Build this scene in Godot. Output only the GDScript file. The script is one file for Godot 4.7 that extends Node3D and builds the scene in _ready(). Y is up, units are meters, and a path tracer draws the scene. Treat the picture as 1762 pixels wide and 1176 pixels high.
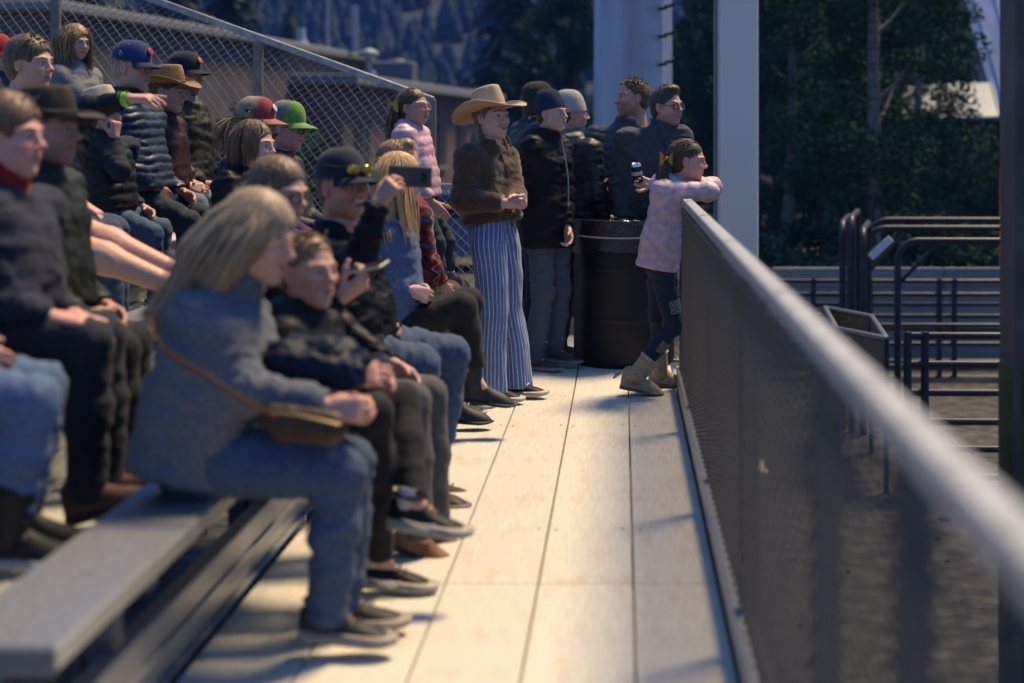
extends Node3D
# Bleacher walkway at an evening rodeo: spectators on the left, a chain-link guard fence on the right.

const F := 2700.0          # focal length in photograph pixels
const EYE := 1.41          # camera height above the walkway
const UP := Vector3.UP

var rng := RandomNumberGenerator.new()
var noise := FastNoiseLite.new()
var mats := {}
var tex := {}
var used := {}

func _ready():
	rng.seed = 7
	noise.seed = 3
	noise.noise_type = FastNoiseLite.TYPE_SIMPLEX_SMOOTH
	noise.frequency = 1.0
	noise.fractal_octaves = 2
	camera_and_light()
	make_textures()
	setting()
	background()
	arena()
	templates()
	people()
	belongings()

func camera_and_light():
	var cam := Camera3D.new()
	cam.name = "camera"
	cam.projection = Camera3D.PROJECTION_FRUSTUM
	cam.near = 0.1
	cam.far = 2000.0
	cam.size = 0.1 * 1176.0 / F
	cam.frustum_offset = Vector2((881.0 - 1070.0) / F, (232.0 - 588.0) / F) * 0.1
	cam.position = Vector3(0, EYE, 0)
	var ca := CameraAttributesPhysical.new()
	ca.frustum_near = 0.1
	ca.frustum_far = 2000.0
	ca.frustum_focal_length = 62.0
	ca.frustum_focus_distance = 8.7
	ca.exposure_aperture = 1.7
	cam.attributes = ca
	add_child(cam)
	cam.current = true
	var e := Environment.new()
	e.background_mode = Environment.BG_SKY
	var sm := ProceduralSkyMaterial.new()
	sm.sky_top_color = Color(0.27, 0.43, 0.65)
	sm.sky_horizon_color = Color(0.37, 0.51, 0.68)
	sm.ground_horizon_color = Color(0.12, 0.13, 0.15)
	sm.ground_bottom_color = Color(0.08, 0.08, 0.08)
	sm.sky_curve = 0.2
	sm.sun_angle_max = 1.0
	var sky := Sky.new()
	sky.sky_material = sm
	e.sky = sky
	e.background_energy_multiplier = 1.08
	e.tonemap_mode = Environment.TONE_MAPPER_LINEAR
	e.tonemap_exposure = 1.62
	e.sdfgi_enabled = true
	e.ssao_enabled = true
	e.ssil_enabled = true
	e.fog_enabled = true
	e.fog_density = 0.0005
	e.fog_light_color = Color(0.36, 0.58, 1.0)
	var we := WorldEnvironment.new()
	we.name = "environment"
	we.environment = e
	add_child(we)
	var sun := DirectionalLight3D.new()
	sun.name = "floodlight_sun"
	sun.light_energy = 1.34
	sun.light_color = Color(1.0, 0.885, 0.70)
	sun.light_angular_distance = 14.0
	sun.shadow_enabled = true
	sun.look_at_from_position(Vector3(0.34, 0.95, -0.37), Vector3.ZERO, UP)
	add_child(sun)

# ------------------------------------------------------------------ small helpers
func at(px: float, py: float, d: float) -> Vector3:   # a point of the place, from where it is seen and how far it is
	return Vector3((px - 1070.0) * d / F, EYE - (py - 232.0) * d / F, -d)

func L(r: float, g: float, b: float) -> Color:
	return Color(r, g, b)

func numbered(called: String) -> String:
	if not used.has(called):
		used[called] = 0
		return called
	used[called] += 1
	return "%s_%03d" % [called, used[called]]

func thing(called: String, label: String, category: String, where := Vector3.ZERO, group := "") -> Node3D:
	var o := Node3D.new()
	o.name = numbered(called)
	o.position = where
	o.set_meta("label", label)
	o.set_meta("category", category)
	if group:
		o.set_meta("group", group)
	add_child(o)
	return o

func tag(o: Node3D, label: String, category: String, group := ""):
	o.set_meta("label", label)
	o.set_meta("category", category)
	if group:
		o.set_meta("group", group)

func obj(called: String, m: Mesh, material: Material, parent: Node3D = null, where := Transform3D()) -> MeshInstance3D:
	var o := MeshInstance3D.new()
	o.name = numbered(called) if parent == null else called
	o.mesh = m
	o.material_override = material
	o.transform = where
	if parent == null:
		add_child(o)
	else:
		parent.add_child(o, true)
	return o

func struct(called: String, m: Mesh, material: Material, parent: Node3D = null) -> MeshInstance3D:
	var o := obj(called, m, material, parent)
	if parent == null:
		o.set_meta("kind", "structure")
	return o

# a mesh builder: vertices, colours, uvs and triangles; normals come from shared corners
class Mb:
	var v := PackedVector3Array()
	var c := PackedColorArray()
	var u := PackedVector2Array()
	var i := PackedInt32Array()
	var col := Color.WHITE

	func p(q: Vector3, uv := Vector2.ZERO) -> int:
		v.append(q)
		c.append(col)
		u.append(uv)
		return v.size() - 1

	func tri(a: int, b: int, d: int):
		i.append(a)
		i.append(b)
		i.append(d)

	func quad(a: int, b: int, d: int, e: int):   # corners counter-clockwise seen from outside
		tri(a, d, b)
		tri(a, e, d)

	func box(lo: Vector3, hi: Vector3, t := Transform3D()):
		var q := []
		for k in 8:
			q.append(t * Vector3(hi.x if k & 1 else lo.x, hi.y if k & 2 else lo.y, hi.z if k & 4 else lo.z))
		for f in [[4, 5, 7, 6], [1, 0, 2, 3], [5, 1, 3, 7], [0, 4, 6, 2], [6, 7, 3, 2], [0, 1, 5, 4]]:
			quad(p(q[f[0]], Vector2(0, 0)), p(q[f[1]], Vector2(1, 0)), p(q[f[2]], Vector2(1, 1)), p(q[f[3]], Vector2(0, 1)))

	func soft_box(lo: Vector3, hi: Vector3, r: float, t := Transform3D()):   # a box with chamfered edges
		var ce := (lo + hi) / 2
		var h := (hi - lo) / 2
		r = minf(r, minf(h.x, minf(h.y, h.z)) * 0.9)
		var f := {}
		for ax in 3:
			for sg in [-1, 1]:
				var q := []
				var n := Vector3.ZERO
				n[ax] = sg
				var b := (ax + 1) % 3
				var d := (ax + 2) % 3
				for k in [[-1, -1], [1, -1], [1, 1], [-1, 1]]:
					var w := Vector3.ZERO
					w[ax] = sg * h[ax]
					w[b] = k[0] * (h[b] - r)
					w[d] = k[1] * (h[d] - r)
					q.append(p(t * (ce + w)))
					f[[ax, sg, k[0], k[1]]] = q[-1]
				if sg > 0:
					quad(q[0], q[1], q[2], q[3])
				else:
					quad(q[3], q[2], q[1], q[0])
		for ax in 3:   # bevels between face b and face d along ax
			var b := (ax + 1) % 3
			var d := (ax + 2) % 3
			for sb in [-1, 1]:
				for sd in [-1, 1]:
					# face b has local axes (d, ax); face d has local axes (ax, b)
					var b0: int = f[[b, sb, sd, -1]]
					var b1: int = f[[b, sb, sd, 1]]
					var d0: int = f[[d, sd, -1, sb]]
					var d1: int = f[[d, sd, 1, sb]]
					if sb * sd > 0:
						quad(p(v[b0]), p(v[d0]), p(v[d1]), p(v[b1]))
					else:
						quad(p(v[b1]), p(v[d1]), p(v[d0]), p(v[b0]))
		for sx in [-1, 1]:
			for sy in [-1, 1]:
				for sz in [-1, 1]:
					var a: int = p(v[f[[0, sx, sy, sz]]])
					var b: int = p(v[f[[1, sy, sz, sx]]])
					var d: int = p(v[f[[2, sz, sx, sy]]])
					if sx * sy * sz > 0:
						tri(a, d, b)
					else:
						tri(a, b, d)

	func tube(pts: Array, r: Array, n := 8, caps := true, squash := 1.0, ref := Vector3(0.123, 0.2, 0.97)):
		var m := pts.size()
		var first := v.size()
		var nrm := ref
		for k in m:
			var dir: Vector3 = (pts[mini(k + 1, m - 1)] - pts[maxi(k - 1, 0)])
			dir = dir.normalized() if dir.length() > 1e-7 else Vector3.UP
			nrm = nrm - dir * nrm.dot(dir)
			if nrm.length() < 1e-4:
				nrm = dir.cross(Vector3(0.3, 0.9, 0.2))
			nrm = nrm.normalized()
			var bi := dir.cross(nrm)
			var rad: float = r[mini(k, r.size() - 1)]
			for j in n:
				var w := TAU * j / n
				p(pts[k] + nrm * cos(w) * rad + bi * sin(w) * rad * squash, Vector2(float(j) / n, float(k) / maxi(m - 1, 1)))
		for k in m - 1:
			for j in n:
				var j2 := (j + 1) % n
				quad(first + k * n + j, first + k * n + j2, first + (k + 1) * n + j2, first + (k + 1) * n + j)
		if caps:
			var a := p(pts[0])
			var b := p(pts[-1])
			for j in n:
				var j2 := (j + 1) % n
				tri(a, first + j, first + j2)
				tri(b, first + (m - 1) * n + j2, first + (m - 1) * n + j)

	func grid(rows: Array, closed := false):   # rows of points; front where rows go up and points run counter-clockwise
		var n: int = rows[0].size()
		var first := v.size()
		for a in rows.size():
			for b in n:
				p(rows[a][b], Vector2(float(b) / (n if closed else n - 1), float(a) / maxi(rows.size() - 1, 1)))
		for a in rows.size() - 1:
			for b in (n if closed else n - 1):
				var b2 := (b + 1) % n
				quad(first + a * n + b, first + a * n + b2, first + (a + 1) * n + b2, first + (a + 1) * n + b)

	func lathe(prof: Array, n := 24, t := Transform3D()):   # (radius, height) from bottom to top
		var rows := []
		for q in prof:
			var row := []
			for j in n:
				var w := -TAU * j / n
				row.append(t * Vector3(cos(w) * q.x, q.y, sin(w) * q.x))
			rows.append(row)
		grid(rows, true)

	func plate(poly: PackedVector2Array, th: float, t := Transform3D()):   # an outline in x y, th thick in z
		var idx := Geometry2D.triangulate_polygon(poly)
		if idx.is_empty():
			return
		var fr := []
		var bk := []
		for q in poly:
			fr.append(p(t * Vector3(q.x, q.y, th / 2), q))
			bk.append(p(t * Vector3(q.x, q.y, -th / 2), q))
		var ccw := not Geometry2D.is_polygon_clockwise(poly)
		for k in range(0, idx.size(), 3):
			var a := idx[k]
			var b := idx[k + 1]
			var d := idx[k + 2]
			var area := (poly[b] - poly[a]).cross(poly[d] - poly[a])
			if area < 0:
				var s := b
				b = d
				d = s
			tri(fr[a], fr[d], fr[b])
			tri(bk[a], bk[b], bk[d])
		for k in poly.size():
			var k2 := (k + 1) % poly.size()
			var a := p(t * Vector3(poly[k].x, poly[k].y, th / 2))
			var b := p(t * Vector3(poly[k2].x, poly[k2].y, th / 2))
			var d := p(t * Vector3(poly[k2].x, poly[k2].y, -th / 2))
			var e := p(t * Vector3(poly[k].x, poly[k].y, -th / 2))
			if ccw:
				quad(b, a, e, d)
			else:
				quad(a, b, d, e)

	func ball(ce: Vector3, r: Vector3, n := 12):
		var rows := []
		for a in n / 2 + 1:
			var h := -PI / 2 + PI * a / (n / 2)
			var row := []
			for j in n:
				var w := -TAU * j / n
				row.append(ce + Vector3(cos(w) * cos(h) * r.x, sin(h) * r.y, sin(w) * cos(h) * r.z))
			rows.append(row)
		grid(rows, true)

	func add(o: Mb, t := Transform3D()):
		var first := v.size()
		for k in o.v.size():
			v.append(t * o.v[k])
		c.append_array(o.c)
		u.append_array(o.u)
		var flip := t.basis.determinant() < 0
		for k in range(0, o.i.size(), 3):
			i.append(first + o.i[k])
			i.append(first + o.i[k + (2 if flip else 1)])
			i.append(first + o.i[k + (1 if flip else 2)])

	func mesh() -> ArrayMesh:
		var n := PackedVector3Array()
		n.resize(v.size())
		for k in range(0, i.size(), 3):
			var a := i[k]
			var b := i[k + 1]
			var d := i[k + 2]
			var w := (v[d] - v[a]).cross(v[b] - v[a])
			n[a] += w
			n[b] += w
			n[d] += w
		for k in n.size():
			n[k] = n[k].normalized()
		var arr := []
		arr.resize(Mesh.ARRAY_MAX)
		arr[Mesh.ARRAY_VERTEX] = v
		arr[Mesh.ARRAY_NORMAL] = n
		arr[Mesh.ARRAY_COLOR] = c
		arr[Mesh.ARRAY_TEX_UV] = u
		arr[Mesh.ARRAY_INDEX] = i
		var m := ArrayMesh.new()
		m.add_surface_from_arrays(Mesh.PRIMITIVE_TRIANGLES, arr)
		return m

# ------------------------------------------------------------------ textures and materials
func grey(n: int, f: Callable) -> ImageTexture:
	var im := Image.create(n, n, false, Image.FORMAT_RGB8)
	for y in n:
		for x in n:
			var g: float = clampf(f.call(x, y), 0.0, 1.0)
			im.set_pixel(x, y, Color(g, g, g))
	return ImageTexture.create_from_image(im)

func noise_image(n: int, freq: float, oct: int, lo: float, hi: float, sd: int, stretch := 1, kind := FastNoiseLite.TYPE_SIMPLEX_SMOOTH) -> Image:
	var z := FastNoiseLite.new()
	z.seed = sd
	z.noise_type = kind
	z.frequency = freq
	z.fractal_octaves = oct
	var im := z.get_seamless_image(n, n)
	if stretch > 1:
		im.resize(n, n / stretch)
		var big := Image.create(n, n, false, im.get_format())
		for k in stretch:
			big.blit_rect(im, Rect2i(0, 0, n, n / stretch), Vector2i(0, k * n / stretch))
		im = big
	im.convert(Image.FORMAT_RGB8)
	for y in n:
		for x in n:
			var g := lerpf(lo, hi, im.get_pixel(x, y).r)
			im.set_pixel(x, y, Color(g, g, g))
	return im

func make_textures():
	tex.blotch = ImageTexture.create_from_image(noise_image(256, 0.012, 4, 0.72, 1.0, 11))
	tex.grain = ImageTexture.create_from_image(noise_image(256, 0.11, 3, 0.0, 1.0, 12))
	tex.crease = ImageTexture.create_from_image(noise_image(256, 0.022, 3, 0.0, 1.0, 13))
	tex.curl = ImageTexture.create_from_image(noise_image(256, 0.05, 2, 0.0, 1.0, 14, 1, FastNoiseLite.TYPE_CELLULAR))
	tex.dirt = ImageTexture.create_from_image(noise_image(512, 0.02, 5, 0.45, 1.0, 15))
	tex.brushed = ImageTexture.create_from_image(noise_image(256, 0.03, 3, 0.80, 1.0, 16, 8))
	var wob := noise_image(256, 0.03, 3, 0.0, 1.0, 17)
	# worn plank: long faint streaks, scuffs and a few dirty blotches
	var streak := noise_image(512, 0.02, 4, 0.0, 1.0, 31, 16)
	var dirt := noise_image(512, 0.012, 4, 0.0, 1.0, 32)
	var fine := noise_image(512, 0.09, 2, 0.0, 1.0, 33, 4)
	var dk := Image.create(512, 512, false, Image.FORMAT_RGB8)
	for y in 512:
		for x in 512:
			var g := 0.95 + 0.14 * (streak.get_pixel(y, x).r - 0.5) + 0.06 * (fine.get_pixel(y, x).r - 0.5)
			var m := smoothstep(0.58, 0.80, dirt.get_pixel(x, y).r)
			g -= 0.012 * m
			dk.set_pixel(x, y, Color(g, g * (1.0 - 0.03 * m), g * (0.99 - 0.05 * m)))
	tex.deck = ImageTexture.create_from_image(dk)
	tex.denim = grey(256, func(x, y): return 0.55 + 0.25 * sin((x + y) * TAU / 8.0) + 0.3 * (wob.get_pixel(x, y).r - 0.5))
	tex.denim_tone = grey(256, func(x, y): return 0.70 + 0.20 * wob.get_pixel(x, y).r + 0.10 * wob.get_pixel((x * 3) % 256, y).r)
	tex.knit = grey(256, func(x, y): return 0.5 + 0.4 * sin(x * TAU / 16.0) + 0.2 * absf(sin(y * TAU / 16.0)))
	tex.fleece = grey(256, func(x, y): return 0.45 + 0.55 * pow(wob.get_pixel((x * 2 + y) % 256, (y * 3) % 256).r, 1.2) - 0.2 * wob.get_pixel(x, y).r)
	tex.straw = grey(128, func(x, y): return 0.78 + 0.22 * (0.5 + 0.5 * sin(x * TAU / 8.0)) * (0.5 + 0.5 * sin(y * TAU / 8.0)))
	var st := Image.create(256, 256, false, Image.FORMAT_RGB8)
	for y in 256:
		for x in 256:
			var w := 0.9 + 0.25 * (wob.get_pixel(x, y).r - 0.5)
			var tw := 0.06 * sin((x + y) * TAU / 6.0)
			var on := absf(fposmod(x + 64.0, 128.0) - 64.0) < 14.0
			st.set_pixel(x, y, Color(0.76, 0.80, 0.86) * w if on else Color(0.37 + tw, 0.47 + tw, 0.66 + tw) * w)
	tex.stripe = ImageTexture.create_from_image(st)
	var az := Image.create(256, 256, false, Image.FORMAT_RGB8)
	for y in 256:
		for x in 256:
			var a := fposmod(x + 40.0 * absf(fposmod(y / 32.0, 2.0) - 1.0), 128.0)
			var c := Color(0.42, 0.05, 0.06)
			if a < 22.0:
				c = Color(0.05, 0.06, 0.13)
			elif a < 32.0:
				c = Color(0.80, 0.55, 0.50)
			elif a > 92.0 and fposmod(y, 64.0) < 22.0:
				c = Color(0.10, 0.30, 0.55) if fposmod(y, 128.0) < 64.0 else Color(0.03, 0.03, 0.05)
			az.set_pixel(x, y, c * (0.85 + 0.25 * wob.get_pixel(x, y).r))
	tex.zigzag = ImageTexture.create_from_image(az)

func mat(c: Color, rough := 0.8, o := {}) -> StandardMaterial3D:   # c is a linear base colour
	var key := str(c) + str(rough) + str(o.hash())
	if mats.has(key):
		return mats[key]
	var m := StandardMaterial3D.new()
	m.albedo_color = c.linear_to_srgb()
	m.roughness = rough
	m.metallic = o.get("metal", 0.0)
	m.metallic_specular = o.get("spec", 0.4)
	if o.get("vc", false):
		m.vertex_color_use_as_albedo = true
	var tone: String = o.get("tone", "")
	var bump: String = o.get("bump", "")
	if tone:
		m.albedo_texture = tex[tone]
	if bump:
		m.heightmap_enabled = true
		m.heightmap_texture = tex[bump]
		m.heightmap_scale = o.get("high", 0.1)
	if (tone or bump) and not o.get("uv", false):
		m.uv1_triplanar = true
		m.uv1_world_triplanar = o.get("world", false)
		m.uv1_scale = o.get("scale", Vector3.ONE * 6.0)
	elif o.has("scale"):
		m.uv1_scale = o.scale
	if o.get("rim", 0.0) > 0.0:
		m.rim_enabled = true
		m.rim = o.rim
		m.rim_tint = 0.6
	if o.has("coat"):
		m.clearcoat_enabled = true
		m.clearcoat = o.coat
		m.clearcoat_roughness = 0.2
	if o.has("sss"):
		m.subsurf_scatter_enabled = true
		m.subsurf_scatter_strength = o.sss
	if o.has("back"):
		m.backlight_enabled = true
		m.backlight = o.back
	mats[key] = m
	return m

# ------------------------------------------------------------------ the stand
const GROUND := -1.15
const RUN := 0.70
const RISE := 0.25

func alu() -> StandardMaterial3D:
	return mat(L(0.46, 0.47, 0.48), 0.42, {"metal": 0.7, "tone": "brushed", "bump": "brushed", "high": 0.03, "scale": Vector3(5, 5, 0.6)})

func board(called: String, lo: Vector3, hi: Vector3, m: Material, parent: Node3D, r := 0.004, ribs := 0):
	var b := Mb.new()
	b.soft_box(lo, hi, r)
	if ribs > 0:   # raised ribs that run along the plank
		for k in ribs:
			var x := lerpf(lo.x, hi.x, (k + 0.5) / ribs)
			b.box(Vector3(x - 0.0045, hi.y - 0.001, lo.z + 0.003), Vector3(x + 0.0045, hi.y + 0.0007, hi.z - 0.003))
	return obj(called, b.mesh(), m, parent)

func setting():
	# ground: one sheet to the horizon, gently uneven near the stand
	var g := Mb.new()
	var rows := []
	var zs := []
	for k in 60:
		zs.append(4.0 - pow(k / 59.0, 3.0) * 900.0 - k * 0.35)
	var xs := []
	for k in 61:
		var t := (k - 30) / 30.0
		xs.append(signf(t) * pow(absf(t), 3.0) * 700.0 + t * 12.0)
	for z in zs:
		var row := []
		for x in xs:
			row.append(Vector3(x, GROUND + 0.03 * noise.get_noise_2d(x * 1.3, z * 1.3), z))
		rows.append(row)
	g.grid(rows)
	struct("ground", g.mesh(), mat(L(0.112, 0.106, 0.10), 0.95, {"tone": "dirt", "bump": "dirt", "high": 2.5, "scale": Vector3.ONE * 0.45, "world": true}))
	var clod := Mb.new()
	for k in 550:
		var p := Vector3(rng.randf_range(0.4, 5.5), GROUND + 0.005, -rng.randf_range(2.0, 14.0))
		var s := rng.randf_range(0.004, 0.02) * (1.0 if rng.randf() < 0.9 else 1.7)
		clod.ball(p, Vector3(s * rng.randf_range(0.8, 1.6), s * 0.7, s), 6)
	for k in 300:
		var p := Vector3(rng.randf_range(-2.6, -0.9), GROUND + 0.005, -rng.randf_range(2.4, 6.0))
		var s := rng.randf_range(0.008, 0.03)
		clod.ball(p, Vector3(s * rng.randf_range(0.8, 1.6), s * 0.7, s), 6)
	var cl := struct("dirt_clods", clod.mesh(), mat(L(0.085, 0.072, 0.06), 0.95, {"tone": "dirt", "scale": Vector3.ONE * 5.0}))
	cl.set_meta("kind", "stuff")
	# walkway of aluminium planks
	var deck := Node3D.new()
	deck.name = "walkway"
	deck.set_meta("kind", "structure")
	add_child(deck)
	var lines := [-1.15, -0.85, -0.556, -0.263, 0.036, 0.30]
	var tones := [L(0.56, 0.54, 0.50), L(0.60, 0.57, 0.52), L(0.585, 0.555, 0.505), L(0.61, 0.58, 0.52), L(0.57, 0.53, 0.465)]
	for k in 5:
		for seg in [[-1.0, -4.92], [-4.924, -11.05]]:
			var m := mat(tones[k] * (1.0 if seg[0] > -2 else 0.97), 0.62, {"metal": 0.05, "tone": "deck", "scale": Vector3(0.85, 0.85, 0.42), "world": true})
			board("plank", Vector3(lines[k] + 0.003, -0.045, seg[1]), Vector3(lines[k + 1] - 0.003, 0.0, seg[0]), m, deck, 0.003, 0)
	var sc := Mb.new()
	for z in [-1.6, -3.6, -5.6, -7.6, -9.6]:
		for k in 5:
			for q in [0.05, -0.05]:
				var x: float = lines[k] + 0.03 if q > 0 else lines[k + 1] - 0.03
				sc.lathe([Vector2(0.0075, 0.0005), Vector2(0.0065, 0.0026), Vector2(0.0, 0.0034)], 8, Transform3D(Basis(), Vector3(x, 0, z + 0.012 * q / 0.05)))
	var scm := obj("screw", sc.mesh(), mat(L(0.25, 0.25, 0.26), 0.4, {"metal": 0.7}), deck)
	scm.set_meta("kind", "stuff")
	var steel := mat(L(0.16, 0.165, 0.18), 0.6, {"metal": 0.4, "tone": "blotch", "scale": Vector3.ONE * 2.0})
	for z in [-1.6, -3.6, -5.6, -7.6, -9.6, -10.9]:
		board("joist", Vector3(-1.2, -0.20, z - 0.04), Vector3(0.32, -0.05, z + 0.04), steel, deck)
		for x in [-1.1, 0.22]:
			board("deck_leg", Vector3(x - 0.04, GROUND, z - 0.035), Vector3(x + 0.04, -0.21, z + 0.035), steel, deck)
	board("toe_board", Vector3(0.306, -0.05, -8.8), Vector3(0.318, 0.105, -1.2), alu(), deck)
	board("toe_board_cap", Vector3(0.304, 0.107, -8.8), Vector3(0.336, 0.113, -1.2), alu(), deck, 0.002)
	board("toe_board", Vector3(-1.14, 0.004, -11.04), Vector3(0.30, 0.14, -11.02), mat(L(0.42, 0.36, 0.28), 0.7, {"tone": "brushed", "scale": Vector3(0.6, 4, 4)}), deck)

	# bleacher rows
	for k in 5:
		var x1 := -1.085 - RUN * k
		var y := 0.43 + RISE * k
		var zn := -3.0 if k == 0 else -2.5
		var name_ := ["first", "second", "third", "fourth", "top"][k] as String
		var bn := thing("bleacher_bench", "long aluminium bench plank of the %s bleacher row" % name_, "bench", Vector3.ZERO, "bleacher benches")
		var sb := Mb.new()
		sb.soft_box(Vector3(x1 - 0.25, y - 0.012, -10.6), Vector3(x1, y, zn), 0.004)
		for q in 9:
			var rx := x1 - 0.25 + 0.25 * (q + 0.5) / 9
			sb.box(Vector3(rx - 0.008, y - 0.001, -10.59), Vector3(rx + 0.008, y + (0.0022 if q != 4 else -0.0005), zn - 0.004))
		obj("seat_plank", sb.mesh(), mat(L(0.44, 0.46, 0.50), 0.40, {"metal": 0.75, "tone": "brushed", "bump": "brushed", "high": 0.03, "scale": Vector3(5, 5, 0.6)}), bn)
		var lip := Mb.new()
		lip.soft_box(Vector3(x1 - 0.004, y - 0.05, -10.6), Vector3(x1 + 0.003, y - 0.004, zn), 0.003)
		lip.soft_box(Vector3(x1 - 0.253, y - 0.05, -10.6), Vector3(x1 - 0.246, y - 0.004, zn), 0.003)
		lip.soft_box(Vector3(x1 - 0.02, y - 0.052, -10.6), Vector3(x1 - 0.002, y - 0.046, zn), 0.002)
		obj("seat_lip", lip.mesh(), alu(), bn)
		var cap := Mb.new()
		cap.soft_box(Vector3(x1 - 0.252, y - 0.058, zn), Vector3(x1 + 0.004, y + 0.001, zn + 0.012), 0.005)
		obj("end_cap", cap.mesh(), mat(L(0.12, 0.125, 0.14), 0.6), bn)
		for z in [-3.7, -5.3, -6.9, -8.5, -10.1]:
			var br := Mb.new()
			br.soft_box(Vector3(x1 - 0.17, y - 0.36, z - 0.03), Vector3(x1 - 0.10, y - 0.056, z + 0.03), 0.004)
			br.soft_box(Vector3(x1 - 0.23, y - 0.09, z - 0.032), Vector3(x1 - 0.02, y - 0.054, z + 0.032), 0.004)
			obj("bracket", br.mesh(), steel, bn)
		# riser below the bench and, from the second row up, the footboards before it
		var rs := thing("bleacher_step", "aluminium riser and footboards below the %s bleacher bench" % name_, "bleacher step", Vector3.ZERO, "bleacher steps")
		var rb := Mb.new()
		var ry := RISE * k
		rb.soft_box(Vector3(x1 - 0.097, ry + 0.02, -10.6), Vector3(x1 - 0.087, ry + 0.186, -1.9), 0.003)
		rb.soft_box(Vector3(x1 - 0.135, ry + 0.187, -10.6), Vector3(x1 - 0.085, ry + 0.194, -1.9), 0.002)
		rb.soft_box(Vector3(x1 - 0.086, ry + 0.085, -10.6), Vector3(x1 - 0.078, ry + 0.11, -1.9), 0.002)
		rb.soft_box(Vector3(x1 - 0.086, ry + 0.02, -10.6), Vector3(x1 - 0.066, ry + 0.026, -1.9), 0.002)
		obj("riser", rb.mesh(), alu(), rs)
		if k > 0:
			var fx := -1.36 - RUN * (k - 1)
			board("plank", Vector3(fx - 0.248, ry - 0.045, -10.6), Vector3(fx, ry, -2.3), mat(L(0.55, 0.54, 0.52), 0.55, {"metal": 0.2, "tone": "deck", "scale": Vector3(0.9, 0.9, 0.4)}), rs, 0.003, 10)
			board("plank", Vector3(fx - 0.50, ry - 0.045, -10.6), Vector3(fx - 0.254, ry, -2.3), mat(L(0.53, 0.52, 0.50), 0.55, {"metal": 0.2, "tone": "deck", "scale": Vector3(0.9, 0.9, 0.4)}), rs, 0.003, 10)
		for z in [-3.7, -5.3, -6.9, -8.5, -10.1]:
			var lg := Mb.new()
			lg.soft_box(Vector3(x1 - 0.24, GROUND, z - 0.03), Vector3(x1 - 0.18, ry + 0.18 if k == 0 else ry - 0.05, z + 0.03), 0.004)
			obj("leg", lg.mesh(), steel, rs)

	guard_fence()
	end_fence()
	columns()

func rail_mat() -> StandardMaterial3D:
	return mat(L(0.47, 0.48, 0.51), 0.5, {"metal": 0.3, "tone": "blotch", "bump": "grain", "high": 0.03, "scale": Vector3.ONE * 4.0})

func wire_mat() -> StandardMaterial3D:
	return mat(L(0.30, 0.31, 0.33), 0.5, {"metal": 0.5})

func guard_fence():
	var f := thing("guard_fence", "long chain-link guard fence with square top rail beside the walkway", "fence", Vector3.ZERO)
	var r := Mb.new()
	r.soft_box(Vector3(0.324, 1.026, -8.78), Vector3(0.374, 1.068, -0.75), 0.004)
	obj("top_rail", r.mesh(), rail_mat(), f)
	r = Mb.new()
	r.soft_box(Vector3(0.332, 0.06, -8.76), Vector3(0.366, 0.094, -0.75), 0.005)
	obj("bottom_rail", r.mesh(), rail_mat(), f)
	for d in [1.9, 2.7, 4.3, 5.9, 7.5, 8.74]:
		r = Mb.new()
		r.soft_box(Vector3(0.332, -0.4, -d - 0.024), Vector3(0.376, 1.025, -d + 0.024), 0.005)
		obj("post", r.mesh(), mat(L(0.13, 0.14, 0.16), 0.55, {"metal": 0.4, "tone": "blotch", "scale": Vector3.ONE * 4.0}), f)
	for d in [2.2, 3.4, 5.0, 6.6, 8.0]:   # wire ties over the rail
		r = Mb.new()
		var ring := []
		for q in 13:
			var w := TAU * q / 12
			ring.append(Vector3(0.349 + cos(w) * 0.034, 1.043 + sin(w) * 0.032, -d + 0.002 * q))
		r.tube(ring, [0.0018], 5)
		obj("wire_tie", r.mesh(), wire_mat(), f)
	var w := Mb.new()
	var pitch := 0.044
	var z := -0.8
	var k := 0
	while z > -8.75:
		var pts := []
		var n := 36
		for q in n + 1:
			var side := 1.0 if (q + k) % 2 == 0 else -1.0
			pts.append(Vector3(0.325 + side * 0.0035, 0.09 + 0.93 * q / n, z + side * pitch / 2))
		w.tube(pts, [0.0034], 4, false)
		z -= pitch
		k += 1
	var cm := obj("chain_link", w.mesh(), mat(L(0.12, 0.115, 0.105), 0.55, {"metal": 0.3}), f)
	cm.set_meta("kind", "stuff")

func clip_wire(w: Mb, p: Vector2, dir: Vector2, poly: PackedVector2Array, z: float, r: float):
	var line := PackedVector2Array([p - dir * 12.0, p + dir * 12.0])
	for part in Geometry2D.intersect_polyline_with_polygon(line, poly):
		var a: Vector2 = part[0]
		var b: Vector2 = part[part.size() - 1]
		var n := maxi(1, int((b - a).length() / 0.12))
		var pts := []
		for k in n + 1:
			var q := a.lerp(b, float(k) / n)
			pts.append(Vector3(q.x + 0.004 * noise.get_noise_2d(q.x * 3, q.y * 3), q.y, z + (0.003 if k % 2 else -0.003)))
		w.tube(pts, [r], 4, false)

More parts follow.
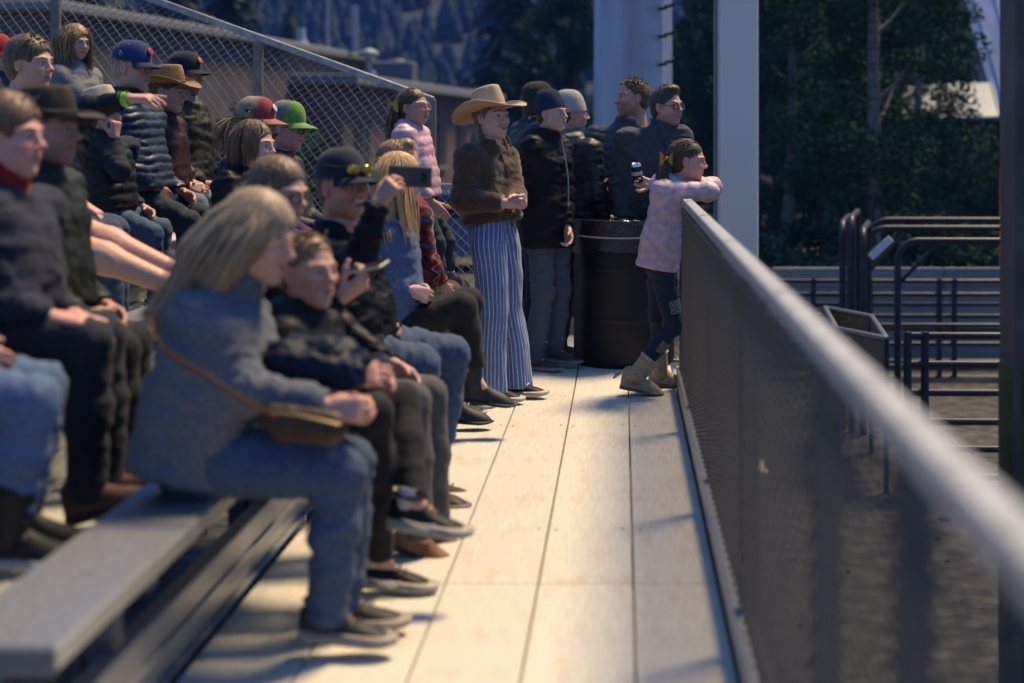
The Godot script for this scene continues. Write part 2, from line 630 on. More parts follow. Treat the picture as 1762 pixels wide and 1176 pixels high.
func end_fence():
	var z := -11.0
	var f := thing("sloping_fence", "chain-link end fence with a rail sloping down along the bleachers", "fence", Vector3.ZERO)
	var a := Vector3(-1.34, 1.685, z)
	var b := Vector3(-5.4, 1.685 + 4.06 * 0.359, z)
	var r := Mb.new()
	var dir := (b - a).normalized()
	var t := Transform3D(Basis(dir, Vector3(0, 0, 1).cross(dir), Vector3(0, 0, 1)), a)
	var len := (b - a).length()
	r.soft_box(Vector3(-0.03, -0.05, -0.025), Vector3(len, 0.0, 0.025), 0.005, Transform3D(Basis(dir, dir.cross(Vector3(0, 0, -1)) * -1.0 if dir.cross(Vector3(0, 0, -1)).y < 0 else dir.cross(Vector3(0, 0, -1)), Vector3(0, 0, 1)), a))
	obj("sloping_rail", r.mesh(), mat(L(0.46, 0.46, 0.46), 0.42, {"metal": 0.5, "tone": "blotch", "scale": Vector3.ONE * 3.0}), f)
	r = Mb.new()
	r.soft_box(Vector3(-1.30, 1.025, z - 0.025), Vector3(0.30, 1.068, z + 0.025), 0.005)
	obj("level_rail", r.mesh(), mat(L(0.46, 0.46, 0.46), 0.42, {"metal": 0.5, "tone": "blotch", "scale": Vector3.ONE * 3.0}), f)
	for p in [[-1.335, -0.04, 1.66], [-2.55, -0.3, 2.06], [-3.97, -0.3, 2.57], [0.27, -0.04, 1.02], [-0.5, -0.04, 1.02]]:
		r = Mb.new()
		r.soft_box(Vector3(p[0] - 0.03, p[1], z - 0.03), Vector3(p[0] + 0.03, p[2], z + 0.03), 0.005)
		obj("post", r.mesh(), mat(L(0.26, 0.24, 0.21), 0.55, {"metal": 0.3, "tone": "blotch", "scale": Vector3.ONE * 4.0}), f)
	var w := Mb.new()
	var poly := PackedVector2Array([Vector2(-1.30, 0.05), Vector2(-1.30, 1.66), Vector2(-5.3, 1.66 + 3.96 * 0.359), Vector2(-5.3, 0.05)])
	var s := 0.074
	for k in range(-110, 110):
		clip_wire(w, Vector2(-1.3 + k * s * 0.97, 1.0), Vector2(1, 0.64).normalized(), poly, z + 0.004, 0.0020)
		clip_wire(w, Vector2(-1.3 + k * s, 1.0), Vector2(1, -1.36).normalized(), poly, z - 0.004, 0.0020)
	var low := PackedVector2Array([Vector2(-1.28, 0.05), Vector2(0.28, 0.05), Vector2(0.28, 1.03), Vector2(-1.28, 1.03)])
	for k in range(-50, 50):
		clip_wire(w, Vector2(-0.5 + k * s, 0.5), Vector2(1, 1).normalized(), low, z + 0.004, 0.0023)
		clip_wire(w, Vector2(-0.5 + k * s, 0.5), Vector2(1, -1).normalized(), low, z - 0.004, 0.0023)
	var cm := obj("chain_link", w.mesh(), mat(L(0.24, 0.24, 0.235), 0.45, {"metal": 0.4}), f)
	cm.set_meta("kind", "stuff")

func columns():
	var paint := mat(L(0.80, 0.72, 0.60), 0.5)  # beige lightened and warmed to stand in for lamp light missing on the column
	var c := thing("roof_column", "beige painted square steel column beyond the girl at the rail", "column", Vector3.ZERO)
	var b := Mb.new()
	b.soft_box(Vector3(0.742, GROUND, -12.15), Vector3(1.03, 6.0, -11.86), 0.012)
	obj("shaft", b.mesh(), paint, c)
	b = Mb.new()
	b.soft_box(Vector3(1.03, GROUND, -12.02), Vector3(1.046, 6.0, -11.98), 0.004)
	obj("flange", b.mesh(), mat(L(0.66, 0.62, 0.55), 0.5), c)
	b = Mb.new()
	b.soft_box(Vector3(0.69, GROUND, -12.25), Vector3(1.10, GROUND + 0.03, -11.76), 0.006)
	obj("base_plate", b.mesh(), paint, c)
	b = Mb.new()
	b.tube([Vector3(0.715, GROUND, -11.95), Vector3(0.715, 6.0, -11.95)], [0.016], 10)
	obj("conduit", b.mesh(), mat(L(0.25, 0.24, 0.23), 0.5, {"metal": 0.4}), c)
	var n := thing("gate_post", "dark taupe steel post at the edge, olive sleeve on its foot", "post", Vector3.ZERO)
	b = Mb.new()
	b.soft_box(Vector3(1.492, GROUND, -6.2), Vector3(1.74, 2.25, -5.95), 0.01)
	obj("shaft", b.mesh(), mat(L(0.115, 0.10, 0.095), 0.6, {"tone": "blotch", "scale": Vector3.ONE * 0.8}), n)
	b = Mb.new()
	b.lathe([Vector2(0.0, GROUND), Vector2(0.19, GROUND), Vector2(0.19, 0.52), Vector2(0.18, 0.535), Vector2(0.12, 0.54)], 28, Transform3D(Basis(), Vector3(1.655, 0, -6.08)))
	obj("sleeve", b.mesh(), mat(L(0.10, 0.105, 0.045), 0.6, {"tone": "blotch", "scale": Vector3.ONE * 2.0}), n)
	# the big galvanised light pole
	var p := thing("light_pole", "massive faceted galvanised steel pole with step bolts", "pole", Vector3(0.118, GROUND, -16.4))
	b = Mb.new()
	var seg := 12
	for k in seg:
		var w0 := TAU * (k + 0.5) / seg
		var w1 := TAU * (k + 1.5) / seg
		var r0 := 0.435
		var r1 := 0.40
		b.quad(b.p(Vector3(cos(w1) * r0, 0, sin(w1) * r0)), b.p(Vector3(cos(w0) * r0, 0, sin(w0) * r0)), b.p(Vector3(cos(w0) * r1, 9, sin(w0) * r1)), b.p(Vector3(cos(w1) * r1, 9, sin(w1) * r1)))
	obj("shaft", b.mesh(), mat(L(0.50, 0.54, 0.60), 0.45, {"metal": 0.35, "tone": "blotch", "scale": Vector3(0.6, 0.1, 0.6)}), p)
	b = Mb.new()
	b.lathe([Vector2(0.0, 0.0), Vector2(0.6, 0.0), Vector2(0.6, 0.05), Vector2(0.43, 0.052)], 24)
	obj("base_flange", b.mesh(), mat(L(0.30, 0.31, 0.33), 0.5, {"metal": 0.5}), p)
	for k in 14:
		b = Mb.new()
		var y := 1.0 + k * 0.285
		for dx in [0.0, 0.075]:
			var q := Vector3(0.27 + dx, y + (0.03 if dx > 0 else 0.0), 0.33 - dx * 0.6)
			b.tube([q, q + Vector3(0.06, 0, 0.13), q + Vector3(0.062, 0.03, 0.135)], [0.018], 6)
		obj("step_bolt", b.mesh(), mat(L(0.05, 0.05, 0.055), 0.6, {"metal": 0.3}), p)

# ------------------------------------------------------------------ hills, trees, houses
func hill_height(x: float, z: float) -> float:
	var d := -z
	var up := clampf((d - 120.0) / 260.0, 0.0, 1.0)
	var px := x / d * F + 1070.0
	var h := up * up * (3 - 2 * up) * 62.0
	var dip := exp(-pow((px - 1215.0) / 90.0, 2.0)) * 0.62
	h *= 1.0 - dip * clampf((d - 150.0) / 200.0, 0.0, 1.0)
	return GROUND - 0.05 + h + up * 7.0 * noise.get_noise_2d(x * 0.011, z * 0.011)

func background():
	var b := Mb.new()
	var rows := []
	for k in 26:
		var d := 118.0 + 330.0 * k / 25
		var row := []
		for j in 61:
			var x := (j - 30) / 30.0 * (60.0 + d * 0.9)
			row.append(Vector3(x, hill_height(x, -d), -d))
		rows.append(row)
	b.grid(rows)
	struct("hill", b.mesh(), mat(L(0.012, 0.038, 0.064), 0.95, {"tone": "dirt", "scale": Vector3.ONE * 0.02, "world": true}))
	# the far wood on the hill: too many to count
	var cone := Mb.new()
	cone.lathe([Vector2(0.1, 0.0), Vector2(0.42, 0.05), Vector2(0.30, 0.35), Vector2(0.33, 0.37), Vector2(0.18, 0.68), Vector2(0.2, 0.70), Vector2(0.0, 1.0)], 7)
	var mm := MultiMesh.new()
	mm.transform_format = MultiMesh.TRANSFORM_3D
	mm.mesh = cone.mesh()
	mm.instance_count = 6500
	for k in 6500:
		var d := rng.randf_range(150.0, 400.0)
		var x := rng.randf_range(-0.55, 0.4) * d
		for tries in 1:
			if noise.get_noise_2d(x * 0.03, d * 0.03) < -0.05:
				x = rng.randf_range(-0.55, 0.4) * d
		var h := rng.randf_range(2.0, 6.5)
		mm.set_instance_transform(k, Transform3D(Basis.from_scale(Vector3(h * 0.75, h, h * 0.75)).rotated(UP, rng.randf() * TAU), Vector3(x, hill_height(x, -d) - 0.2, -d)))
	var hf := MultiMeshInstance3D.new()
	hf.name = "hill_forest"
	hf.multimesh = mm
	hf.material_override = mat(L(0.011, 0.033, 0.050), 0.95)
	hf.set_meta("kind", "stuff")
	hf.set_meta("label", "dark conifer wood scattered over the far hillside")
	add_child(hf)

	# conifers
	var list := [
		[875, 72.0, 17.0, 2.7, "tall dark spruce standing behind the woman in the straw hat"],
		[690, 96.0, 8.4, 1.6, "small spruce beyond the mushroom-shaped roof vent"],
		[757, 90.0, 6.6, 1.3, "small pointed spruce left of the tall dark spruce"],
		[395, 74.0, 15.0, 3.2, "broad spruce behind the flat-roofed building, right one of the pair"],
		[300, 70.0, 14.0, 3.0, "broad spruce behind the flat-roofed building, left one of the pair"],
		[500, 84.0, 10.5, 2.2, "spruce behind the upper block of the flat-roofed building"],
		[150, 52.0, 12.0, 3.0, "dark spruce behind the standing long-haired girl"],
		[20, 56.0, 13.0, 3.2, "dark spruce at the left end beyond the chain-link fence"],
	]
	for a in list:
		spruce(a[0], a[1], a[2], a[3], a[4])
	# broad-leaved trees
	var t := [
		[460, 25.0, 2.95, 1.05, 0.4, "round dark green shrub behind the chain-link fence", "shrub"],
		[985, 46.0, 6.6, 1.5, 1.2, "dull green tree left of the steel pole", "tree"],
		[1195, 44.0, 5.6, 1.3, 1.0, "dull green tree between steel pole and beige column", "tree"],
		[1262, 40.0, 6.8, 1.5, 1.0, "leafy tree behind the beige column", "tree"],
	]
	for a in t:
		leafy(a[0], a[1], a[2], a[3], a[4], a[5], a[6], false)
	var asp := [
		[1345, 27.0, 6.4, 1.15, 1.1, "aspen with dense crown just right of the beige column"],
		[1430, 30.0, 7.6, 1.4, 1.3, "aspen with a slender grey trunk, second from the beige column"],
		[1497, 22.5, 7.5, 1.25, 1.5, "pale-trunked aspen, its white trunk the thickest of the grove"],
		[1560, 26.0, 6.8, 0.95, 1.4, "aspen with a thin pale trunk left of the metal porch roof"],
		[1520, 33.0, 8.0, 1.5, 1.0, "aspen at the back of the grove"],
	]
	for a in asp:
		leafy(a[0], a[1], a[2], a[3], a[4], a[5], "tree", true)
	for a in [[1300, 40.0, 7.0, 1.9, 0.2, "dark tree filling the gap right of the beige column"], [1390, 42.0, 7.5, 2.0, 0.2, "dark tree at the back between the first two aspens"], [1480, 41.0, 7.4, 2.0, 0.2, "dark tree at the back behind the thick white trunk"], [1575, 43.0, 5.0, 1.9, 0.2, "low dark tree at the back under the porch roof edge"], [1655, 32.0, 2.6, 1.4, 0.1, "low dark tree under the porch roof"]]:
		leafy(a[0], a[1], a[2], a[3], a[4], a[5], "tree", false)
	for a in [[1335, 21.0, 1.15, "low dark shrub under the aspens by the beige column"], [1420, 22.0, 1.3, "low dark shrub below the second aspen"], [1590, 23.5, 1.25, "low dark shrub behind the bow gates"], [1680, 24.0, 1.2, "low dark shrub beside the orange light strip"], [1510, 24.5, 1.2, "low dark shrub at the foot of the thick white trunk"]]:
		leafy(a[0], a[1], a[2], 1.0, 0.05, a[3], "shrub", false)
	flat_building()
	barn()
	car(at(610, 262, 31.0).x, -31.0, 1.35, L(0.03, 0.06, 0.16), "dark blue parked car behind the chain-link fence")
	car(at(742, 275, 30.0).x, -30.0, 1.3, L(0.05, 0.10, 0.22), "blue parked car beyond the girl in glasses")

func spruce(px: float, d: float, h: float, r: float, label: String):
	var base := Vector3((px - 1070.0) * d / F, GROUND - 0.1, -d)
	if d > 118.0:
		base.y = hill_height(base.x, -d)
	var o := thing("spruce_tree", label, "tree", base, "spruces behind the stand")
	var b := Mb.new()
	b.tube([Vector3.ZERO, Vector3(0.03, h * 0.5, 0), Vector3(0, h * 0.98, 0)], [h * 0.016, h * 0.01, 0.01], 7)
	obj("trunk", b.mesh(), mat(L(0.05, 0.04, 0.03), 0.95), o)
	b = Mb.new()
	var levels := int(h * 2.6)
	for k in levels:
		var f := float(k) / levels
		var y := h * (0.06 + 0.93 * f)
		var reach := r * pow(1.0 - f, 0.85) + 0.12
		var n := int(6 + 9 * (1 - f))
		for j in n:
			var w := TAU * (j + rng.randf()) / n
			var len := reach * rng.randf_range(0.55, 1.12)
			var out := Vector3(cos(w), 0, sin(w))
			var side := Vector3(-out.z, 0, out.x)
			var droop := len * rng.randf_range(0.15, 0.45)
			for q in 4:   # a drooping branch of overlapping sprays
				var s0 := float(q) / 4
				var p0 := Vector3(0, y, 0) + out * len * s0 - UP * droop * s0 * s0
				var p1 := Vector3(0, y, 0) + out * len * (s0 + 0.36) - UP * (droop * (s0 + 0.36) + rng.randf_range(0.0, 0.12))
				var wd := len * 0.24 * (1.1 - s0) + 0.05
				var up2 := UP * rng.randf_range(-0.1, 0.1)
				b.quad(b.p(p0 - side * wd * 0.6), b.p(p1 - side * wd + up2 - UP * 0.08), b.p(p1 + side * wd - up2 - UP * 0.08), b.p(p0 + side * wd * 0.6))
	obj("crown", b.mesh(), mat(L(0.014, 0.032, 0.032), 0.9), o)

func leafy(px: float, d: float, h: float, r: float, clear: float, label: String, kind: String, aspen: bool):
	var base := Vector3((px - 1070.0) * d / F, GROUND - 0.05, -d)
	var o := thing("aspen_tree" if aspen else ("leafy_tree" if kind == "tree" else "shrub"), label, kind, base, "aspens behind the pens" if aspen else "")
	var b := Mb.new()
	var tw := (0.105 if aspen else 0.11) * r
	var bend := Vector3(rng.randf_range(-0.2, 0.2), 0, rng.randf_range(-0.2, 0.2))
	var top := Vector3(bend.x, h * 0.95, bend.z)
	var pts := []
	for k in 9:
		var f := k / 8.0
		pts.append(Vector3(bend.x * sin(f * 3.0), h * 0.95 * f, bend.z * f + 0.04 * sin(f * 9.0)))
	var rad := []
	for k in 9:
		rad.append(tw * (1.0 - 0.85 * k / 8.0) + 0.008)
	if kind == "tree":
		b.tube(pts, rad, 9)
		for k in 9:
			var f := 0.3 + 0.6 * k / 9.0
			var p0 := Vector3(bend.x * sin(f * 3.0), h * 0.95 * f, bend.z * f)
			var w := rng.randf() * TAU
			var q := Vector3(cos(w), 0.9, sin(w)) * r * rng.randf_range(0.4, 0.8)
			b.tube([p0, p0 + q * 0.5 - UP * 0.05, p0 + q], [tw * 0.35, tw * 0.2, 0.006], 5)
	else:
		for k in 7:
			var w := rng.randf() * TAU
			b.tube([Vector3.ZERO, Vector3(cos(w) * r * 0.4, h * 0.5, sin(w) * r * 0.4), Vector3(cos(w) * r * 0.6, h * 0.8, sin(w) * r * 0.6)], [0.03, 0.02, 0.008], 5)
	obj("trunk" if kind == "tree" else "stem", b.mesh(), mat(L(0.30, 0.29, 0.28) if aspen else L(0.06, 0.05, 0.04), 0.9, {"tone": "dirt", "scale": Vector3.ONE * 0.9}), o)
	b = Mb.new()
	# leaf clumps: uneven lumps with gaps, each of many small leaves
	var lumps := []
	var count := int(26 + h * 9)
	for k in count:
		var f := rng.randf()
		var y := lerpf(clear, h * 1.02, f)
		var prof := pow(sin(PI * clampf(0.12 + 0.83 * f, 0, 1)), 0.7)
		var w := rng.randf() * TAU
		var rr := r * prof * sqrt(rng.randf()) * 1.1
		if aspen and "thickest" in label and sin(w) * rr > -0.1 and absf(cos(w) * rr) < 0.3 and f < 0.6:
			continue   # the pale trunk shows
		lumps.append([Vector3(cos(w) * rr + bend.x, y, sin(w) * rr), rng.randf_range(0.16, 0.42) * clampf(r, 0.7, 1.5)])
	var ls := 0.052 if aspen else 0.06
	for l in lumps:
		var n := int(1500.0 * l[1] * l[1])
		for q in n:
			var dir := Vector3(rng.randfn(), rng.randfn(), rng.randfn()).normalized()
			var p: Vector3 = l[0] + dir * l[1] * pow(rng.randf(), 0.4) * Vector3(1, 0.75, 1)
			var a := Vector3(rng.randfn(), rng.randfn() * 0.6, rng.randfn()).normalized() * ls * rng.randf_range(0.6, 1.2)
			var c := a.cross(Vector3(rng.randfn(), rng.randfn(), rng.randfn())).normalized() * ls * 0.55
			b.quad(b.p(p - a), b.p(p + c), b.p(p + a), b.p(p - c))
	obj("crown", b.mesh(), mat(L(0.028, 0.066, 0.042) if aspen else L(0.023, 0.056, 0.042), 0.95, {"spec": 0.12, "back": Color(0.02, 0.04, 0.02)}), o)

func wall_frame(p0: Vector3, p1: Vector3) -> Transform3D:   # x along the wall, z out of it towards the viewer's side
	var x := (p1 - p0).normalized()
	return Transform3D(Basis(x, UP, x.cross(UP)), p0)

func flat_building():
	var a := Vector3(-11.3, GROUND, -31.0)
	var c := Vector3(-8.55, GROUND, -52.5)
	var o := thing("flat_roofed_building", "long grey-brown building with flat roofs on two levels behind the fence", "building")
	var t := wall_frame(a, c)
	var len := (c - a).length()
	var stucco := mat(L(0.125, 0.105, 0.115), 0.9, {"tone": "blotch", "scale": Vector3.ONE * 0.3})
	var trim := mat(L(0.17, 0.18, 0.21), 0.7)
	var dark := mat(L(0.02, 0.022, 0.03), 0.25)
	var h := 5.0
	var b := Mb.new()
	b.box(Vector3(0, 0, -9), Vector3(len, h, 0), t)
	obj("wall", b.mesh(), stucco, o)
	b = Mb.new()
	b.soft_box(Vector3(-0.2, h, -9.2), Vector3(len + 0.2, h + 0.22, 0.25), 0.03, t)
	var rf := obj("roof", b.mesh(), trim, o)
	# lower block in front of the far half
	var a2 := Vector3(-8.0, GROUND, -45.0)
	var c2 := Vector3(-5.6, GROUND, -68.0)
	var t2 := wall_frame(a2, c2)
	var len2 := (c2 - a2).length()
	var h2 := 4.0
	b = Mb.new()
	b.box(Vector3(0, 0, -6), Vector3(len2, h2, 0), t2)
	obj("wall", b.mesh(), mat(L(0.16, 0.11, 0.11), 0.9, {"tone": "blotch", "scale": Vector3.ONE * 0.3}), o)
	b = Mb.new()
	b.soft_box(Vector3(-0.3, h2, -6.1), Vector3(len2 + 0.3, h2 + 0.3, 0.5), 0.03, t2)
	var rf2 := obj("roof", b.mesh(), trim, o)
	for k in 6:
		var x := 1.2 + k * 3.6
		b = Mb.new()
		b.box(Vector3(x, 1.4, 0.003), Vector3(x + 1.5, 2.9, 0.06), t2)
		var w := obj("window", b.mesh(), dark, o)
		b = Mb.new()
		b.box(Vector3(x - 0.08, 1.3, 0.0), Vector3(x + 1.58, 1.4, 0.12), t2)
		b.box(Vector3(x + 0.72, 1.402, 0.062), Vector3(x + 0.78, 2.9, 0.09), t2)
		obj("sill", b.mesh(), trim, w)
	for k in 4:
		var x := 2.0 + k * 4.2
		b = Mb.new()
		b.box(Vector3(x, 1.6, 0.003), Vector3(x + 1.6, 2.9, 0.06), t)
		var w := obj("window", b.mesh(), dark, o)
		b = Mb.new()
		b.box(Vector3(x - 0.08, 1.5, 0.0), Vector3(x + 1.68, 1.6, 0.12), t)
		obj("sill", b.mesh(), trim, w)
	# things on the roofs
	var galv := mat(L(0.26, 0.29, 0.34), 0.6, {"metal": 0.2})
	b = Mb.new()
	b.lathe([Vector2(0.25, 0), Vector2(0.22, 0.3), Vector2(0.12, 0.35), Vector2(0.12, 0.75), Vector2(0.34, 0.78), Vector2(0.30, 0.95), Vector2(0.0, 1.05)], 16, Transform3D(Basis(), Vector3(-8.15, GROUND + h2 + 0.3, -50.5)))
	obj("vent", b.mesh(), galv, rf2)
	b = Mb.new()
	b.lathe([Vector2(0.3, 0), Vector2(0.24, 0.12), Vector2(0.12, 0.3), Vector2(0.12, 0.6), Vector2(0.0, 0.62)], 14, Transform3D(Basis(), Vector3(-9.8, GROUND + h + 0.22, -48.0)))
	obj("vent", b.mesh(), galv, rf)
	b = Mb.new()
	b.tube([Vector3(-9.1, GROUND + h + 0.2, -48.5), Vector3(-9.1, GROUND + h + 2.2, -48.5)], [0.05], 8)
	obj("antenna", b.mesh(), galv, rf)
	b = Mb.new()
	b.tube([Vector3(-8.5, GROUND + h + 0.2, -50.0), Vector3(-8.5, GROUND + h + 1.7, -50.0)], [0.10], 10)
	obj("pipe", b.mesh(), galv, rf)
	b = Mb.new()
	b.soft_box(Vector3(-8.3, GROUND + h2 + 0.3, -53.4), Vector3(-6.95, GROUND + h2 + 1.0, -52.0), 0.05)
	for k in 5:
		b.box(Vector3(-8.2 + k * 0.25, GROUND + h2 + 0.42, -51.999), Vector3(-8.03 + k * 0.25, GROUND + h2 + 0.88, -51.97))
	b.lathe([Vector2(0.3, 0), Vector2(0.3, 0.1), Vector2(0.0, 0.12)], 14, Transform3D(Basis(), Vector3(-7.6, GROUND + h2 + 1.0, -52.7)))
	obj("air_conditioner", b.mesh(), mat(L(0.10, 0.12, 0.17), 0.6, {"metal": 0.3}), rf2)

func barn():
	var o := thing("barn", "dark red barn with steep white metal roof and standing-seam porch roof", "building")
	var red := mat(L(0.055, 0.016, 0.013), 0.85, {"tone": "brushed", "scale": Vector3(0.8, 0.1, 0.8)})
	var white := mat(L(0.55, 0.60, 0.72), 0.5, {"metal": 0.2, "tone": "blotch", "scale": Vector3.ONE * 0.3})
	var d := 38.0
	var lf := at(1712, 178, d)
	var b := Mb.new()
	b.box(Vector3(lf.x - 0.9, GROUND, -d - 7.0), Vector3(lf.x + 8.0, lf.y - 0.1, -d - 0.6))
	obj("wall", b.mesh(), red, o)
	# main roof: steep plane towards the viewer, its left rake leaning in
	b = Mb.new()
	var e0 := Vector3(lf.x, lf.y, -d)
	var e1 := Vector3(lf.x + 8.0, lf.y + 0.05, -d)
	var u0 := Vector3(lf.x - 1.15, lf.y + 6.6, -d - 3.4)
	var u1 := Vector3(lf.x + 8.0, lf.y + 6.6, -d - 3.4)
	var nrm := (e1 - e0).cross(u0 - e0).normalized() * 0.14
	b.quad(b.p(e0), b.p(e1), b.p(u1), b.p(u0))
	b.quad(b.p(u0 - nrm), b.p(u1 - nrm), b.p(e1 - nrm), b.p(e0 - nrm))
	b.quad(b.p(e0 - nrm), b.p(e1 - nrm), b.p(e1), b.p(e0))
	b.quad(b.p(e0 - nrm), b.p(e0), b.p(u0), b.p(u0 - nrm))
	var rf := obj("roof", b.mesh(), white, o)
	for k in 16:
		b = Mb.new()
		var f := (k + 0.5) / 16.0
		var p0 := e0.lerp(e1, f)
		var p1 := u0.lerp(u1, f)
		b.tube([p0 + nrm * 0.1, p1 + nrm * 0.1], [0.022], 6)
		obj("seam", b.mesh(), white, rf)
	b = Mb.new()
	b.box(Vector3(lf.x - 0.05, lf.y - 0.42, -d + 0.02), Vector3(lf.x + 8.0, lf.y - 0.15, -d + 0.1))
	obj("fascia", b.mesh(), mat(L(0.22, 0.18, 0.17), 0.7), o)
	# gable wall standing back left of the roof
	b = Mb.new()
	b.box(Vector3(lf.x - 1.7, GROUND, -d - 9.0), Vector3(lf.x + 1.0, lf.y + 5.5, -d - 7.2))
	obj("wall", b.mesh(), red, o)
	# porch roof with standing seams
	var q0 := at(1548, 204, 35.0)
	var q1 := at(1722, 200, 35.0)
	var r0 := at(1560, 147, 36.5)
	var r1 := at(1706, 142, 36.5)
	b = Mb.new()
	b.quad(b.p(q0), b.p(q1), b.p(r1), b.p(r0))
	b.quad(b.p(r0 - UP * 0.08), b.p(r1 - UP * 0.08), b.p(q1 - UP * 0.08), b.p(q0 - UP * 0.08))
	b.quad(b.p(q0 - UP * 0.08), b.p(q1 - UP * 0.08), b.p(q1), b.p(q0))
	var pr := obj("roof", b.mesh(), mat(L(0.13, 0.17, 0.24), 0.5, {"metal": 0.2, "tone": "blotch", "scale": Vector3.ONE * 0.4}), o)
	for k in 6:
		b = Mb.new()
		var f := k / 5.0
		b.tube([q0.lerp(q1, f) + UP * 0.02, r0.lerp(r1, f) + UP * 0.02], [0.03], 6)
		obj("seam", b.mesh(), mat(L(0.20, 0.23, 0.28), 0.5, {"metal": 0.3}), pr)
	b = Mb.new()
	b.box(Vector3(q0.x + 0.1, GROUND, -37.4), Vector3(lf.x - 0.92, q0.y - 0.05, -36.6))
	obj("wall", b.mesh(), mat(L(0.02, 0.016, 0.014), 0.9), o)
	b = Mb.new()
	var s0 := at(1724, 440, 20.0)
	var s1 := at(1728, 290, 20.0)
	b.soft_box(Vector3(s0.x, GROUND, -20.1), Vector3(s1.x, s1.y, -20.0), 0.01)
	var m := mat(L(0.35, 0.06, 0.015), 0.6, {"lit": true})
	m.emission_enabled = true
	m.emission = Color(1.0, 0.30, 0.08)
	m.emission_energy_multiplier = 0.06
	tag(obj("light_strip", b.mesh(), m), "thin glowing orange light strip standing beside the edge post", "light")
	var l := OmniLight3D.new()
	l.name = "strip_light"
	l.light_color = Color(1.0, 0.35, 0.1)
	l.light_energy = 0.15
	l.light_size = 0.1
	l.omni_range = 20.0
	l.omni_attenuation = 2.0
	l.shadow_enabled = true
	l.position = Vector3((s0.x + s1.x) / 2, 0.2, -19.85)
	add_child(l)

func car(x: float, z: float, h: float, c: Color, label: String):
	var o := thing("parked_car", label, "car", Vector3(x, GROUND, z))
	o.rotation.y = 0.1
	var paint := mat(c, 0.25, {"coat": 0.6})
	var side := PackedVector2Array([Vector2(-2.1, 0.35), Vector2(-2.15, 0.75), Vector2(-1.95, 0.92), Vector2(-1.1, 1.0), Vector2(-0.6, 1.38), Vector2(0.2, 1.47), Vector2(1.0, 1.42), Vector2(1.75, 1.02), Vector2(2.1, 0.95), Vector2(2.18, 0.6), Vector2(2.1, 0.3), Vector2(1.75, 0.28), Vector2(1.55, 0.58), Vector2(1.1, 0.58), Vector2(0.9, 0.28), Vector2(-0.9, 0.26), Vector2(-1.1, 0.58), Vector2(-1.55, 0.58), Vector2(-1.75, 0.28)])
	var b := Mb.new()
	b.plate(side, 1.72)
	obj("body", b.mesh(), paint, o)
	b = Mb.new()
	b.plate(PackedVector2Array([Vector2(-0.95, 1.0), Vector2(-0.52, 1.32), Vector2(0.12, 1.39), Vector2(0.12, 1.0)]), 1.735)
	b.plate(PackedVector2Array([Vector2(0.2, 1.0), Vector2(0.2, 1.39), Vector2(0.95, 1.34), Vector2(1.5, 1.02)]), 1.735)
	obj("window", b.mesh(), mat(L(0.02, 0.025, 0.03), 0.1), o)
	for wx in [-1.33, 1.33]:
		for s in [-1, 1]:
			b = Mb.new()
			var t := Transform3D(Basis(Vector3.RIGHT, PI / 2), Vector3(wx, 0.32, s * 0.78))
			b.lathe([Vector2(0.0, -0.1), Vector2(0.30, -0.1), Vector2(0.32, -0.06), Vector2(0.32, 0.06), Vector2(0.30, 0.1), Vector2(0.0, 0.1)], 20, t)
			var wh := obj("wheel", b.mesh(), mat(L(0.015, 0.015, 0.016), 0.8), o)
			b = Mb.new()
			b.lathe([Vector2(0.0, -0.11), Vector2(0.19, -0.11), Vector2(0.19, 0.11), Vector2(0.0, 0.11)], 14, t)
			obj("rim", b.mesh(), mat(L(0.35, 0.36, 0.38), 0.35, {"metal": 0.7}), wh)
	for s in [-1, 1]:
		b = Mb.new()
		b.ball(Vector3(2.12, 0.78, s * 0.62), Vector3(0.06, 0.07, 0.16), 8)
		obj("headlight", b.mesh(), mat(L(0.6, 0.6, 0.6), 0.15), o)

# ------------------------------------------------------------------ the pens behind the fence
func pipe_mat() -> StandardMaterial3D:
	return mat(L(0.035, 0.042, 0.062), 0.45, {"metal": 0.2, "tone": "blotch", "scale": Vector3.ONE * 2.0})

func panel(x0: float, x1: float, d: float, ys: Array, r: float, label: String, uprights: Array):
	var o := thing("pipe_panel", label, "livestock panel", Vector3.ZERO)
	for y in ys:
		var b := Mb.new()
		b.tube([Vector3(x0, y, -d), Vector3(x1, y, -d)], [r], 8)
		obj("rail", b.mesh(), pipe_mat(), o)
	for x in uprights:
		var b := Mb.new()
		b.tube([Vector3(x, GROUND, -d), Vector3(x, ys[0] + r, -d)], [r * 1.2], 8)
		obj("upright", b.mesh(), pipe_mat(), o)

func bow(x0: float, x1: float, d: float, top: float, rc: float, rails: Array, label: String, turn := 0.0):
	var o := thing("bow_gate", label, "livestock gate", Vector3(x0, 0, -d))
	o.rotation.y = turn
	var w := x1 - x0
	var pts := [Vector3(0, GROUND, 0)]
	for k in 7:
		var a := PI - PI / 2 * k / 6.0
		pts.append(Vector3(rc + cos(a) * rc, top - rc + sin(a) * rc, 0))
	for k in 7:
		var a := PI / 2 - PI / 2 * k / 6.0
		pts.append(Vector3(w - rc + cos(a) * rc, top - rc + sin(a) * rc, 0))
	pts.append(Vector3(w, GROUND, 0))
	var b := Mb.new()
	b.tube(pts, [0.03], 9)
	obj("bow", b.mesh(), pipe_mat(), o)
	b = Mb.new()
	b.tube([Vector3(0.01, top - rc * 2.2, 0), Vector3(rc * 2.0, top - 0.03, 0)], [0.02], 6)
	obj("brace", b.mesh(), pipe_mat(), o)
	for y in rails:
		b = Mb.new()
		b.tube([Vector3(0.03, y, 0), Vector3(w - 0.03, y, 0)], [0.022], 7)
		obj("rail", b.mesh(), pipe_mat(), o)

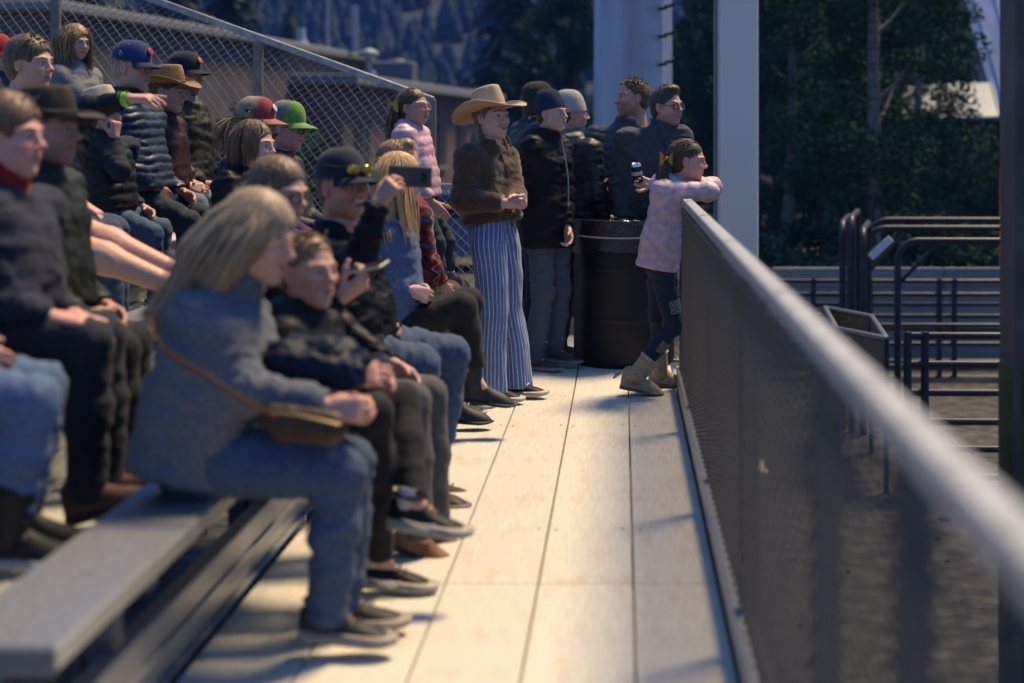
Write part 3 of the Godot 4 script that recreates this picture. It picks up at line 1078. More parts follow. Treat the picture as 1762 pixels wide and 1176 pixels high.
func arena():
	# pale board wall behind the far panels
	var wl := thing("board_wall", "low wall of pale weathered boards behind the pipe panels", "wall")
	for k in 5:
		var y := GROUND + 0.02 + k * 0.215
		for s in 3:
			var x := at(1330, 0, 17.4).x + s * 1.9
			board("board", Vector3(x, y, -17.45), Vector3(x + 1.89, y + 0.205, -17.4 + 0.01 * ((k + s) % 2)), mat(L(0.28, 0.28, 0.285) * (0.9 + 0.07 * ((k * 2 + s) % 3)), 0.8, {"tone": "brushed", "scale": Vector3(0.2, 2, 2)}), wl, 0.006)
	var p := func(px: float, d: float) -> float: return (px - 1070.0) * d / F
	var yy := func(py: float, d: float) -> float: return EYE - (py - 232.0) * d / F
	panel(p.call(1290.0, 16.6), p.call(1790.0, 16.6), 16.6, [yy.call(484.0, 16.6), yy.call(507.0, 16.6), yy.call(524.0, 16.6), yy.call(544.0, 16.6), yy.call(566.0, 16.6), yy.call(592.0, 16.6), yy.call(622.0, 16.6), yy.call(650.0, 16.6)], 0.024, "long eight-rail pipe panel in front of the pale board wall", [p.call(1498.0, 16.6), p.call(1617.0, 16.6), p.call(1643.0, 16.6), p.call(1736.0, 16.6), p.call(1400.0, 16.6)])
	var d := 11.2
	panel(p.call(1562.0, d), p.call(1800.0, d), d, [yy.call(578.0, d), yy.call(627.0, d), yy.call(676.0, d), yy.call(726.0, d), yy.call(773.0, d), yy.call(822.0, d)], 0.026, "nearest pipe panel, low, standing on the pale dirt", [p.call(1562.0, d), p.call(1592.0, d)])
	bow(p.call(1545.0, 13.0), p.call(1850.0, 13.0), 13.0, yy.call(415.0, 13.0), 0.16, [], "nearest bow gate, grey pipe arch catching the light")
	bow(p.call(1487.0, 14.6), p.call(1830.0, 14.6), 14.6, yy.call(393.0, 14.6), 0.20, [], "middle bow gate with a white tag on its brace")
	bow(p.call(1493.0, 15.6), p.call(1850.0, 15.6), 15.6, yy.call(379.0, 15.6), 0.20, [yy.call(560.0, 15.6)], "farthest bow gate, just behind the tagged one")
	var b := Mb.new()
	var q := at(1516, 427, 14.4)
	b.soft_box(Vector3(-0.13, -0.035, -0.006), Vector3(0.13, 0.035, 0.006), 0.004, Transform3D(Basis(Vector3(0, 0, 1), 0.75), q))
	tag(obj("paper_tag", b.mesh(), mat(L(0.6, 0.62, 0.66), 0.8)), "white tag tied to the brace of the middle bow gate", "tag")
	# gates folded together, seen end on
	for k in 3:
		var x: float = p.call([1450.0, 1462.0, 1478.0][k], 13.6)
		var top: float = yy.call([384.0, 374.0, 394.0][k], 13.6)
		bow(x, x + 1.3, 13.6 - k * 0.12, top, 0.14, [], ["folded gate seen end on, left one of the three", "folded gate seen end on, tallest of the three", "folded gate seen end on, right one of the three"][k], 1.38)
	# an open wooden feed bin with a pipe rim
	var fb := thing("feed_bin", "open plywood feed bin with a pale pipe rim behind the rail", "bin")
	var c0: Vector3 = at(1440, 566, 11.8)
	var c1: Vector3 = at(1526, 583, 11.2)
	var c2: Vector3 = at(1500, 545, 12.6)
	var c3: Vector3 = at(1420, 530, 13.2)
	var hh := 0.55
	for e in [[c0, c1], [c1, c2], [c2, c3], [c3, c0]]:
		b = Mb.new()
		var t := wall_frame(e[0], e[1])
		var ln: float = (e[1] - e[0]).length()
		b.soft_box(Vector3(0, -hh, -0.012), Vector3(ln, -0.02, 0.012), 0.004, t)
		obj("panel", b.mesh(), mat(L(0.20, 0.15, 0.10), 0.8, {"tone": "blotch", "scale": Vector3.ONE * 2.0}), fb)
		b = Mb.new()
		b.tube([e[0], e[1]], [0.022], 8)
		obj("rim", b.mesh(), mat(L(0.16, 0.17, 0.20), 0.4, {"metal": 0.5}), fb)
	b = Mb.new()
	for cc in [c0, c1, c2, c3]:
		b.tube([cc - UP * 0.02, Vector3(cc.x, GROUND, cc.z)], [0.02], 7)
	obj("frame", b.mesh(), pipe_mat(), fb)

# ------------------------------------------------------------------ forms: a distance field on a grid, meshed by surface nets
class Form:
	var o: Vector3
	var cell: float
	var nx: int
	var ny: int
	var nz: int
	var f := PackedFloat32Array()
	var id := PackedByteArray()

	func _init(lo: Vector3, hi: Vector3, c: float):
		cell = c
		o = lo - Vector3.ONE * c * 3.0
		var n := (hi - lo) / c + Vector3.ONE * 7.0
		nx = int(n.x)
		ny = int(n.y)
		nz = int(n.z)
		f.resize(nx * ny * nz)
		f.fill(9.0)
		id.resize(nx * ny * nz)

	# one tapered capsule joined by a smooth minimum; flat squeezes it along n; stop cuts it square at b; op -1 carves
	func bone(a: Vector3, b: Vector3, ra: float, rb: float, k: float, who: int, op := 1, n := Vector3.ZERO, flat := 1.0, stop := false):
		var pad := k + cell * 2.5
		var rm := maxf(ra, rb)
		var lo := (a.min(b) - Vector3.ONE * (rm + pad) - o) / cell
		var hi := (a.max(b) + Vector3.ONE * (rm + pad) - o) / cell
		var x0 := maxi(0, int(lo.x))
		var y0 := maxi(0, int(lo.y))
		var z0 := maxi(0, int(lo.z))
		var x1 := mini(nx - 1, int(hi.x) + 1)
		var y1 := mini(ny - 1, int(hi.y) + 1)
		var z1 := mini(nz - 1, int(hi.z) + 1)
		var ba := b - a
		var l2 := maxf(ba.length_squared(), 1e-9)
		var dir := ba.normalized()
		var ln := sqrt(l2)
		var a2 := Vector2(a.y, a.z)
		var ba2 := Vector2(ba.y, ba.z)
		var m2 := maxf(ba2.length_squared(), 1e-9)
		var far2 := rm + pad
		var fl := n != Vector3.ZERO
		for z in range(z0, z1 + 1):
			var pz := o.z + z * cell
			for y in range(y0, y1 + 1):
				var py := o.y + y * cell
				var q2 := Vector2(py, pz) - a2
				q2 -= ba2 * clampf(q2.dot(ba2) / m2, 0.0, 1.0)
				if q2.length() > far2:
					continue
				var k0 := (z * ny + y) * nx + x0
				var p := Vector3(o.x + x0 * cell, py, pz) - a
				for x in range(x0, x1 + 1):
					var h := clampf(p.dot(ba) / l2, 0.0, 1.0)
					var q := p - ba * h
					if fl:
						q += n * (q.dot(n) * (flat - 1.0))
					var d := q.length() - lerpf(ra, rb, h)
					if stop:
						d = maxf(d, p.dot(dir) - ln)
					var g := f[k0]
					if op > 0:
						if d < g + k:
							if d < g:
								id[k0] = who
							var w := k - absf(g - d)
							f[k0] = minf(g, d) - (w * w * 0.25 / k if w > 0.0 else 0.0)
					else:
						d = -d
						if d > g - k:
							if d > g:
								id[k0] = who
							var w := k - absf(g - d)
							f[k0] = maxf(g, d) + (w * w * 0.25 / k if w > 0.0 else 0.0)
					k0 += 1
					p.x += cell

	func egg(c: Vector3, r: Vector3, k: float, who: int, op := 1):
		var pad := Vector3.ONE * (k + cell * 2.5)
		var lo := (c - r - pad - o) / cell
		var hi := (c + r + pad - o) / cell
		var inv := Vector3.ONE / r
		for z in range(maxi(0, int(lo.z)), mini(nz - 1, int(hi.z) + 1) + 1):
			for y in range(maxi(0, int(lo.y)), mini(ny - 1, int(hi.y) + 1) + 1):
				var x0 := maxi(0, int(lo.x))
				var k0 := (z * ny + y) * nx + x0
				var p := Vector3(o.x + x0 * cell, o.y + y * cell, o.z + z * cell) - c
				for x in range(x0, mini(nx - 1, int(hi.x) + 1) + 1):
					var q := p * inv
					var l := q.length()
					var d := l * (l - 1.0) / maxf((q * inv).length(), 1e-6)
					var g := f[k0]
					if op > 0:
						if d < g + k:
							if d < g:
								id[k0] = who
							var w := k - absf(g - d)
							f[k0] = minf(g, d) - (w * w * 0.25 / k if w > 0.0 else 0.0)
					else:
						d = -d
						if d > g - k:
							if d > g:
								id[k0] = who
							var w := k - absf(g - d)
							f[k0] = maxf(g, d) + (w * w * 0.25 / k if w > 0.0 else 0.0)
					k0 += 1
					p.x += cell

	func cut(p: Vector3, n: Vector3, reach := 99.0, from := Vector3.ZERO):   # takes away what lies on the n side
		for z in nz:
			for y in ny:
				var k0 := (z * ny + y) * nx
				for x in nx:
					var g := f[k0]
					if g < cell * 4.0:
						var q := o + Vector3(x, y, z) * cell
						if reach > 90.0 or q.distance_to(from) < reach:
							var d := (q - p).dot(n)
							if d > g:
								f[k0] = d
					k0 += 1

	# the surface: vertices, outward directions, bone numbers and quads
	func net() -> Dictionary:
		var v := PackedVector3Array()
		var nn := PackedVector3Array()
		var who := PackedByteArray()
		var tri := PackedInt32Array()
		var at := PackedInt32Array()
		at.resize(f.size())
		at.fill(-1)
		var sx := 1
		var sy := nx
		var sz := nx * ny
		var lim := cell * 1.8
		var active := PackedInt32Array()
		var offs := [0, sx, sy, sx + sy, sz, sx + sz, sy + sz, sx + sy + sz]
		var total := f.size()
		for z in range(1, nz - 2):
			for y in range(1, ny - 2):
				var k := (z * ny + y) * nx + 1
				for x in range(1, nx - 2):
					if absf(f[k]) < lim:
						var a := f[k]
						var b := f[k + sx]
						var c := f[k + sy]
						var d := f[k + sx + sy]
						var e := f[k + sz]
						var g := f[k + sx + sz]
						var h := f[k + sy + sz]
						var i := f[k + sx + sy + sz]
						var n := int(a < 0) + int(b < 0) + int(c < 0) + int(d < 0) + int(e < 0) + int(g < 0) + int(h < 0) + int(i < 0)
						if n > 0 and n < 8:
							var s := Vector3.ZERO
							var m := 0
							if (a < 0) != (b < 0):
								s += Vector3(a / (a - b), 0, 0); m += 1
							if (c < 0) != (d < 0):
								s += Vector3(c / (c - d), 1, 0); m += 1
							if (e < 0) != (g < 0):
								s += Vector3(e / (e - g), 0, 1); m += 1
							if (h < 0) != (i < 0):
								s += Vector3(h / (h - i), 1, 1); m += 1
							if (a < 0) != (c < 0):
								s += Vector3(0, a / (a - c), 0); m += 1
							if (b < 0) != (d < 0):
								s += Vector3(1, b / (b - d), 0); m += 1
							if (e < 0) != (h < 0):
								s += Vector3(0, e / (e - h), 1); m += 1
							if (g < 0) != (i < 0):
								s += Vector3(1, g / (g - i), 1); m += 1
							if (a < 0) != (e < 0):
								s += Vector3(0, 0, a / (a - e)); m += 1
							if (b < 0) != (g < 0):
								s += Vector3(1, 0, b / (b - g)); m += 1
							if (c < 0) != (h < 0):
								s += Vector3(0, 1, c / (c - h)); m += 1
							if (d < 0) != (i < 0):
								s += Vector3(1, 1, d / (d - i)); m += 1
							at[k] = v.size()
							v.append(o + (Vector3(x, y, z) + s / m) * cell)
							nn.append(Vector3(b + d + g + i - a - c - e - h, c + d + h + i - a - b - e - g, e + g + h + i - a - b - c - d).normalized())
							var best := id[k]
							if f[k + sx + sy + sz] < f[k]:
								best = id[k + sx + sy + sz]
							who.append(best)
							active.append(k)
					k += 1
		for k in active:
			var ins := f[k] < 0
			if ins != (f[k + sx] < 0):
				quad(tri, at[k - sy - sz], at[k - sz], at[k], at[k - sy], ins)
			if ins != (f[k + sy] < 0):
				quad(tri, at[k - sz - sx], at[k - sx], at[k], at[k - sz], ins)
			if ins != (f[k + sz] < 0):
				quad(tri, at[k - sx - sy], at[k - sy], at[k], at[k - sx], ins)
		return {"v": v, "n": nn, "id": who, "i": tri}

	static func quad(t: PackedInt32Array, a: int, b: int, c: int, d: int, outward: bool):
		if a < 0 or b < 0 or c < 0 or d < 0:
			return
		if outward:
			t.append(a); t.append(c); t.append(b)
			t.append(a); t.append(d); t.append(c)
		else:
			t.append(a); t.append(b); t.append(c)
			t.append(a); t.append(c); t.append(d)

func form_for(bones: Array, cell: float, pad := 0.0) -> Form:
	var lo := Vector3.ONE * 1e6
	var hi := -lo
	for b in bones:
		var r := maxf(b[2], b[3]) + pad
		lo = lo.min((b[0] as Vector3).min(b[1]) - Vector3.ONE * r)
		hi = hi.max((b[0] as Vector3).max(b[1]) + Vector3.ONE * r)
	return Form.new(lo, hi, cell)

func stamp(g: Form, bones: Array, k: float):
	for b in bones:   # [a, b, ra, rb, id, k, flat dir, flat, stop]
		var kk: float = b[5] if b.size() > 5 and b[5] > 0.0 else k
		g.bone(b[0], b[1], b[2], b[3], kk, b[4], 1, b[6] if b.size() > 6 else Vector3.ZERO, b[7] if b.size() > 7 else 1.0, b[8] if b.size() > 8 else false)

# ------------------------------------------------------------------ heads and hands, modelled once and reused
var head := {}      # kind -> {v, i, part}: part 0 skin, 1 lip, 2 eye, 3 brow, 4 tooth, 5 inner mouth
var hand := {}

func templates():
	for kind in ["calm", "smile", "child", "grin"]:
		head[kind] = make_head(kind)
	hand["relaxed"] = make_hand([0.35, 0.45, 0.55, 0.65], 0.5, 0.35, 0.05)
	hand["fist"] = make_hand([1.25, 1.3, 1.35, 1.35], 1.1, 0.9, 0.0)
	hand["grip"] = make_hand([0.75, 0.8, 0.85, 0.9], 0.8, 0.25, 0.03)
	hand["flat"] = make_hand([0.06, 0.08, 0.10, 0.14], 0.1, 0.12, 0.05)
	hand["point"] = make_hand([0.04, 0.30, 0.42, 0.55], 0.4, 0.4, 0.05)

func make_head(kind: String) -> Dictionary:
	var child := kind == "child"
	var smile := kind == "smile" or kind == "grin"
	var g := Form.new(Vector3(-0.095, -0.205, -0.115), Vector3(0.095, 0.125, 0.125), 0.0031)
	# neck, skull, face, jaw
	g.bone(Vector3(0, -0.05, -0.030), Vector3(0, -0.20, -0.048), 0.048 if child else 0.053, 0.052 if child else 0.062, 0.03, 0)
	g.egg(Vector3(0, 0.036, -0.014), Vector3(0.0745, 0.084, 0.096), 0.02, 0)
	g.egg(Vector3(0, -0.022, 0.024), Vector3(0.062, 0.078, 0.064), 0.03, 0)
	if child:
		g.egg(Vector3(0, -0.064, 0.036), Vector3(0.046, 0.040, 0.044), 0.03, 0)
		g.egg(Vector3(0, -0.090, 0.058), Vector3(0.019, 0.015, 0.018), 0.02, 0)
	else:
		g.egg(Vector3(0, -0.068, 0.036), Vector3(0.048, 0.044, 0.048), 0.028, 0)
		g.egg(Vector3(0, -0.100, 0.064), Vector3(0.021, 0.016, 0.019), 0.02, 0)
	for s in [-1.0, 1.0]:
		g.egg(Vector3(s * 0.046, -0.056, 0.000), Vector3(0.015, 0.026, 0.026), 0.03, 0)
		# cheek
		g.egg(Vector3(s * 0.038, -0.026 if not smile else -0.022, 0.060), Vector3(0.022, 0.020, 0.020) * (1.15 if smile or child else 0.95), 0.022, 0)
		# brow ridge
		g.bone(Vector3(s * 0.016, 0.021, 0.084), Vector3(s * 0.052, 0.020, 0.064), 0.0085, 0.008, 0.016, 0)
		# socket and eyeball, lids
		g.egg(Vector3(s * 0.0315, 0.0005, 0.094), Vector3(0.019, 0.0125, 0.017), 0.010, 0, -1)
		g.egg(Vector3(s * 0.0315, -0.0005, 0.0725), Vector3(0.0128, 0.0128, 0.0128), 0.0025, 2)
		var lid := -0.004 if smile else 0.0
		g.bone(Vector3(s * 0.0185, 0.0035, 0.0815), Vector3(s * 0.0315, 0.0085 + lid, 0.0850), 0.0032, 0.0036, 0.004, 0)
		g.bone(Vector3(s * 0.0315, 0.0085 + lid, 0.0850), Vector3(s * 0.0455, 0.0020, 0.0755), 0.0036, 0.0032, 0.004, 0)
		g.bone(Vector3(s * 0.0190, -0.0050, 0.0805), Vector3(s * 0.0315, -0.0085 - lid * 0.4, 0.0815), 0.0028, 0.0030, 0.004, 0)
		g.bone(Vector3(s * 0.0315, -0.0085 - lid * 0.4, 0.0815), Vector3(s * 0.0450, -0.0030, 0.0740), 0.0030, 0.0028, 0.004, 0)
		# eyebrow hair
		g.bone(Vector3(s * 0.0145, 0.0200, 0.0930), Vector3(s * 0.034, 0.0265, 0.0865), 0.0034, 0.0036, 0.003, 3)
		g.bone(Vector3(s * 0.034, 0.0265, 0.0865), Vector3(s * 0.053, 0.0195, 0.0715), 0.0036, 0.0022, 0.003, 3)
		# ear: rim, bowl, lobe
		g.egg(Vector3(s * 0.0755, -0.004, -0.010), Vector3(0.0085, 0.030, 0.018), 0.006, 0)
		g.egg(Vector3(s * 0.0835, 0.000, -0.006), Vector3(0.0065, 0.018, 0.009), 0.006, 0, -1)
		g.egg(Vector3(s * 0.0735, -0.030, -0.002), Vector3(0.006, 0.009, 0.008), 0.006, 0)
	# nose
	var nl := 0.8 if child else 1.0
	g.bone(Vector3(0, 0.012, 0.084), Vector3(0, -0.024, 0.088 + 0.017 * nl), 0.0075, 0.0095, 0.014, 0)
	g.egg(Vector3(0, -0.027, 0.089 + 0.017 * nl), Vector3(0.0115, 0.0095, 0.0105), 0.008, 0)
	for s in [-1.0, 1.0]:
		g.egg(Vector3(s * 0.0125, -0.031, 0.090 + 0.006 * nl), Vector3(0.0075, 0.0070, 0.0090), 0.007, 0)
		g.egg(Vector3(s * 0.0065, -0.0375, 0.094 + 0.008 * nl), Vector3(0.0034, 0.0030, 0.0045), 0.002, 0, -1)
	# mouth
	g.egg(Vector3(0, -0.058, 0.064), Vector3(0.034, 0.024, 0.0205), 0.018, 0)
	var my := -0.0585
	if smile:
		var open := 0.0070 if kind == "smile" else 0.0115
		g.egg(Vector3(0, my - 0.002, 0.090), Vector3(0.024, open, 0.013), 0.003, 5, -1)
		g.egg(Vector3(0, my + 0.0025, 0.070), Vector3(0.022, 0.0056, 0.0125), 0.0015, 4)
		for s in [-1.0, 1.0]:
			g.bone(Vector3(0, my + 0.0066, 0.0868), Vector3(s * 0.016, my + 0.0070, 0.0815), 0.0036, 0.0032, 0.004, 1)
			g.bone(Vector3(s * 0.016, my + 0.0070, 0.0815), Vector3(s * 0.0285, my + 0.0062, 0.0690), 0.0032, 0.0022, 0.004, 1)
			g.bone(Vector3(0, my - 0.0035 - open, 0.0850), Vector3(s * 0.017, my - 0.002 - open * 0.7, 0.0800), 0.0044, 0.0038, 0.004, 1)
			g.bone(Vector3(s * 0.017, my - 0.002 - open * 0.7, 0.0800), Vector3(s * 0.0285, my + 0.0050, 0.0690), 0.0038, 0.0022, 0.004, 1)
			g.bone(Vector3(s * 0.022, -0.034, 0.089), Vector3(s * 0.037, -0.056, 0.070), 0.002, 0.002, 0.009, 0, -1)
	else:
		for s in [-1.0, 1.0]:
			g.bone(Vector3(0, my + 0.0042, 0.0855), Vector3(s * 0.023, my + 0.0008, 0.0755), 0.0042, 0.0020, 0.004, 1)
			g.bone(Vector3(0, my - 0.0060, 0.0840), Vector3(s * 0.020, my - 0.0020, 0.0765), 0.0050, 0.0022, 0.004, 1)
			g.bone(Vector3(0, my - 0.0004, 0.0905), Vector3(s * 0.025, my - 0.0010, 0.0775), 0.0014, 0.0012, 0.002, 5, -1)
		g.bone(Vector3(-0.012, my - 0.018, 0.089), Vector3(0.012, my - 0.018, 0.089), 0.005, 0.005, 0.012, 0, -1)
	g.cut(Vector3(0, -0.198, 0), Vector3(0, -1, 0))
	var d := g.net()
	var part := PackedByteArray()
	part.resize(d.v.size())
	for k in d.v.size():
		part[k] = d.id[k]
	return {"v": d.v, "i": d.i, "part": part, "open": 0.0 if not smile else (0.0070 if kind == "smile" else 0.0115)}

# a right hand: wrist at the origin, fingers up y, palm facing z, thumb towards x
func make_hand(curl: Array, thumb_curl: float, thumb_in: float, spread: float) -> Dictionary:
	var g := Form.new(Vector3(-0.055, -0.04, -0.035), Vector3(0.075, 0.20, 0.10), 0.0042)
	g.bone(Vector3(0, -0.035, 0), Vector3(0, 0.01, 0), 0.026, 0.026, 0.02, 0, 1, Vector3(0, 0, 1), 1.35)
	for x in [-0.026, -0.009, 0.009, 0.026]:
		g.bone(Vector3(x * 0.6, 0.012, 0), Vector3(x, 0.082, -0.002), 0.0155, 0.0125, 0.012, 0)
	g.egg(Vector3(0.018, 0.032, 0.010), Vector3(0.017, 0.026, 0.014), 0.012, 0)
	var xs := [0.028, 0.0095, -0.009, -0.027]
	var ln := [0.072, 0.080, 0.074, 0.058]
	for k in 4:
		var p := Vector3(xs[k], 0.084 - absf(xs[k] - 0.008) * 0.25, -0.001)
		var a := 0.0
		var sx: float = xs[k] * (spread * 6.0)
		var r := 0.0092 if k < 3 else 0.0080
		for q in 3:
			a += curl[k] * [0.75, 1.15, 0.75][q]
			var s: float = ln[k] * [0.44, 0.31, 0.25][q]
			var dirv := Vector3(sx, cos(a), sin(a)).normalized()
			g.bone(p, p + dirv * s, r - q * 0.0006, r - 0.0008 - q * 0.0008, 0.0035, 0)
			p += dirv * s
	var tp := Vector3(0.026, 0.026, 0.008)
	var td := Vector3(0.72 - thumb_in * 0.5, 0.62, 0.25 + thumb_in * 0.5).normalized()
	for q in 3:
		var s: float = [0.036, 0.034, 0.028][q]
		g.bone(tp, tp + td * s, [0.0135, 0.0108, 0.0098][q], [0.011, 0.0098, 0.0080][q], 0.006, 0)
		tp += td * s
		td = (td + Vector3(-0.35, 0.25, 0.30) * thumb_curl * 0.9).normalized()
	var d := g.net()
	return {"v": d.v, "i": d.i}

func add_form(b: Mb, src: Dictionary, t: Transform3D, color: Callable):
	var first := b.v.size()
	var v: PackedVector3Array = src.v
	for k in v.size():
		b.v.append(t * v[k])
		b.c.append(color.call(k, v[k]))
		b.u.append(Vector2.ZERO)
	var flip := t.basis.determinant() < 0
	var tri: PackedInt32Array = src.i
	for k in range(0, tri.size(), 3):
		b.i.append(first + tri[k])
		b.i.append(first + tri[k + (2 if flip else 1)])
		b.i.append(first + tri[k + (1 if flip else 2)])

# ------------------------------------------------------------------ people
const SKIN := Color(0.50, 0.30, 0.215)

func two_link(a: Vector3, b: Vector3, l1: float, l2: float, pole: Vector3) -> Vector3:
	var d := b - a
	var ln := d.length()
	if ln >= l1 + l2 - 0.002:
		return a + d * (l1 / (l1 + l2))
	var x := (l1 * l1 - l2 * l2 + ln * ln) / (2.0 * ln)
	var y := sqrt(maxf(l1 * l1 - x * x, 0.0))
	var dir := d / ln
	var side := (pole - dir * pole.dot(dir)).normalized()
	return a + dir * x + side * y

func joints(o: Dictionary) -> Dictionary:
	var J := {}
	var u: float = o.get("h", 1.70) / 1.70
	var yaw := deg_to_rad(o.get("yaw", 0.0))
	var fwd := Vector3(cos(yaw), 0, sin(yaw))
	var right := fwd.cross(UP)
	var d: float = o.d
	var x: float = (o.px - 1070.0) * d / F
	var lean := deg_to_rad(o.get("lean", 4.0))
	var spine := UP * cos(lean) + fwd * sin(lean)
	var fy: float = o.get("floor", 0.0)
	var sit: bool = o.has("seat")
	var get := func(name_: String): return at(o[name_][0], o[name_][1], d + (o[name_][2] if o[name_].size() > 2 else 0.0))
	J.fwd = fwd
	J.right = right
	J.u = u
	J.pel = Vector3(x, o.seat + 0.11 * u, -d) if sit else Vector3(x, fy + 0.90 * u, -d)
	if o.has("pel"):
		J.pel = get.call("pel")
	J.nk = J.pel + spine * 0.51 * u
	if o.has("nk"):
		J.nk = get.call("nk")
	spine = (J.nk - J.pel).normalized()
	J.spine = spine
	J.hd = J.nk + UP * 0.150 * u + fwd * 0.035 * u
	if o.has("hd"):
		J.hd = get.call("hd")
	var tw := deg_to_rad(o.get("twist", 0.0))
	var sright := right.rotated(UP, -tw)
	var sw: float = 0.165 * u * o.get("broad", 1.0)
	for s in [["R", 1.0], ["L", -1.0]]:
		var k: String = s[0]
		J["s" + k] = J.nk - spine * 0.055 * u + sright * s[1] * sw
		J["h" + k] = J.pel + right * s[1] * 0.088 * u - UP * 0.01
	for j in ["s", "h"]:
		var moved := Vector3.ZERO
		if o.has(j + "R"):
			var p: Vector3 = get.call(j + "R")
			moved = p - J[j + "R"]
			J[j + "R"] = p
			J[j + "L"] = J[j + "L"] + moved
		if o.has(j + "L"):
			J[j + "L"] = get.call(j + "L")
	for s in [["R", 1.0], ["L", -1.0]]:
		var k: String = s[0]
		var hp: Vector3 = J["h" + k]
		if sit:
			J["k" + k] = hp + fwd * 0.43 * u + UP * 0.02 + right * s[1] * 0.03
			J["a" + k] = Vector3(J["k" + k].x, fy + 0.085 * u, J["k" + k].z) + fwd * 0.02
		else:
			J["a" + k] = Vector3(hp.x, fy + 0.085 * u, hp.z) - fwd * 0.02 + right * s[1] * 0.03
			J["k" + k] = hp.lerp(J["a" + k], 0.5) + fwd * 0.03
	for j in ["k", "a"]:
		if o.has(j + "R"):
			var p: Vector3 = get.call(j + "R")
			var q: Vector3 = J[j + "L"] + p - J[j + "R"]
			J[j + "R"] = p
			if not o.has(j + "L"):
				J[j + "L"] = q
		if o.has(j + "L"):
			J[j + "L"] = get.call(j + "L")
		if j == "k":
			for k in ["R", "L"]:
				if sit and not o.has("a" + k):
					J["a" + k] = Vector3(J["k" + k].x, fy + 0.085 * u, J["k" + k].z) + fwd * o.get("foot_out", 0.02)
				elif not sit and not o.has("a" + k):
					pass
	if not sit and not o.has("kR"):
		for k in ["R", "L"]:
			var reach: float = (J["h" + k] as Vector3).distance_to(J["a" + k])
			J["k" + k] = two_link(J["h" + k], J["a" + k], reach * 0.508, reach * 0.497, fwd)
	for k in ["R", "L"]:
		var ap: Vector3 = J["a" + k]
		J["t" + k] = ap + fwd * 0.17 * u - UP * 0.055 * u
		if o.has("t" + k):
			J["t" + k] = get.call("t" + k)
	for s in [["R", 1.0], ["L", -1.0]]:
		var k: String = s[0]
		var sp: Vector3 = J["s" + k]
		if o.has("w" + k):
			J["w" + k] = get.call("w" + k)
		elif sit:
			J["w" + k] = (J["h" + k] as Vector3).lerp(J["k" + k], 0.72) + UP * 0.095 * u - right * s[1] * 0.03
		else:
			J["w" + k] = sp - UP * 0.52 * u + right * s[1] * 0.07 + fwd * 0.07
		if o.has("e" + k):
			J["e" + k] = get.call("e" + k)
		else:
			J["e" + k] = two_link(sp, J["w" + k], 0.285 * u, 0.255 * u, -fwd * 0.7 - UP * 0.5 + right * s[1] * 0.45)
	return J

func noise3(p: Vector3) -> float:
	return noise.get_noise_3dv(p)

# a garment from bones: [a, b, ra, rb, id, k, flat dir, flat, stop]; style decides folds and quilting
func garment(bones: Array, cell: float, k: float, style: Dictionary, cuts := [], eggs := []) -> Mb:
	var g := form_for(bones, cell, 0.03)
	stamp(g, bones, k)
	for e in eggs:
		g.egg(e[0], e[1], e[2], e[3])
	for c in cuts:
		g.cut(c[0], c[1], c[2] if c.size() > 2 else 99.0, c[3] if c.size() > 3 else Vector3.ZERO)
	var d := g.net()
	var b := Mb.new()
	var v: PackedVector3Array = d.v
	var n: PackedVector3Array = d.n
	var who: PackedByteArray = d.id
	var fold: float = style.get("fold", 0.006)
	var quilt: float = style.get("quilt", 0.0)
	var pitch: float = style.get("pitch", 0.05)
	var axis: Vector3 = style.get("axis", UP)
	var fuzz: float = style.get("fuzz", 0.0)
	var tint: Dictionary = style.get("tint", {})
	var base: Color = style.c
	var seg := {}
	for q in bones:
		if not seg.has(q[4]):
			seg[q[4]] = []
		seg[q[4]].append(q)
	for i in v.size():
		var p := v[i]
		var id := who[i]
		var move := 0.0
		var dir := axis
		var t := p.dot(axis)
		if seg.has(id) and id > 0:   # a limb: measure along its own bone
			var best: Array = seg[id][0]
			if seg[id].size() > 1:
				var bd := 1e9
				for q in seg[id]:
					var ba: Vector3 = q[1] - q[0]
					var h := clampf((p - q[0]).dot(ba) / maxf(ba.length_squared(), 1e-9), 0, 1)
					var dd: float = (p - q[0] - ba * h).length()
					if dd < bd:
						bd = dd
						best = q
			dir = (best[1] - best[0]).normalized()
			t = (p - best[0]).dot(dir) + id * 0.017
		if quilt > 0.0:
			var s := absf(sin(PI * (t + 0.008 * noise3(p * 9.0)) / pitch))
			move += quilt * (pow(s, 0.6) - 0.7)
			move += 0.0012 * noise3(p * 22.0)
		if fold > 0.0:
			var q := p * 5.0 + dir * t * 11.0
			move += fold * noise3(q) + fold * 0.45 * noise3(p * 19.0 + dir * t * 17.0)
		if fuzz > 0.0:
			move += fuzz * noise3(p * 75.0)
		b.v.append(p + n[i] * move)
		b.c.append(tint.get(id, base))
		b.u.append(Vector2.ZERO)
	b.i = d.i
	return b

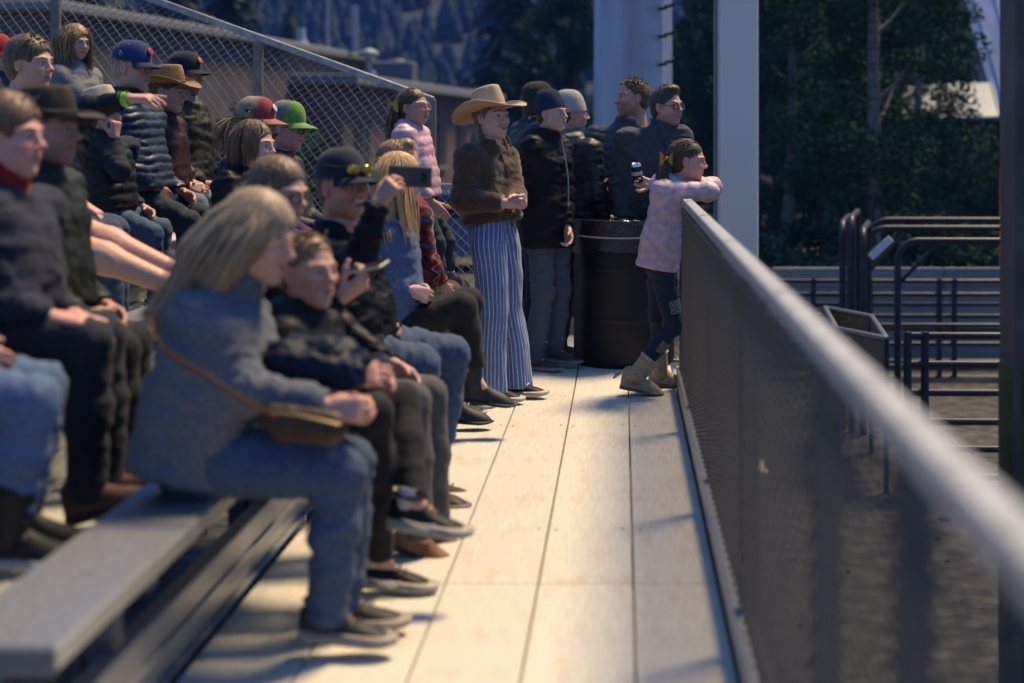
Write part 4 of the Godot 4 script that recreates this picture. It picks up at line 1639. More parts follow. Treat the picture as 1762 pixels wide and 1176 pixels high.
func fabric(kind: String, c := Color.WHITE) -> StandardMaterial3D:
	match kind:
		"puffer":
			return mat(c, 0.50, {"vc": true, "tone": "blotch", "bump": "crease", "high": 0.10, "scale": Vector3.ONE * 5.0, "spec": 0.45})
		"shell":
			return mat(c, 0.55, {"vc": true, "tone": "blotch", "bump": "crease", "high": 0.10, "scale": Vector3.ONE * 4.0, "spec": 0.28})
		"fleece":
			return mat(c, 0.95, {"vc": true, "tone": "fleece", "bump": "fleece", "high": 0.25, "scale": Vector3.ONE * 6.5, "rim": 0.2})
		"sherpa":
			return mat(c, 1.0, {"vc": true, "tone": "fleece", "bump": "curl", "high": 0.16, "scale": Vector3.ONE * 7.0, "rim": 0.5})
		"denim":
			return mat(c, 0.85, {"vc": true, "tone": "denim_tone", "bump": "denim", "high": 0.06, "scale": Vector3.ONE * 5.0, "rim": 0.08})
		"knit":
			return mat(c, 0.95, {"vc": true, "tone": "blotch", "bump": "knit", "high": 0.20, "scale": Vector3.ONE * 12.0, "rim": 0.3})
		"zigzag":
			return mat(c, 0.95, {"tone": "zigzag", "bump": "grain", "high": 0.12, "scale": Vector3(4.0, 4.0, 4.0), "rim": 0.3})
		"leather":
			return mat(c, 0.5, {"vc": true, "tone": "blotch", "bump": "grain", "high": 0.06, "scale": Vector3.ONE * 8.0})
		"suede":
			return mat(c, 0.95, {"vc": true, "tone": "blotch", "bump": "grain", "high": 0.05, "scale": Vector3.ONE * 7.0, "rim": 0.3})
		"rubber":
			return mat(c, 0.6, {"vc": true, "tone": "blotch", "scale": Vector3.ONE * 7.0})
	return mat(c, 0.85, {"vc": true, "tone": "blotch", "bump": "grain", "high": 0.08, "scale": Vector3.ONE * 6.0, "rim": 0.1})

func frame_of(y: Vector3, z: Vector3, at_: Vector3, s := Vector3.ONE) -> Transform3D:   # y kept, z squared to it
	y = y.normalized()
	var x := y.cross(z).normalized()
	return Transform3D(Basis(x * s.x, y * s.y, x.cross(y) * s.z), at_)

func person(o: Dictionary) -> Dictionary:
	var J := joints(o)
	var u: float = J.u
	var root := thing("person", o.label, "person", Vector3(J.pel.x, o.get("floor", 0.0), J.pel.z), o.get("group", ""))
	var off := root.position
	for k in J.keys():
		if J[k] is Vector3 and not k in ["fwd", "right", "spine"]:
			J[k] -= off
	var fwd: Vector3 = J.fwd
	var right: Vector3 = J.right
	var spine: Vector3 = J.spine
	var fat: float = o.get("fat", 1.0)
	var skin: Color = o.get("skin", SKIN) * Color(1.08, 1.06, 1.16)
	var cell: float = o.get("cell", 0.013)
	# head frame
	var hy := deg_to_rad(o.get("head", [0, 0, 0])[0] + o.get("yaw", 0.0))
	var hp := deg_to_rad(o.get("head", [0, 0, 0])[1])
	var hr := deg_to_rad(o.get("head", [0, 0, 0])[2])
	var face := Vector3(cos(hy) * cos(hp), sin(hp), sin(hy) * cos(hp))
	var hs: Vector3 = o.get("hs", Vector3.ONE * (0.6 * u + 0.4))
	var vary := RandomNumberGenerator.new()
	vary.seed = hash(o.label)
	hs *= Vector3(vary.randf_range(0.95, 1.04), vary.randf_range(0.97, 1.04), vary.randf_range(0.96, 1.04))
	var hup := UP.rotated(face.normalized(), hr)
	var hx := hup.cross(face).normalized()
	var H := Transform3D(Basis(hx * hs.x, face.cross(hx) * hs.y, face * hs.z), J.hd)
	J.H = H
	# ---- body: head, hands and a core that joins them
	var body := Mb.new()
	var hk: String = o.get("face", "calm")
	var hh: Dictionary = head[hk]
	var brow: Color = o.get("brow", Color(0.07, 0.045, 0.03))
	var lip: Color = Color(skin.r * 0.86, skin.g * 0.52, skin.b * 0.52)
	if o.has("lip"):
		lip = o.lip
	var stub: float = o.get("stubble", 0.0)
	var gaze: Vector2 = o.get("gaze", Vector2.ZERO)
	var iris: Color = o.get("iris", Color(0.07, 0.05, 0.035))
	var lively: bool = hk in ["smile", "grin"]
	var opened: float = hh.open
	add_form(body, hh, H, func(_k: int, p: Vector3) -> Color:
		var c := skin
		var blush := exp(-pow((absf(p.x) - 0.040) / 0.018, 2) - pow((p.y + 0.026) / 0.018, 2)) * (1.0 if p.z > 0.03 else 0.0)
		blush = maxf(blush, exp(-pow(p.x / 0.016, 2) - pow((p.y + 0.028) / 0.014, 2)) * (1.0 if p.z > 0.08 else 0.0))
		if absf(p.x) > 0.073 and p.y < 0.03:
			blush = 0.7
		c = c.lerp(Color(skin.r * 1.02, skin.g * 0.72, skin.b * 0.68), blush * o.get("blush", 0.6))
		c = c * (0.94 + 0.10 * noise3(p * 60.0))
		if stub > 0.0 and p.y < -0.028 and p.z > -0.02 and p.y > -0.125:
			var beard := smoothstep(-0.028, -0.052, p.y + absf(p.x) * 0.25 - 0.008)
			c = c.lerp(brow * 1.3, stub * beard * (0.75 + 0.25 * noise3(p * 200.0)))
		if p.z < 0.05 or p.y < -0.09 or p.y > 0.04:
			return c
		# eyebrows
		var ax := absf(p.x)
		var bx := clampf((ax - 0.013) / 0.041, 0.0, 1.0)
		var by := 0.0215 + 0.0055 * sin(bx * 2.3) - 0.003 * bx + (0.003 if lively else 0.0)
		var bd := Vector2(maxf(maxf(0.013 - ax, ax - 0.054), 0.0), p.y - by).length()
		c = c.lerp(brow, (1.0 - smoothstep(0.0018, 0.0052 - 0.002 * bx, bd)) * o.get("brow_w", 0.85))
		# eyes: white, iris, pupil, dark lash line
		var ex := ax - 0.0315
		var ey := p.y + 0.0005
		var oh := (0.0078 if not lively else 0.0058) * (1.0 - pow(ex / 0.0150, 2.0))
		if absf(ex) < 0.0165 and absf(ey) < 0.015 and p.z > 0.066:
			var e := Vector2(p.x - signf(p.x) * 0.0315 - gaze.x, ey - gaze.y).length()
			var w := Color(0.50, 0.48, 0.46).lerp(iris, 1.0 - smoothstep(0.0050, 0.0072, e))
			w = w.lerp(Color(0.01, 0.01, 0.01), 1.0 - smoothstep(0.0020, 0.0036, e))
			c = c.lerp(w, 1.0 - smoothstep(oh - 0.0008, oh + 0.0008, absf(ey)))
			c = c.lerp(Color(0.03, 0.02, 0.016), 0.8 * (1.0 - smoothstep(0.0008, 0.0026, absf(ey - maxf(oh, 0.0) - 0.0005))))
		# lips
		if ax < 0.036 and p.y < -0.040 and p.z > 0.058:
			var yl := p.y + 0.0585
			var q := 1.0 - pow(ax / 0.027, 2.0)
			if opened <= 0.0:
				var up2 := 0.0072 * q * (1.0 - 0.12 * exp(-pow(ax / 0.004, 2.0)))
				var lo2 := -0.0100 * q
				var inl := smoothstep(-0.0015, 0.0015, minf(up2 - yl, yl - lo2))
				c = c.lerp(lip, inl * 0.9)
				c = c.lerp(Color(0.10, 0.03, 0.03), (1.0 - smoothstep(0.0006, 0.0026, absf(yl + 0.0006 * q))) * (0.75 if ax < 0.026 else 0.0))
			else:
				yl -= 0.010 * pow(ax / 0.028, 2.0)
				var r0 := Vector2(ax / 0.0245, (yl + 0.002) / opened).length()
				var r1 := Vector2(ax / 0.030, (yl + 0.003) / (opened + 0.0065)).length()
				c = c.lerp(lip, (1.0 - smoothstep(0.9, 1.12, r1)) * 0.9)
				if r0 < 1.15:
					var m := Color(0.50, 0.46, 0.40) if yl > -opened * 0.55 else Color(0.12, 0.035, 0.035)
					c = c.lerp(m, 1.0 - smoothstep(0.85, 1.1, r0))
		return c)
	var hands: Dictionary = o.get("hands", {})
	var bare: bool = o.get("bare_legs", false)
	var cb := []
	var bt0: bool = o.has("bottom")
	var sk := 0.022
	cb.append([J.hd - H.basis.y.normalized() * 0.13 * u, J.nk - spine * 0.02, 0.045 * u, 0.05 * u, 0])
	cb.append([J.nk - spine * 0.02, J.pel, 0.07 * u, 0.075 * u, 0])
	cb.append([J.sR, J.sL, 0.035 * u, 0.035 * u, 0])
	for k in ["R", "L"]:
		cb.append([J["s" + k], J["e" + k], 0.034 * u, 0.032 * u, 0])
		cb.append([J["e" + k], (J["e" + k] as Vector3).lerp(J["w" + k], 1.02), 0.033 * u, 0.026 * u, 0])
		if bare:
			cb.append([J["h" + k], J["k" + k], 0.078 * u, 0.056 * u, 0])
			var kn: Vector3 = J["k" + k]
			var an: Vector3 = J["a" + k]
			cb.append([kn, kn.lerp(an, 0.35), 0.053 * u, 0.058 * u, 0])
			cb.append([kn.lerp(an, 0.35), an, 0.056 * u, 0.037 * u, 0])
		else:
			var slim: float = 1.0 if bt0 else 0.55
			cb.append([J["h" + k], J["k" + k], 0.045 * u * slim, 0.034 * u * slim, 0])
			cb.append([J["k" + k], J["a" + k], 0.034 * u, 0.028 * u, 0])
		cb.append([J["a" + k], (J["a" + k] as Vector3).lerp(J["t" + k], 0.35) - UP * 0.012 * u, 0.026 * u, 0.018 * u, 0])
	var core := form_for(cb, 0.015)
	stamp(core, cb, 0.03)
	var cn := core.net()
	add_form(body, {"v": cn.v, "i": cn.i}, Transform3D(), func(_k: int, p: Vector3) -> Color: return skin * (0.94 + 0.10 * noise3(p * 30.0)))
	for k in ["R", "L"]:
		var hd: Dictionary = hands.get(k, {})
		var dir: Vector3 = hd.get("dir", (J["w" + k] - J["e" + k]).normalized())
		var inward: Vector3 = right * (-1.0 if k == "R" else 1.0)
		var palm: Vector3 = hd.get("palm", inward - UP * 0.5)
		var s: float = o.get("hand_scale", 0.55 * u + 0.45) * 0.98
		var t := frame_of(dir, palm, J["w" + k], Vector3(s if k == "R" else -s, s, s))
		if k == "L":
			t.basis.x = t.basis.x
		add_form(body, hand[hd.get("pose", "relaxed")], t, func(_i: int, p: Vector3) -> Color: return skin * Color(1.0, 0.95, 0.94) * (0.92 + 0.10 * noise3(p * 70.0)))
		J["hand" + k] = t
	obj("body", body.mesh(), mat(Color.WHITE, 0.55, {"vc": true, "sss": 0.06, "bump": "grain", "high": 0.02, "scale": Vector3.ONE * 14.0}), root)

	# ---- trousers
	var bt: Dictionary = o.get("bottom", {})
	if bt:
		var tk: String = bt.get("k", "denim")
		var w: float = bt.get("w", 1.0) * u
		var pb := []
		pb.append([(J.hR as Vector3).lerp(J.hL, 0.16), (J.hL as Vector3).lerp(J.hR, 0.16), 0.103 * u * fat, 0.103 * u * fat, 0, 0.05])
		pb.append([J.pel + UP * 0.0, J.pel + spine * 0.10 * u, 0.104 * u * fat, 0.098 * u * fat, 0, 0.05])
		var cuts := []
		for k in ["R", "L"]:
			var hq: Vector3 = J["h" + k]
			var kq: Vector3 = J["k" + k]
			var aq: Vector3 = J["a" + k]
			if tk == "shorts":
				pb.append([hq, hq.lerp(kq, 0.86), 0.092 * w, 0.080 * w, 1 if k == "R" else 2, 0.03, Vector3.ZERO, 1.0, true])
				continue
			pb.append([hq, kq, 0.090 * w * lerpf(1.0, fat, 0.5), 0.062 * w, 1 if k == "R" else 2, 0.03])
			var ends := kq.lerp(aq, bt.get("len", 1.09))
			pb.append([kq, kq.lerp(ends, 0.4), 0.061 * w, 0.058 * w, 3 if k == "R" else 4, 0.03])
			pb.append([kq.lerp(ends, 0.4), ends, 0.058 * w, 0.046 * w * bt.get("hem", 1.0), 3 if k == "R" else 4, 0.03, Vector3.ZERO, 1.0, true])
		var st := {"c": bt.c, "fold": bt.get("fold", 0.008 if tk == "denim" else 0.004)}
		obj(bt.get("n", "jeans"), garment(pb, cell, 0.03, st).mesh(), fabric(tk), root)

	# ---- jacket, shirt or vest
	var tp: Dictionary = o.get("top", {})
	if tp:
		var th: float = tp.get("th", 0.016)
		var r: float = 0.100 * u * fat + th
		var sp := (J.sR - J.sL).normalized() as Vector3
		var c0: Vector3 = J.nk - spine * 0.155 * u
		var c1: Vector3 = J.pel + spine * 0.13 * u
		var c2: Vector3 = J.pel - spine * tp.get("hem", -0.02)
		var tb := []
		for s in [1.0, -1.0]:
			tb.append([c0 + sp * s * 0.070 * u, c1 + sp * s * 0.058 * u * fat, r, r * tp.get("waist", 0.98), 0, 0.06])
			tb.append([c1 + sp * s * 0.058 * u * fat, c2 + sp * s * 0.062 * u * fat, r * tp.get("waist", 0.98), r * tp.get("flare", 1.08), 0, 0.06])
		tb.append([J.nk - spine * 0.03, J.sR, 0.052 * u + th * 0.6, 0.054 * u + th * 0.7, 0, 0.05])
		tb.append([J.nk - spine * 0.03, J.sL, 0.052 * u + th * 0.6, 0.054 * u + th * 0.7, 0, 0.05])
		if tp.get("collar", 0.05) > 0.0:
			var nd: Vector3 = (J.hd - J.nk).normalized()
			tb.append([J.nk - spine * 0.03, J.nk + nd * tp.get("collar", 0.05) * u, 0.066 * u + th * 0.4, 0.060 * u + th * 0.5, 7, 0.03, Vector3.ZERO, 1.0, true])
		if tp.get("sleeves", true):
			for k in ["R", "L"]:
				var sh: Vector3 = J["s" + k]
				var el: Vector3 = J["e" + k]
				var wr: Vector3 = J["w" + k]
				var end := el.lerp(wr, tp.get("cuff", 0.98))
				var ar: float = tp.get("arm", 1.0)
				tb.append([sh, el, 0.052 * u * ar + th * 0.75, 0.044 * u * ar + th * 0.7, 1 if k == "R" else 2, 0.04])
				tb.append([el, end, 0.043 * u * ar + th * 0.7, 0.030 * u * ar + th * 0.6, 3 if k == "R" else 4, 0.03, Vector3.ZERO, 1.0, true])
				if tp.has("cuff_c"):
					tb.append([el.lerp(end, 0.80), end + (end - el).normalized() * 0.004, 0.033 * u + th * 0.62, 0.031 * u + th * 0.62, 5, 0.008, Vector3.ZERO, 1.0, true])
		var eggs := []
		if tp.get("hood", false):
			var hb: Vector3 = J.nk - fwd * 0.075 * u + UP * 0.015
			eggs.append([hb, Vector3(0.085, 0.065, 0.095) * u, 0.03, 6])
			eggs.append([hb + fwd * 0.05 * u + right * 0.06 * u, Vector3(0.05, 0.05, 0.05) * u, 0.03, 6])
			eggs.append([hb + fwd * 0.05 * u - right * 0.06 * u, Vector3(0.05, 0.05, 0.05) * u, 0.03, 6])
		var cuts := [[c2, -spine, 0.34 * u, c2]]
		var st := {"c": tp.c, "fold": tp.get("fold", 0.006), "quilt": tp.get("quilt", 0.0), "pitch": tp.get("pitch", 0.05), "axis": spine, "fuzz": tp.get("fuzz", 0.0), "tint": {}}
		if tp.has("arm_c"):
			for q in [1, 2, 3, 4]:
				st.tint[q] = tp.arm_c
		if tp.has("cuff_c"):
			st.tint[5] = tp.cuff_c
		if tp.has("collar_c"):
			st.tint[7] = tp.collar_c
		if tp.has("hood_c"):
			st.tint[6] = tp.hood_c
		J.top_r = r
		obj(tp.get("n", "jacket"), garment(tb, tp.get("cell", cell), 0.045, st, cuts, eggs).mesh(), fabric(tp.get("k", "shell")), root)
	var vs: Dictionary = o.get("vest", {})
	if vs:
		var r: float = 0.100 * u * fat + vs.get("th", 0.035)
		var sp := (J.sR - J.sL).normalized() as Vector3
		var tb := []
		for s in [1.0, -1.0]:
			tb.append([J.nk - spine * 0.15 * u + sp * s * 0.066 * u, J.pel + spine * 0.02 + sp * s * 0.060 * u * fat, r, r, 0, 0.06])
		tb.append([J.nk - spine * 0.03, J.nk + (J.hd - J.nk).normalized() * 0.05 * u, 0.08 * u, 0.078 * u, 0, 0.04, Vector3.ZERO, 1.0, true])
		var st := {"c": vs.c, "fold": 0.004, "quilt": vs.get("quilt", 0.008), "pitch": vs.get("pitch", 0.05), "axis": spine}
		obj("vest", garment(tb, cell * 0.9, 0.05, st, [[J.pel + spine * 0.0, -spine, 0.3 * u, J.pel]]).mesh(), fabric(vs.get("k", "puffer")), root)

	# ---- shoes
	var sh: Dictionary = o.get("shoes", {})
	if sh:
		for k in ["R", "L"]:
			shoe(root, sh, J["a" + k], J["t" + k], J["k" + k], u, right if k == "R" else -right)
	# ---- hair, hat, glasses: children in the head's own frame
	if o.has("hair"):
		hair(root, H, o.hair)
	if o.has("hat"):
		hat(root, H, o.hat)
	if o.has("glasses"):
		glasses(root, H, o.glasses)
	J.root = root
	J.off = off
	return J

# ---- shoes: heel behind, toe along z, sole at y = 0
func shoe(root: Node3D, s: Dictionary, ankle: Vector3, toe: Vector3, knee: Vector3, u: float, outer: Vector3):
	var k: String = s.get("k", "sneaker")
	var sc: float = u * s.get("size", 1.0)
	var z := (toe - ankle + UP * 0.055 * u).normalized()
	var up := (knee - ankle).normalized()
	var flatup := UP
	up = (flatup - z * flatup.dot(z)).normalized()
	var x := up.cross(z)
	var T := Transform3D(Basis(x, up, z) * sc, ankle - up * 0.088 * sc)
	var n := 17
	var sole := Mb.new()
	var upper := Mb.new()
	var thick: float = s.get("sole", 0.026)
	var rows := []
	var srow := []
	var hgt := [0.088, 0.100, 0.104, 0.100, 0.095, 0.088, 0.078, 0.068, 0.060, 0.054, 0.050, 0.047, 0.044, 0.040, 0.034, 0.026, 0.012]
	if k != "sneaker":
		hgt = [0.10, 0.115, 0.12, 0.12, 0.118, 0.110, 0.096, 0.080, 0.069, 0.062, 0.057, 0.054, 0.051, 0.046, 0.039, 0.029, 0.012]
	for q in hgt.size():
		hgt[q] += 0.012 * sin(PI * q / 16.0)
	var wid := [0.014, 0.026, 0.031, 0.033, 0.033, 0.032, 0.032, 0.034, 0.038, 0.042, 0.0445, 0.0455, 0.045, 0.042, 0.036, 0.026, 0.008]
	var plump := 1.16 if k == "ugg" else (1.06 if k == "boot" else 1.0)
	for q in n:
		var f := float(q) / (n - 1)
		var zz := -0.078 + 0.272 * f
		var w: float = wid[q] * plump
		var cx := 0.006 * sin(f * PI) * signf(x.dot(outer)) * -1.0
		var row := []
		for j in 13:
			var a := PI * j / 12.0
			var yy: float = thick * 0.8 + (hgt[q] * plump - thick * 0.8) * pow(sin(a), 0.75)
			row.append(Vector3(cx + cos(a) * w * (1.0 if j in [0, 12] else 0.97) * (1.0 - 0.25 * pow(sin(a), 2.0)), yy, zz))
		rows.append(row)
		var ws := w + 0.004
		srow.append([Vector3(cx - ws * 0.9, 0.0 + 0.012 * pow(maxf(f - 0.75, 0) * 4, 2), zz * 1.01), Vector3(cx + ws * 0.9, 0.012 * pow(maxf(f - 0.75, 0) * 4, 2), zz * 1.01), Vector3(cx + ws, 0.006 + 0.012 * pow(maxf(f - 0.75, 0) * 4, 2), zz * 1.025), Vector3(cx + ws * 0.98, thick, zz * 1.02), Vector3(cx - ws * 0.98, thick, zz * 1.02), Vector3(cx - ws, 0.006 + 0.012 * pow(maxf(f - 0.75, 0) * 4, 2), zz * 1.025)])
	upper.col = s.c
	upper.grid(rows)
	sole.col = s.get("sole_c", Color(0.5, 0.48, 0.44))
	sole.grid(srow, true)
	for e in [0, n - 1]:
		var ce := Vector3.ZERO
		for q in srow[e]:
			ce += q / 6.0
		var c0 := sole.p(ce)
		for j in 6:
			sole.tri(c0, sole.p(srow[e][j]), sole.p(srow[e][(j + 1) % 6]))
	if k != "sneaker":   # a shaft up the shin
		var tall := 0.175 if k == "ugg" else 0.155
		var lr := 0.058 if k == "ugg" else 0.050
		var sd := (T.basis.inverse() * (knee - ankle)).normalized()
		var pts := []
		var rr := []
		for q in 7:
			var f := q / 6.0
			pts.append(Vector3(0, 0.055, -0.008) + sd * tall * f)
			rr.append(lr * (0.92 + 0.10 * f + (0.03 if k == "ugg" and q % 2 else 0.0)))
		upper.tube(pts, rr, 16, true)
		if k == "ugg":
			upper.col = Color(0.55, 0.48, 0.38)
			var top: Vector3 = pts[-1]
			var ring := []
			for q in 17:
				var w := TAU * q / 16
				var sx := sd.cross(Vector3(0, 0, 1)).normalized()
				ring.append(top + (sx * cos(w) + sx.cross(sd) * sin(w)) * lr * 0.98)
			upper.tube(ring, [0.011], 7, false)
			upper.col = s.c
			upper.tube([Vector3(0, 0.10, -0.085), Vector3(0, 0.08, -0.11), Vector3(0.01, 0.05, -0.125)], [0.010, 0.014, 0.004], 6, true, 0.4)
	else:
		upper.col = s.get("inner", Color(0.03, 0.03, 0.03))
		var ring := []
		for q in 15:
			var w := TAU * q / 14
			ring.append(Vector3(cos(w) * 0.029, 0.108 - 0.004 * sin(w), -0.022 + sin(w) * 0.044))
		upper.tube(ring, [0.009], 6, false)
		if s.has("sock"):
			upper.col = s.sock
			upper.tube([Vector3(0, 0.07, -0.025), Vector3(0, 0.135, -0.028)], [0.034, 0.036], 12)
	var sm := obj("shoe", upper.mesh(), fabric("suede" if k == "ugg" else ("rubber" if k == "boot" else "shell")), root, T)
	obj("sole", sole.mesh(), fabric("rubber"), sm)
	if s.has("lace"):
		var lc := Mb.new()
		for q in 4:
			var zz := 0.022 + q * 0.020
			var yy := 0.103 - q * 0.0105
			lc.tube([Vector3(-0.020, yy - 0.010, zz), Vector3(0, yy + 0.001, zz + 0.005), Vector3(0.020, yy - 0.010, zz)], [0.0032], 5)
		for sg in [-1, 1]:
			lc.tube([Vector3(0, 0.104, 0.02), Vector3(sg * 0.018, 0.120, 0.018), Vector3(sg * 0.030, 0.104, 0.030)], [0.0028], 5)
		obj("lace", lc.mesh(), mat(s.lace, 0.9), sm)
	if s.has("swoosh"):
		for sg in [-1.0, 1.0]:
			var poly := PackedVector2Array()
			for q in 9:   # lower edge of a tick: short hook behind, long tail rising to the front
				var f := q / 8.0
				poly.append(Vector2(-0.058 + 0.105 * f, 0.046 - 0.030 * sin(PI * pow(1.0 - f, 1.6) * 0.86)))
			for q in range(1, 9):
				var f := 1.0 - q / 8.0
				poly.append(Vector2(-0.058 + 0.105 * f - 0.004 * q * (1.0 - f) * 0.2, 0.0465 - 0.013 * sin(PI * pow(1.0 - f, 1.3) * 0.80) + 0.006 * (1.0 - f)))
			var sw := Mb.new()
			var lean := Basis(Vector3(0, 0, 1), -sg * 0.28)
			sw.plate(poly, 0.002)
			obj("emblem", sw.mesh(), mat(s.swoosh, 0.6), sm, Transform3D(lean * Basis(Vector3(0, 0, -1), Vector3.UP, Vector3(1, 0, 0)), Vector3(sg * 0.0455, 0.002, 0.016)))

# ---- glasses
func glasses(root: Node3D, H: Transform3D, g: Dictionary):
	var b := Mb.new()
	var r: float = g.get("r", 0.021)
	for s in [-1.0, 1.0]:
		var ring := []
		for q in 21:
			var w := TAU * q / 20
			var sq: float = g.get("square", 0.0)
			var cw := cos(w)
			var sw := sin(w)
			var k := 1.0 / pow(pow(absf(cw), 2.0 + sq * 4) + pow(absf(sw), 2.0 + sq * 4), 1.0 / (2.0 + sq * 4))
			ring.append(Vector3(s * 0.0325 + cw * k * r * 1.1, -0.002 + sw * k * r * g.get("tall", 0.95), 0.101 - 0.010 * absf(cw * 0.5 + s * 0.5)))
		b.tube(ring, [g.get("t", 0.0016)], 6, false)
		b.tube([Vector3(s * 0.056, 0.002, 0.092), Vector3(s * 0.073, 0.003, 0.050), Vector3(s * 0.080, 0.004, -0.005)], [0.0018], 5)
	b.tube([Vector3(-0.010, 0.0, 0.103), Vector3(0, 0.004, 0.106), Vector3(0.010, 0.0, 0.103)], [0.0015], 5)
	var gm := obj("glasses", b.mesh(), mat(g.get("c", L(0.02, 0.02, 0.02)), 0.3, {"metal": g.get("metal", 0.0)}), root, H)
	b = Mb.new()
	for s in [-1.0, 1.0]:
		b.ball(Vector3(s * 0.0325, -0.002, 0.098), Vector3(r * 1.0, r * 0.9, 0.0012), 14)
	var m := StandardMaterial3D.new()
	m.transparency = BaseMaterial3D.TRANSPARENCY_ALPHA
	m.albedo_color = Color(0.8, 0.85, 0.9, 0.04)
	m.roughness = 0.05
	m.metallic_specular = 0.25
	obj("lens", b.mesh(), m, gm)

# ------------------------------------------------------------------ hair and hats, in the head's own frame (face along z)
func skull_push(p: Vector3, r := 1.0) -> Vector3:
	var c := Vector3(0, 0.036, -0.016)
	var e := Vector3(0.0785, 0.089, 0.100) * r
	var q := (p - c) / e
	var l := q.length()
	if l < 1.0 and l > 1e-4:
		return c + (q / l) * e
	return p

func hair_color(o: Dictionary, v: float) -> Color:
	var a: Color = o.c
	var b: Color = o.get("c2", a * 1.7)
	return a.lerp(b, clampf(v, 0.0, 1.0))

func hair_cap(o: Dictionary) -> Mb:
	var vol: float = o.get("vol", 0.006)
	var low: float = o.get("low", -0.055)
	var g := Form.new(Vector3(-0.11, -0.12, -0.14), Vector3(0.11, 0.15, 0.12), 0.0052)
	g.egg(Vector3(0, 0.038, -0.018), Vector3(0.0755 + vol, 0.0855 + vol, 0.0975 + vol), 0.01, 0)
	if low < -0.03:
		g.egg(Vector3(0, -0.02, -0.045), Vector3(0.066 + vol, 0.062 + vol, 0.058 + vol), 0.02, 0)
	if o.get("front", 0.0) > 0.0:
		g.egg(Vector3(0, 0.105, 0.045), Vector3(0.055, 0.022 + o.front, 0.04), 0.02, 0)
	# the face, the ears and the nape stay free
	var line: float = o.get("line", 0.062)
	g.egg(Vector3(0, line - 0.105, 0.105), Vector3(0.070, 0.105, 0.075), 0.008, 0, -1)
	if o.get("ears", true):
		for s in [-1.0, 1.0]:
			g.egg(Vector3(s * 0.088, -0.022, 0.018), Vector3(0.026, 0.048, 0.034), 0.006, 0, -1)
	g.cut(Vector3(0, low, 0), Vector3(0, -1, 0.15).normalized())
	if o.has("bald"):
		g.egg(Vector3(0, 0.14, 0.05), Vector3(0.048, 0.06, 0.075) * o.bald, 0.01, 0, -1)
	var d := g.net()
	var b := Mb.new()
	for k in d.v.size():
		var p: Vector3 = d.v[k]
		var w := atan2(p.x, p.z + 0.02)
		var st := noise3(Vector3(w * 14.0, p.y * 9.0, p.z * 12.0))
		b.v.append(p + d.n[k] * (0.0032 * st + 0.0016 * noise3(p * 130.0)))
		b.c.append(hair_color(o, 0.35 + 0.55 * st))
		b.u.append(Vector2.ZERO)
	b.i = d.i
	return b

func lock(b: Mb, pts: Array, r: float, c: Color):
	var rr := []
	var n := pts.size()
	for k in n:
		var f := float(k) / (n - 1)
		rr.append(r * (0.55 + 0.6 * sin(PI * minf(f * 1.6 + 0.1, 1.0) * 0.5)) * (1.0 - pow(f, 3.0) * 0.9))
	b.col = c
	b.tube(pts, rr, 5, false, 0.6)

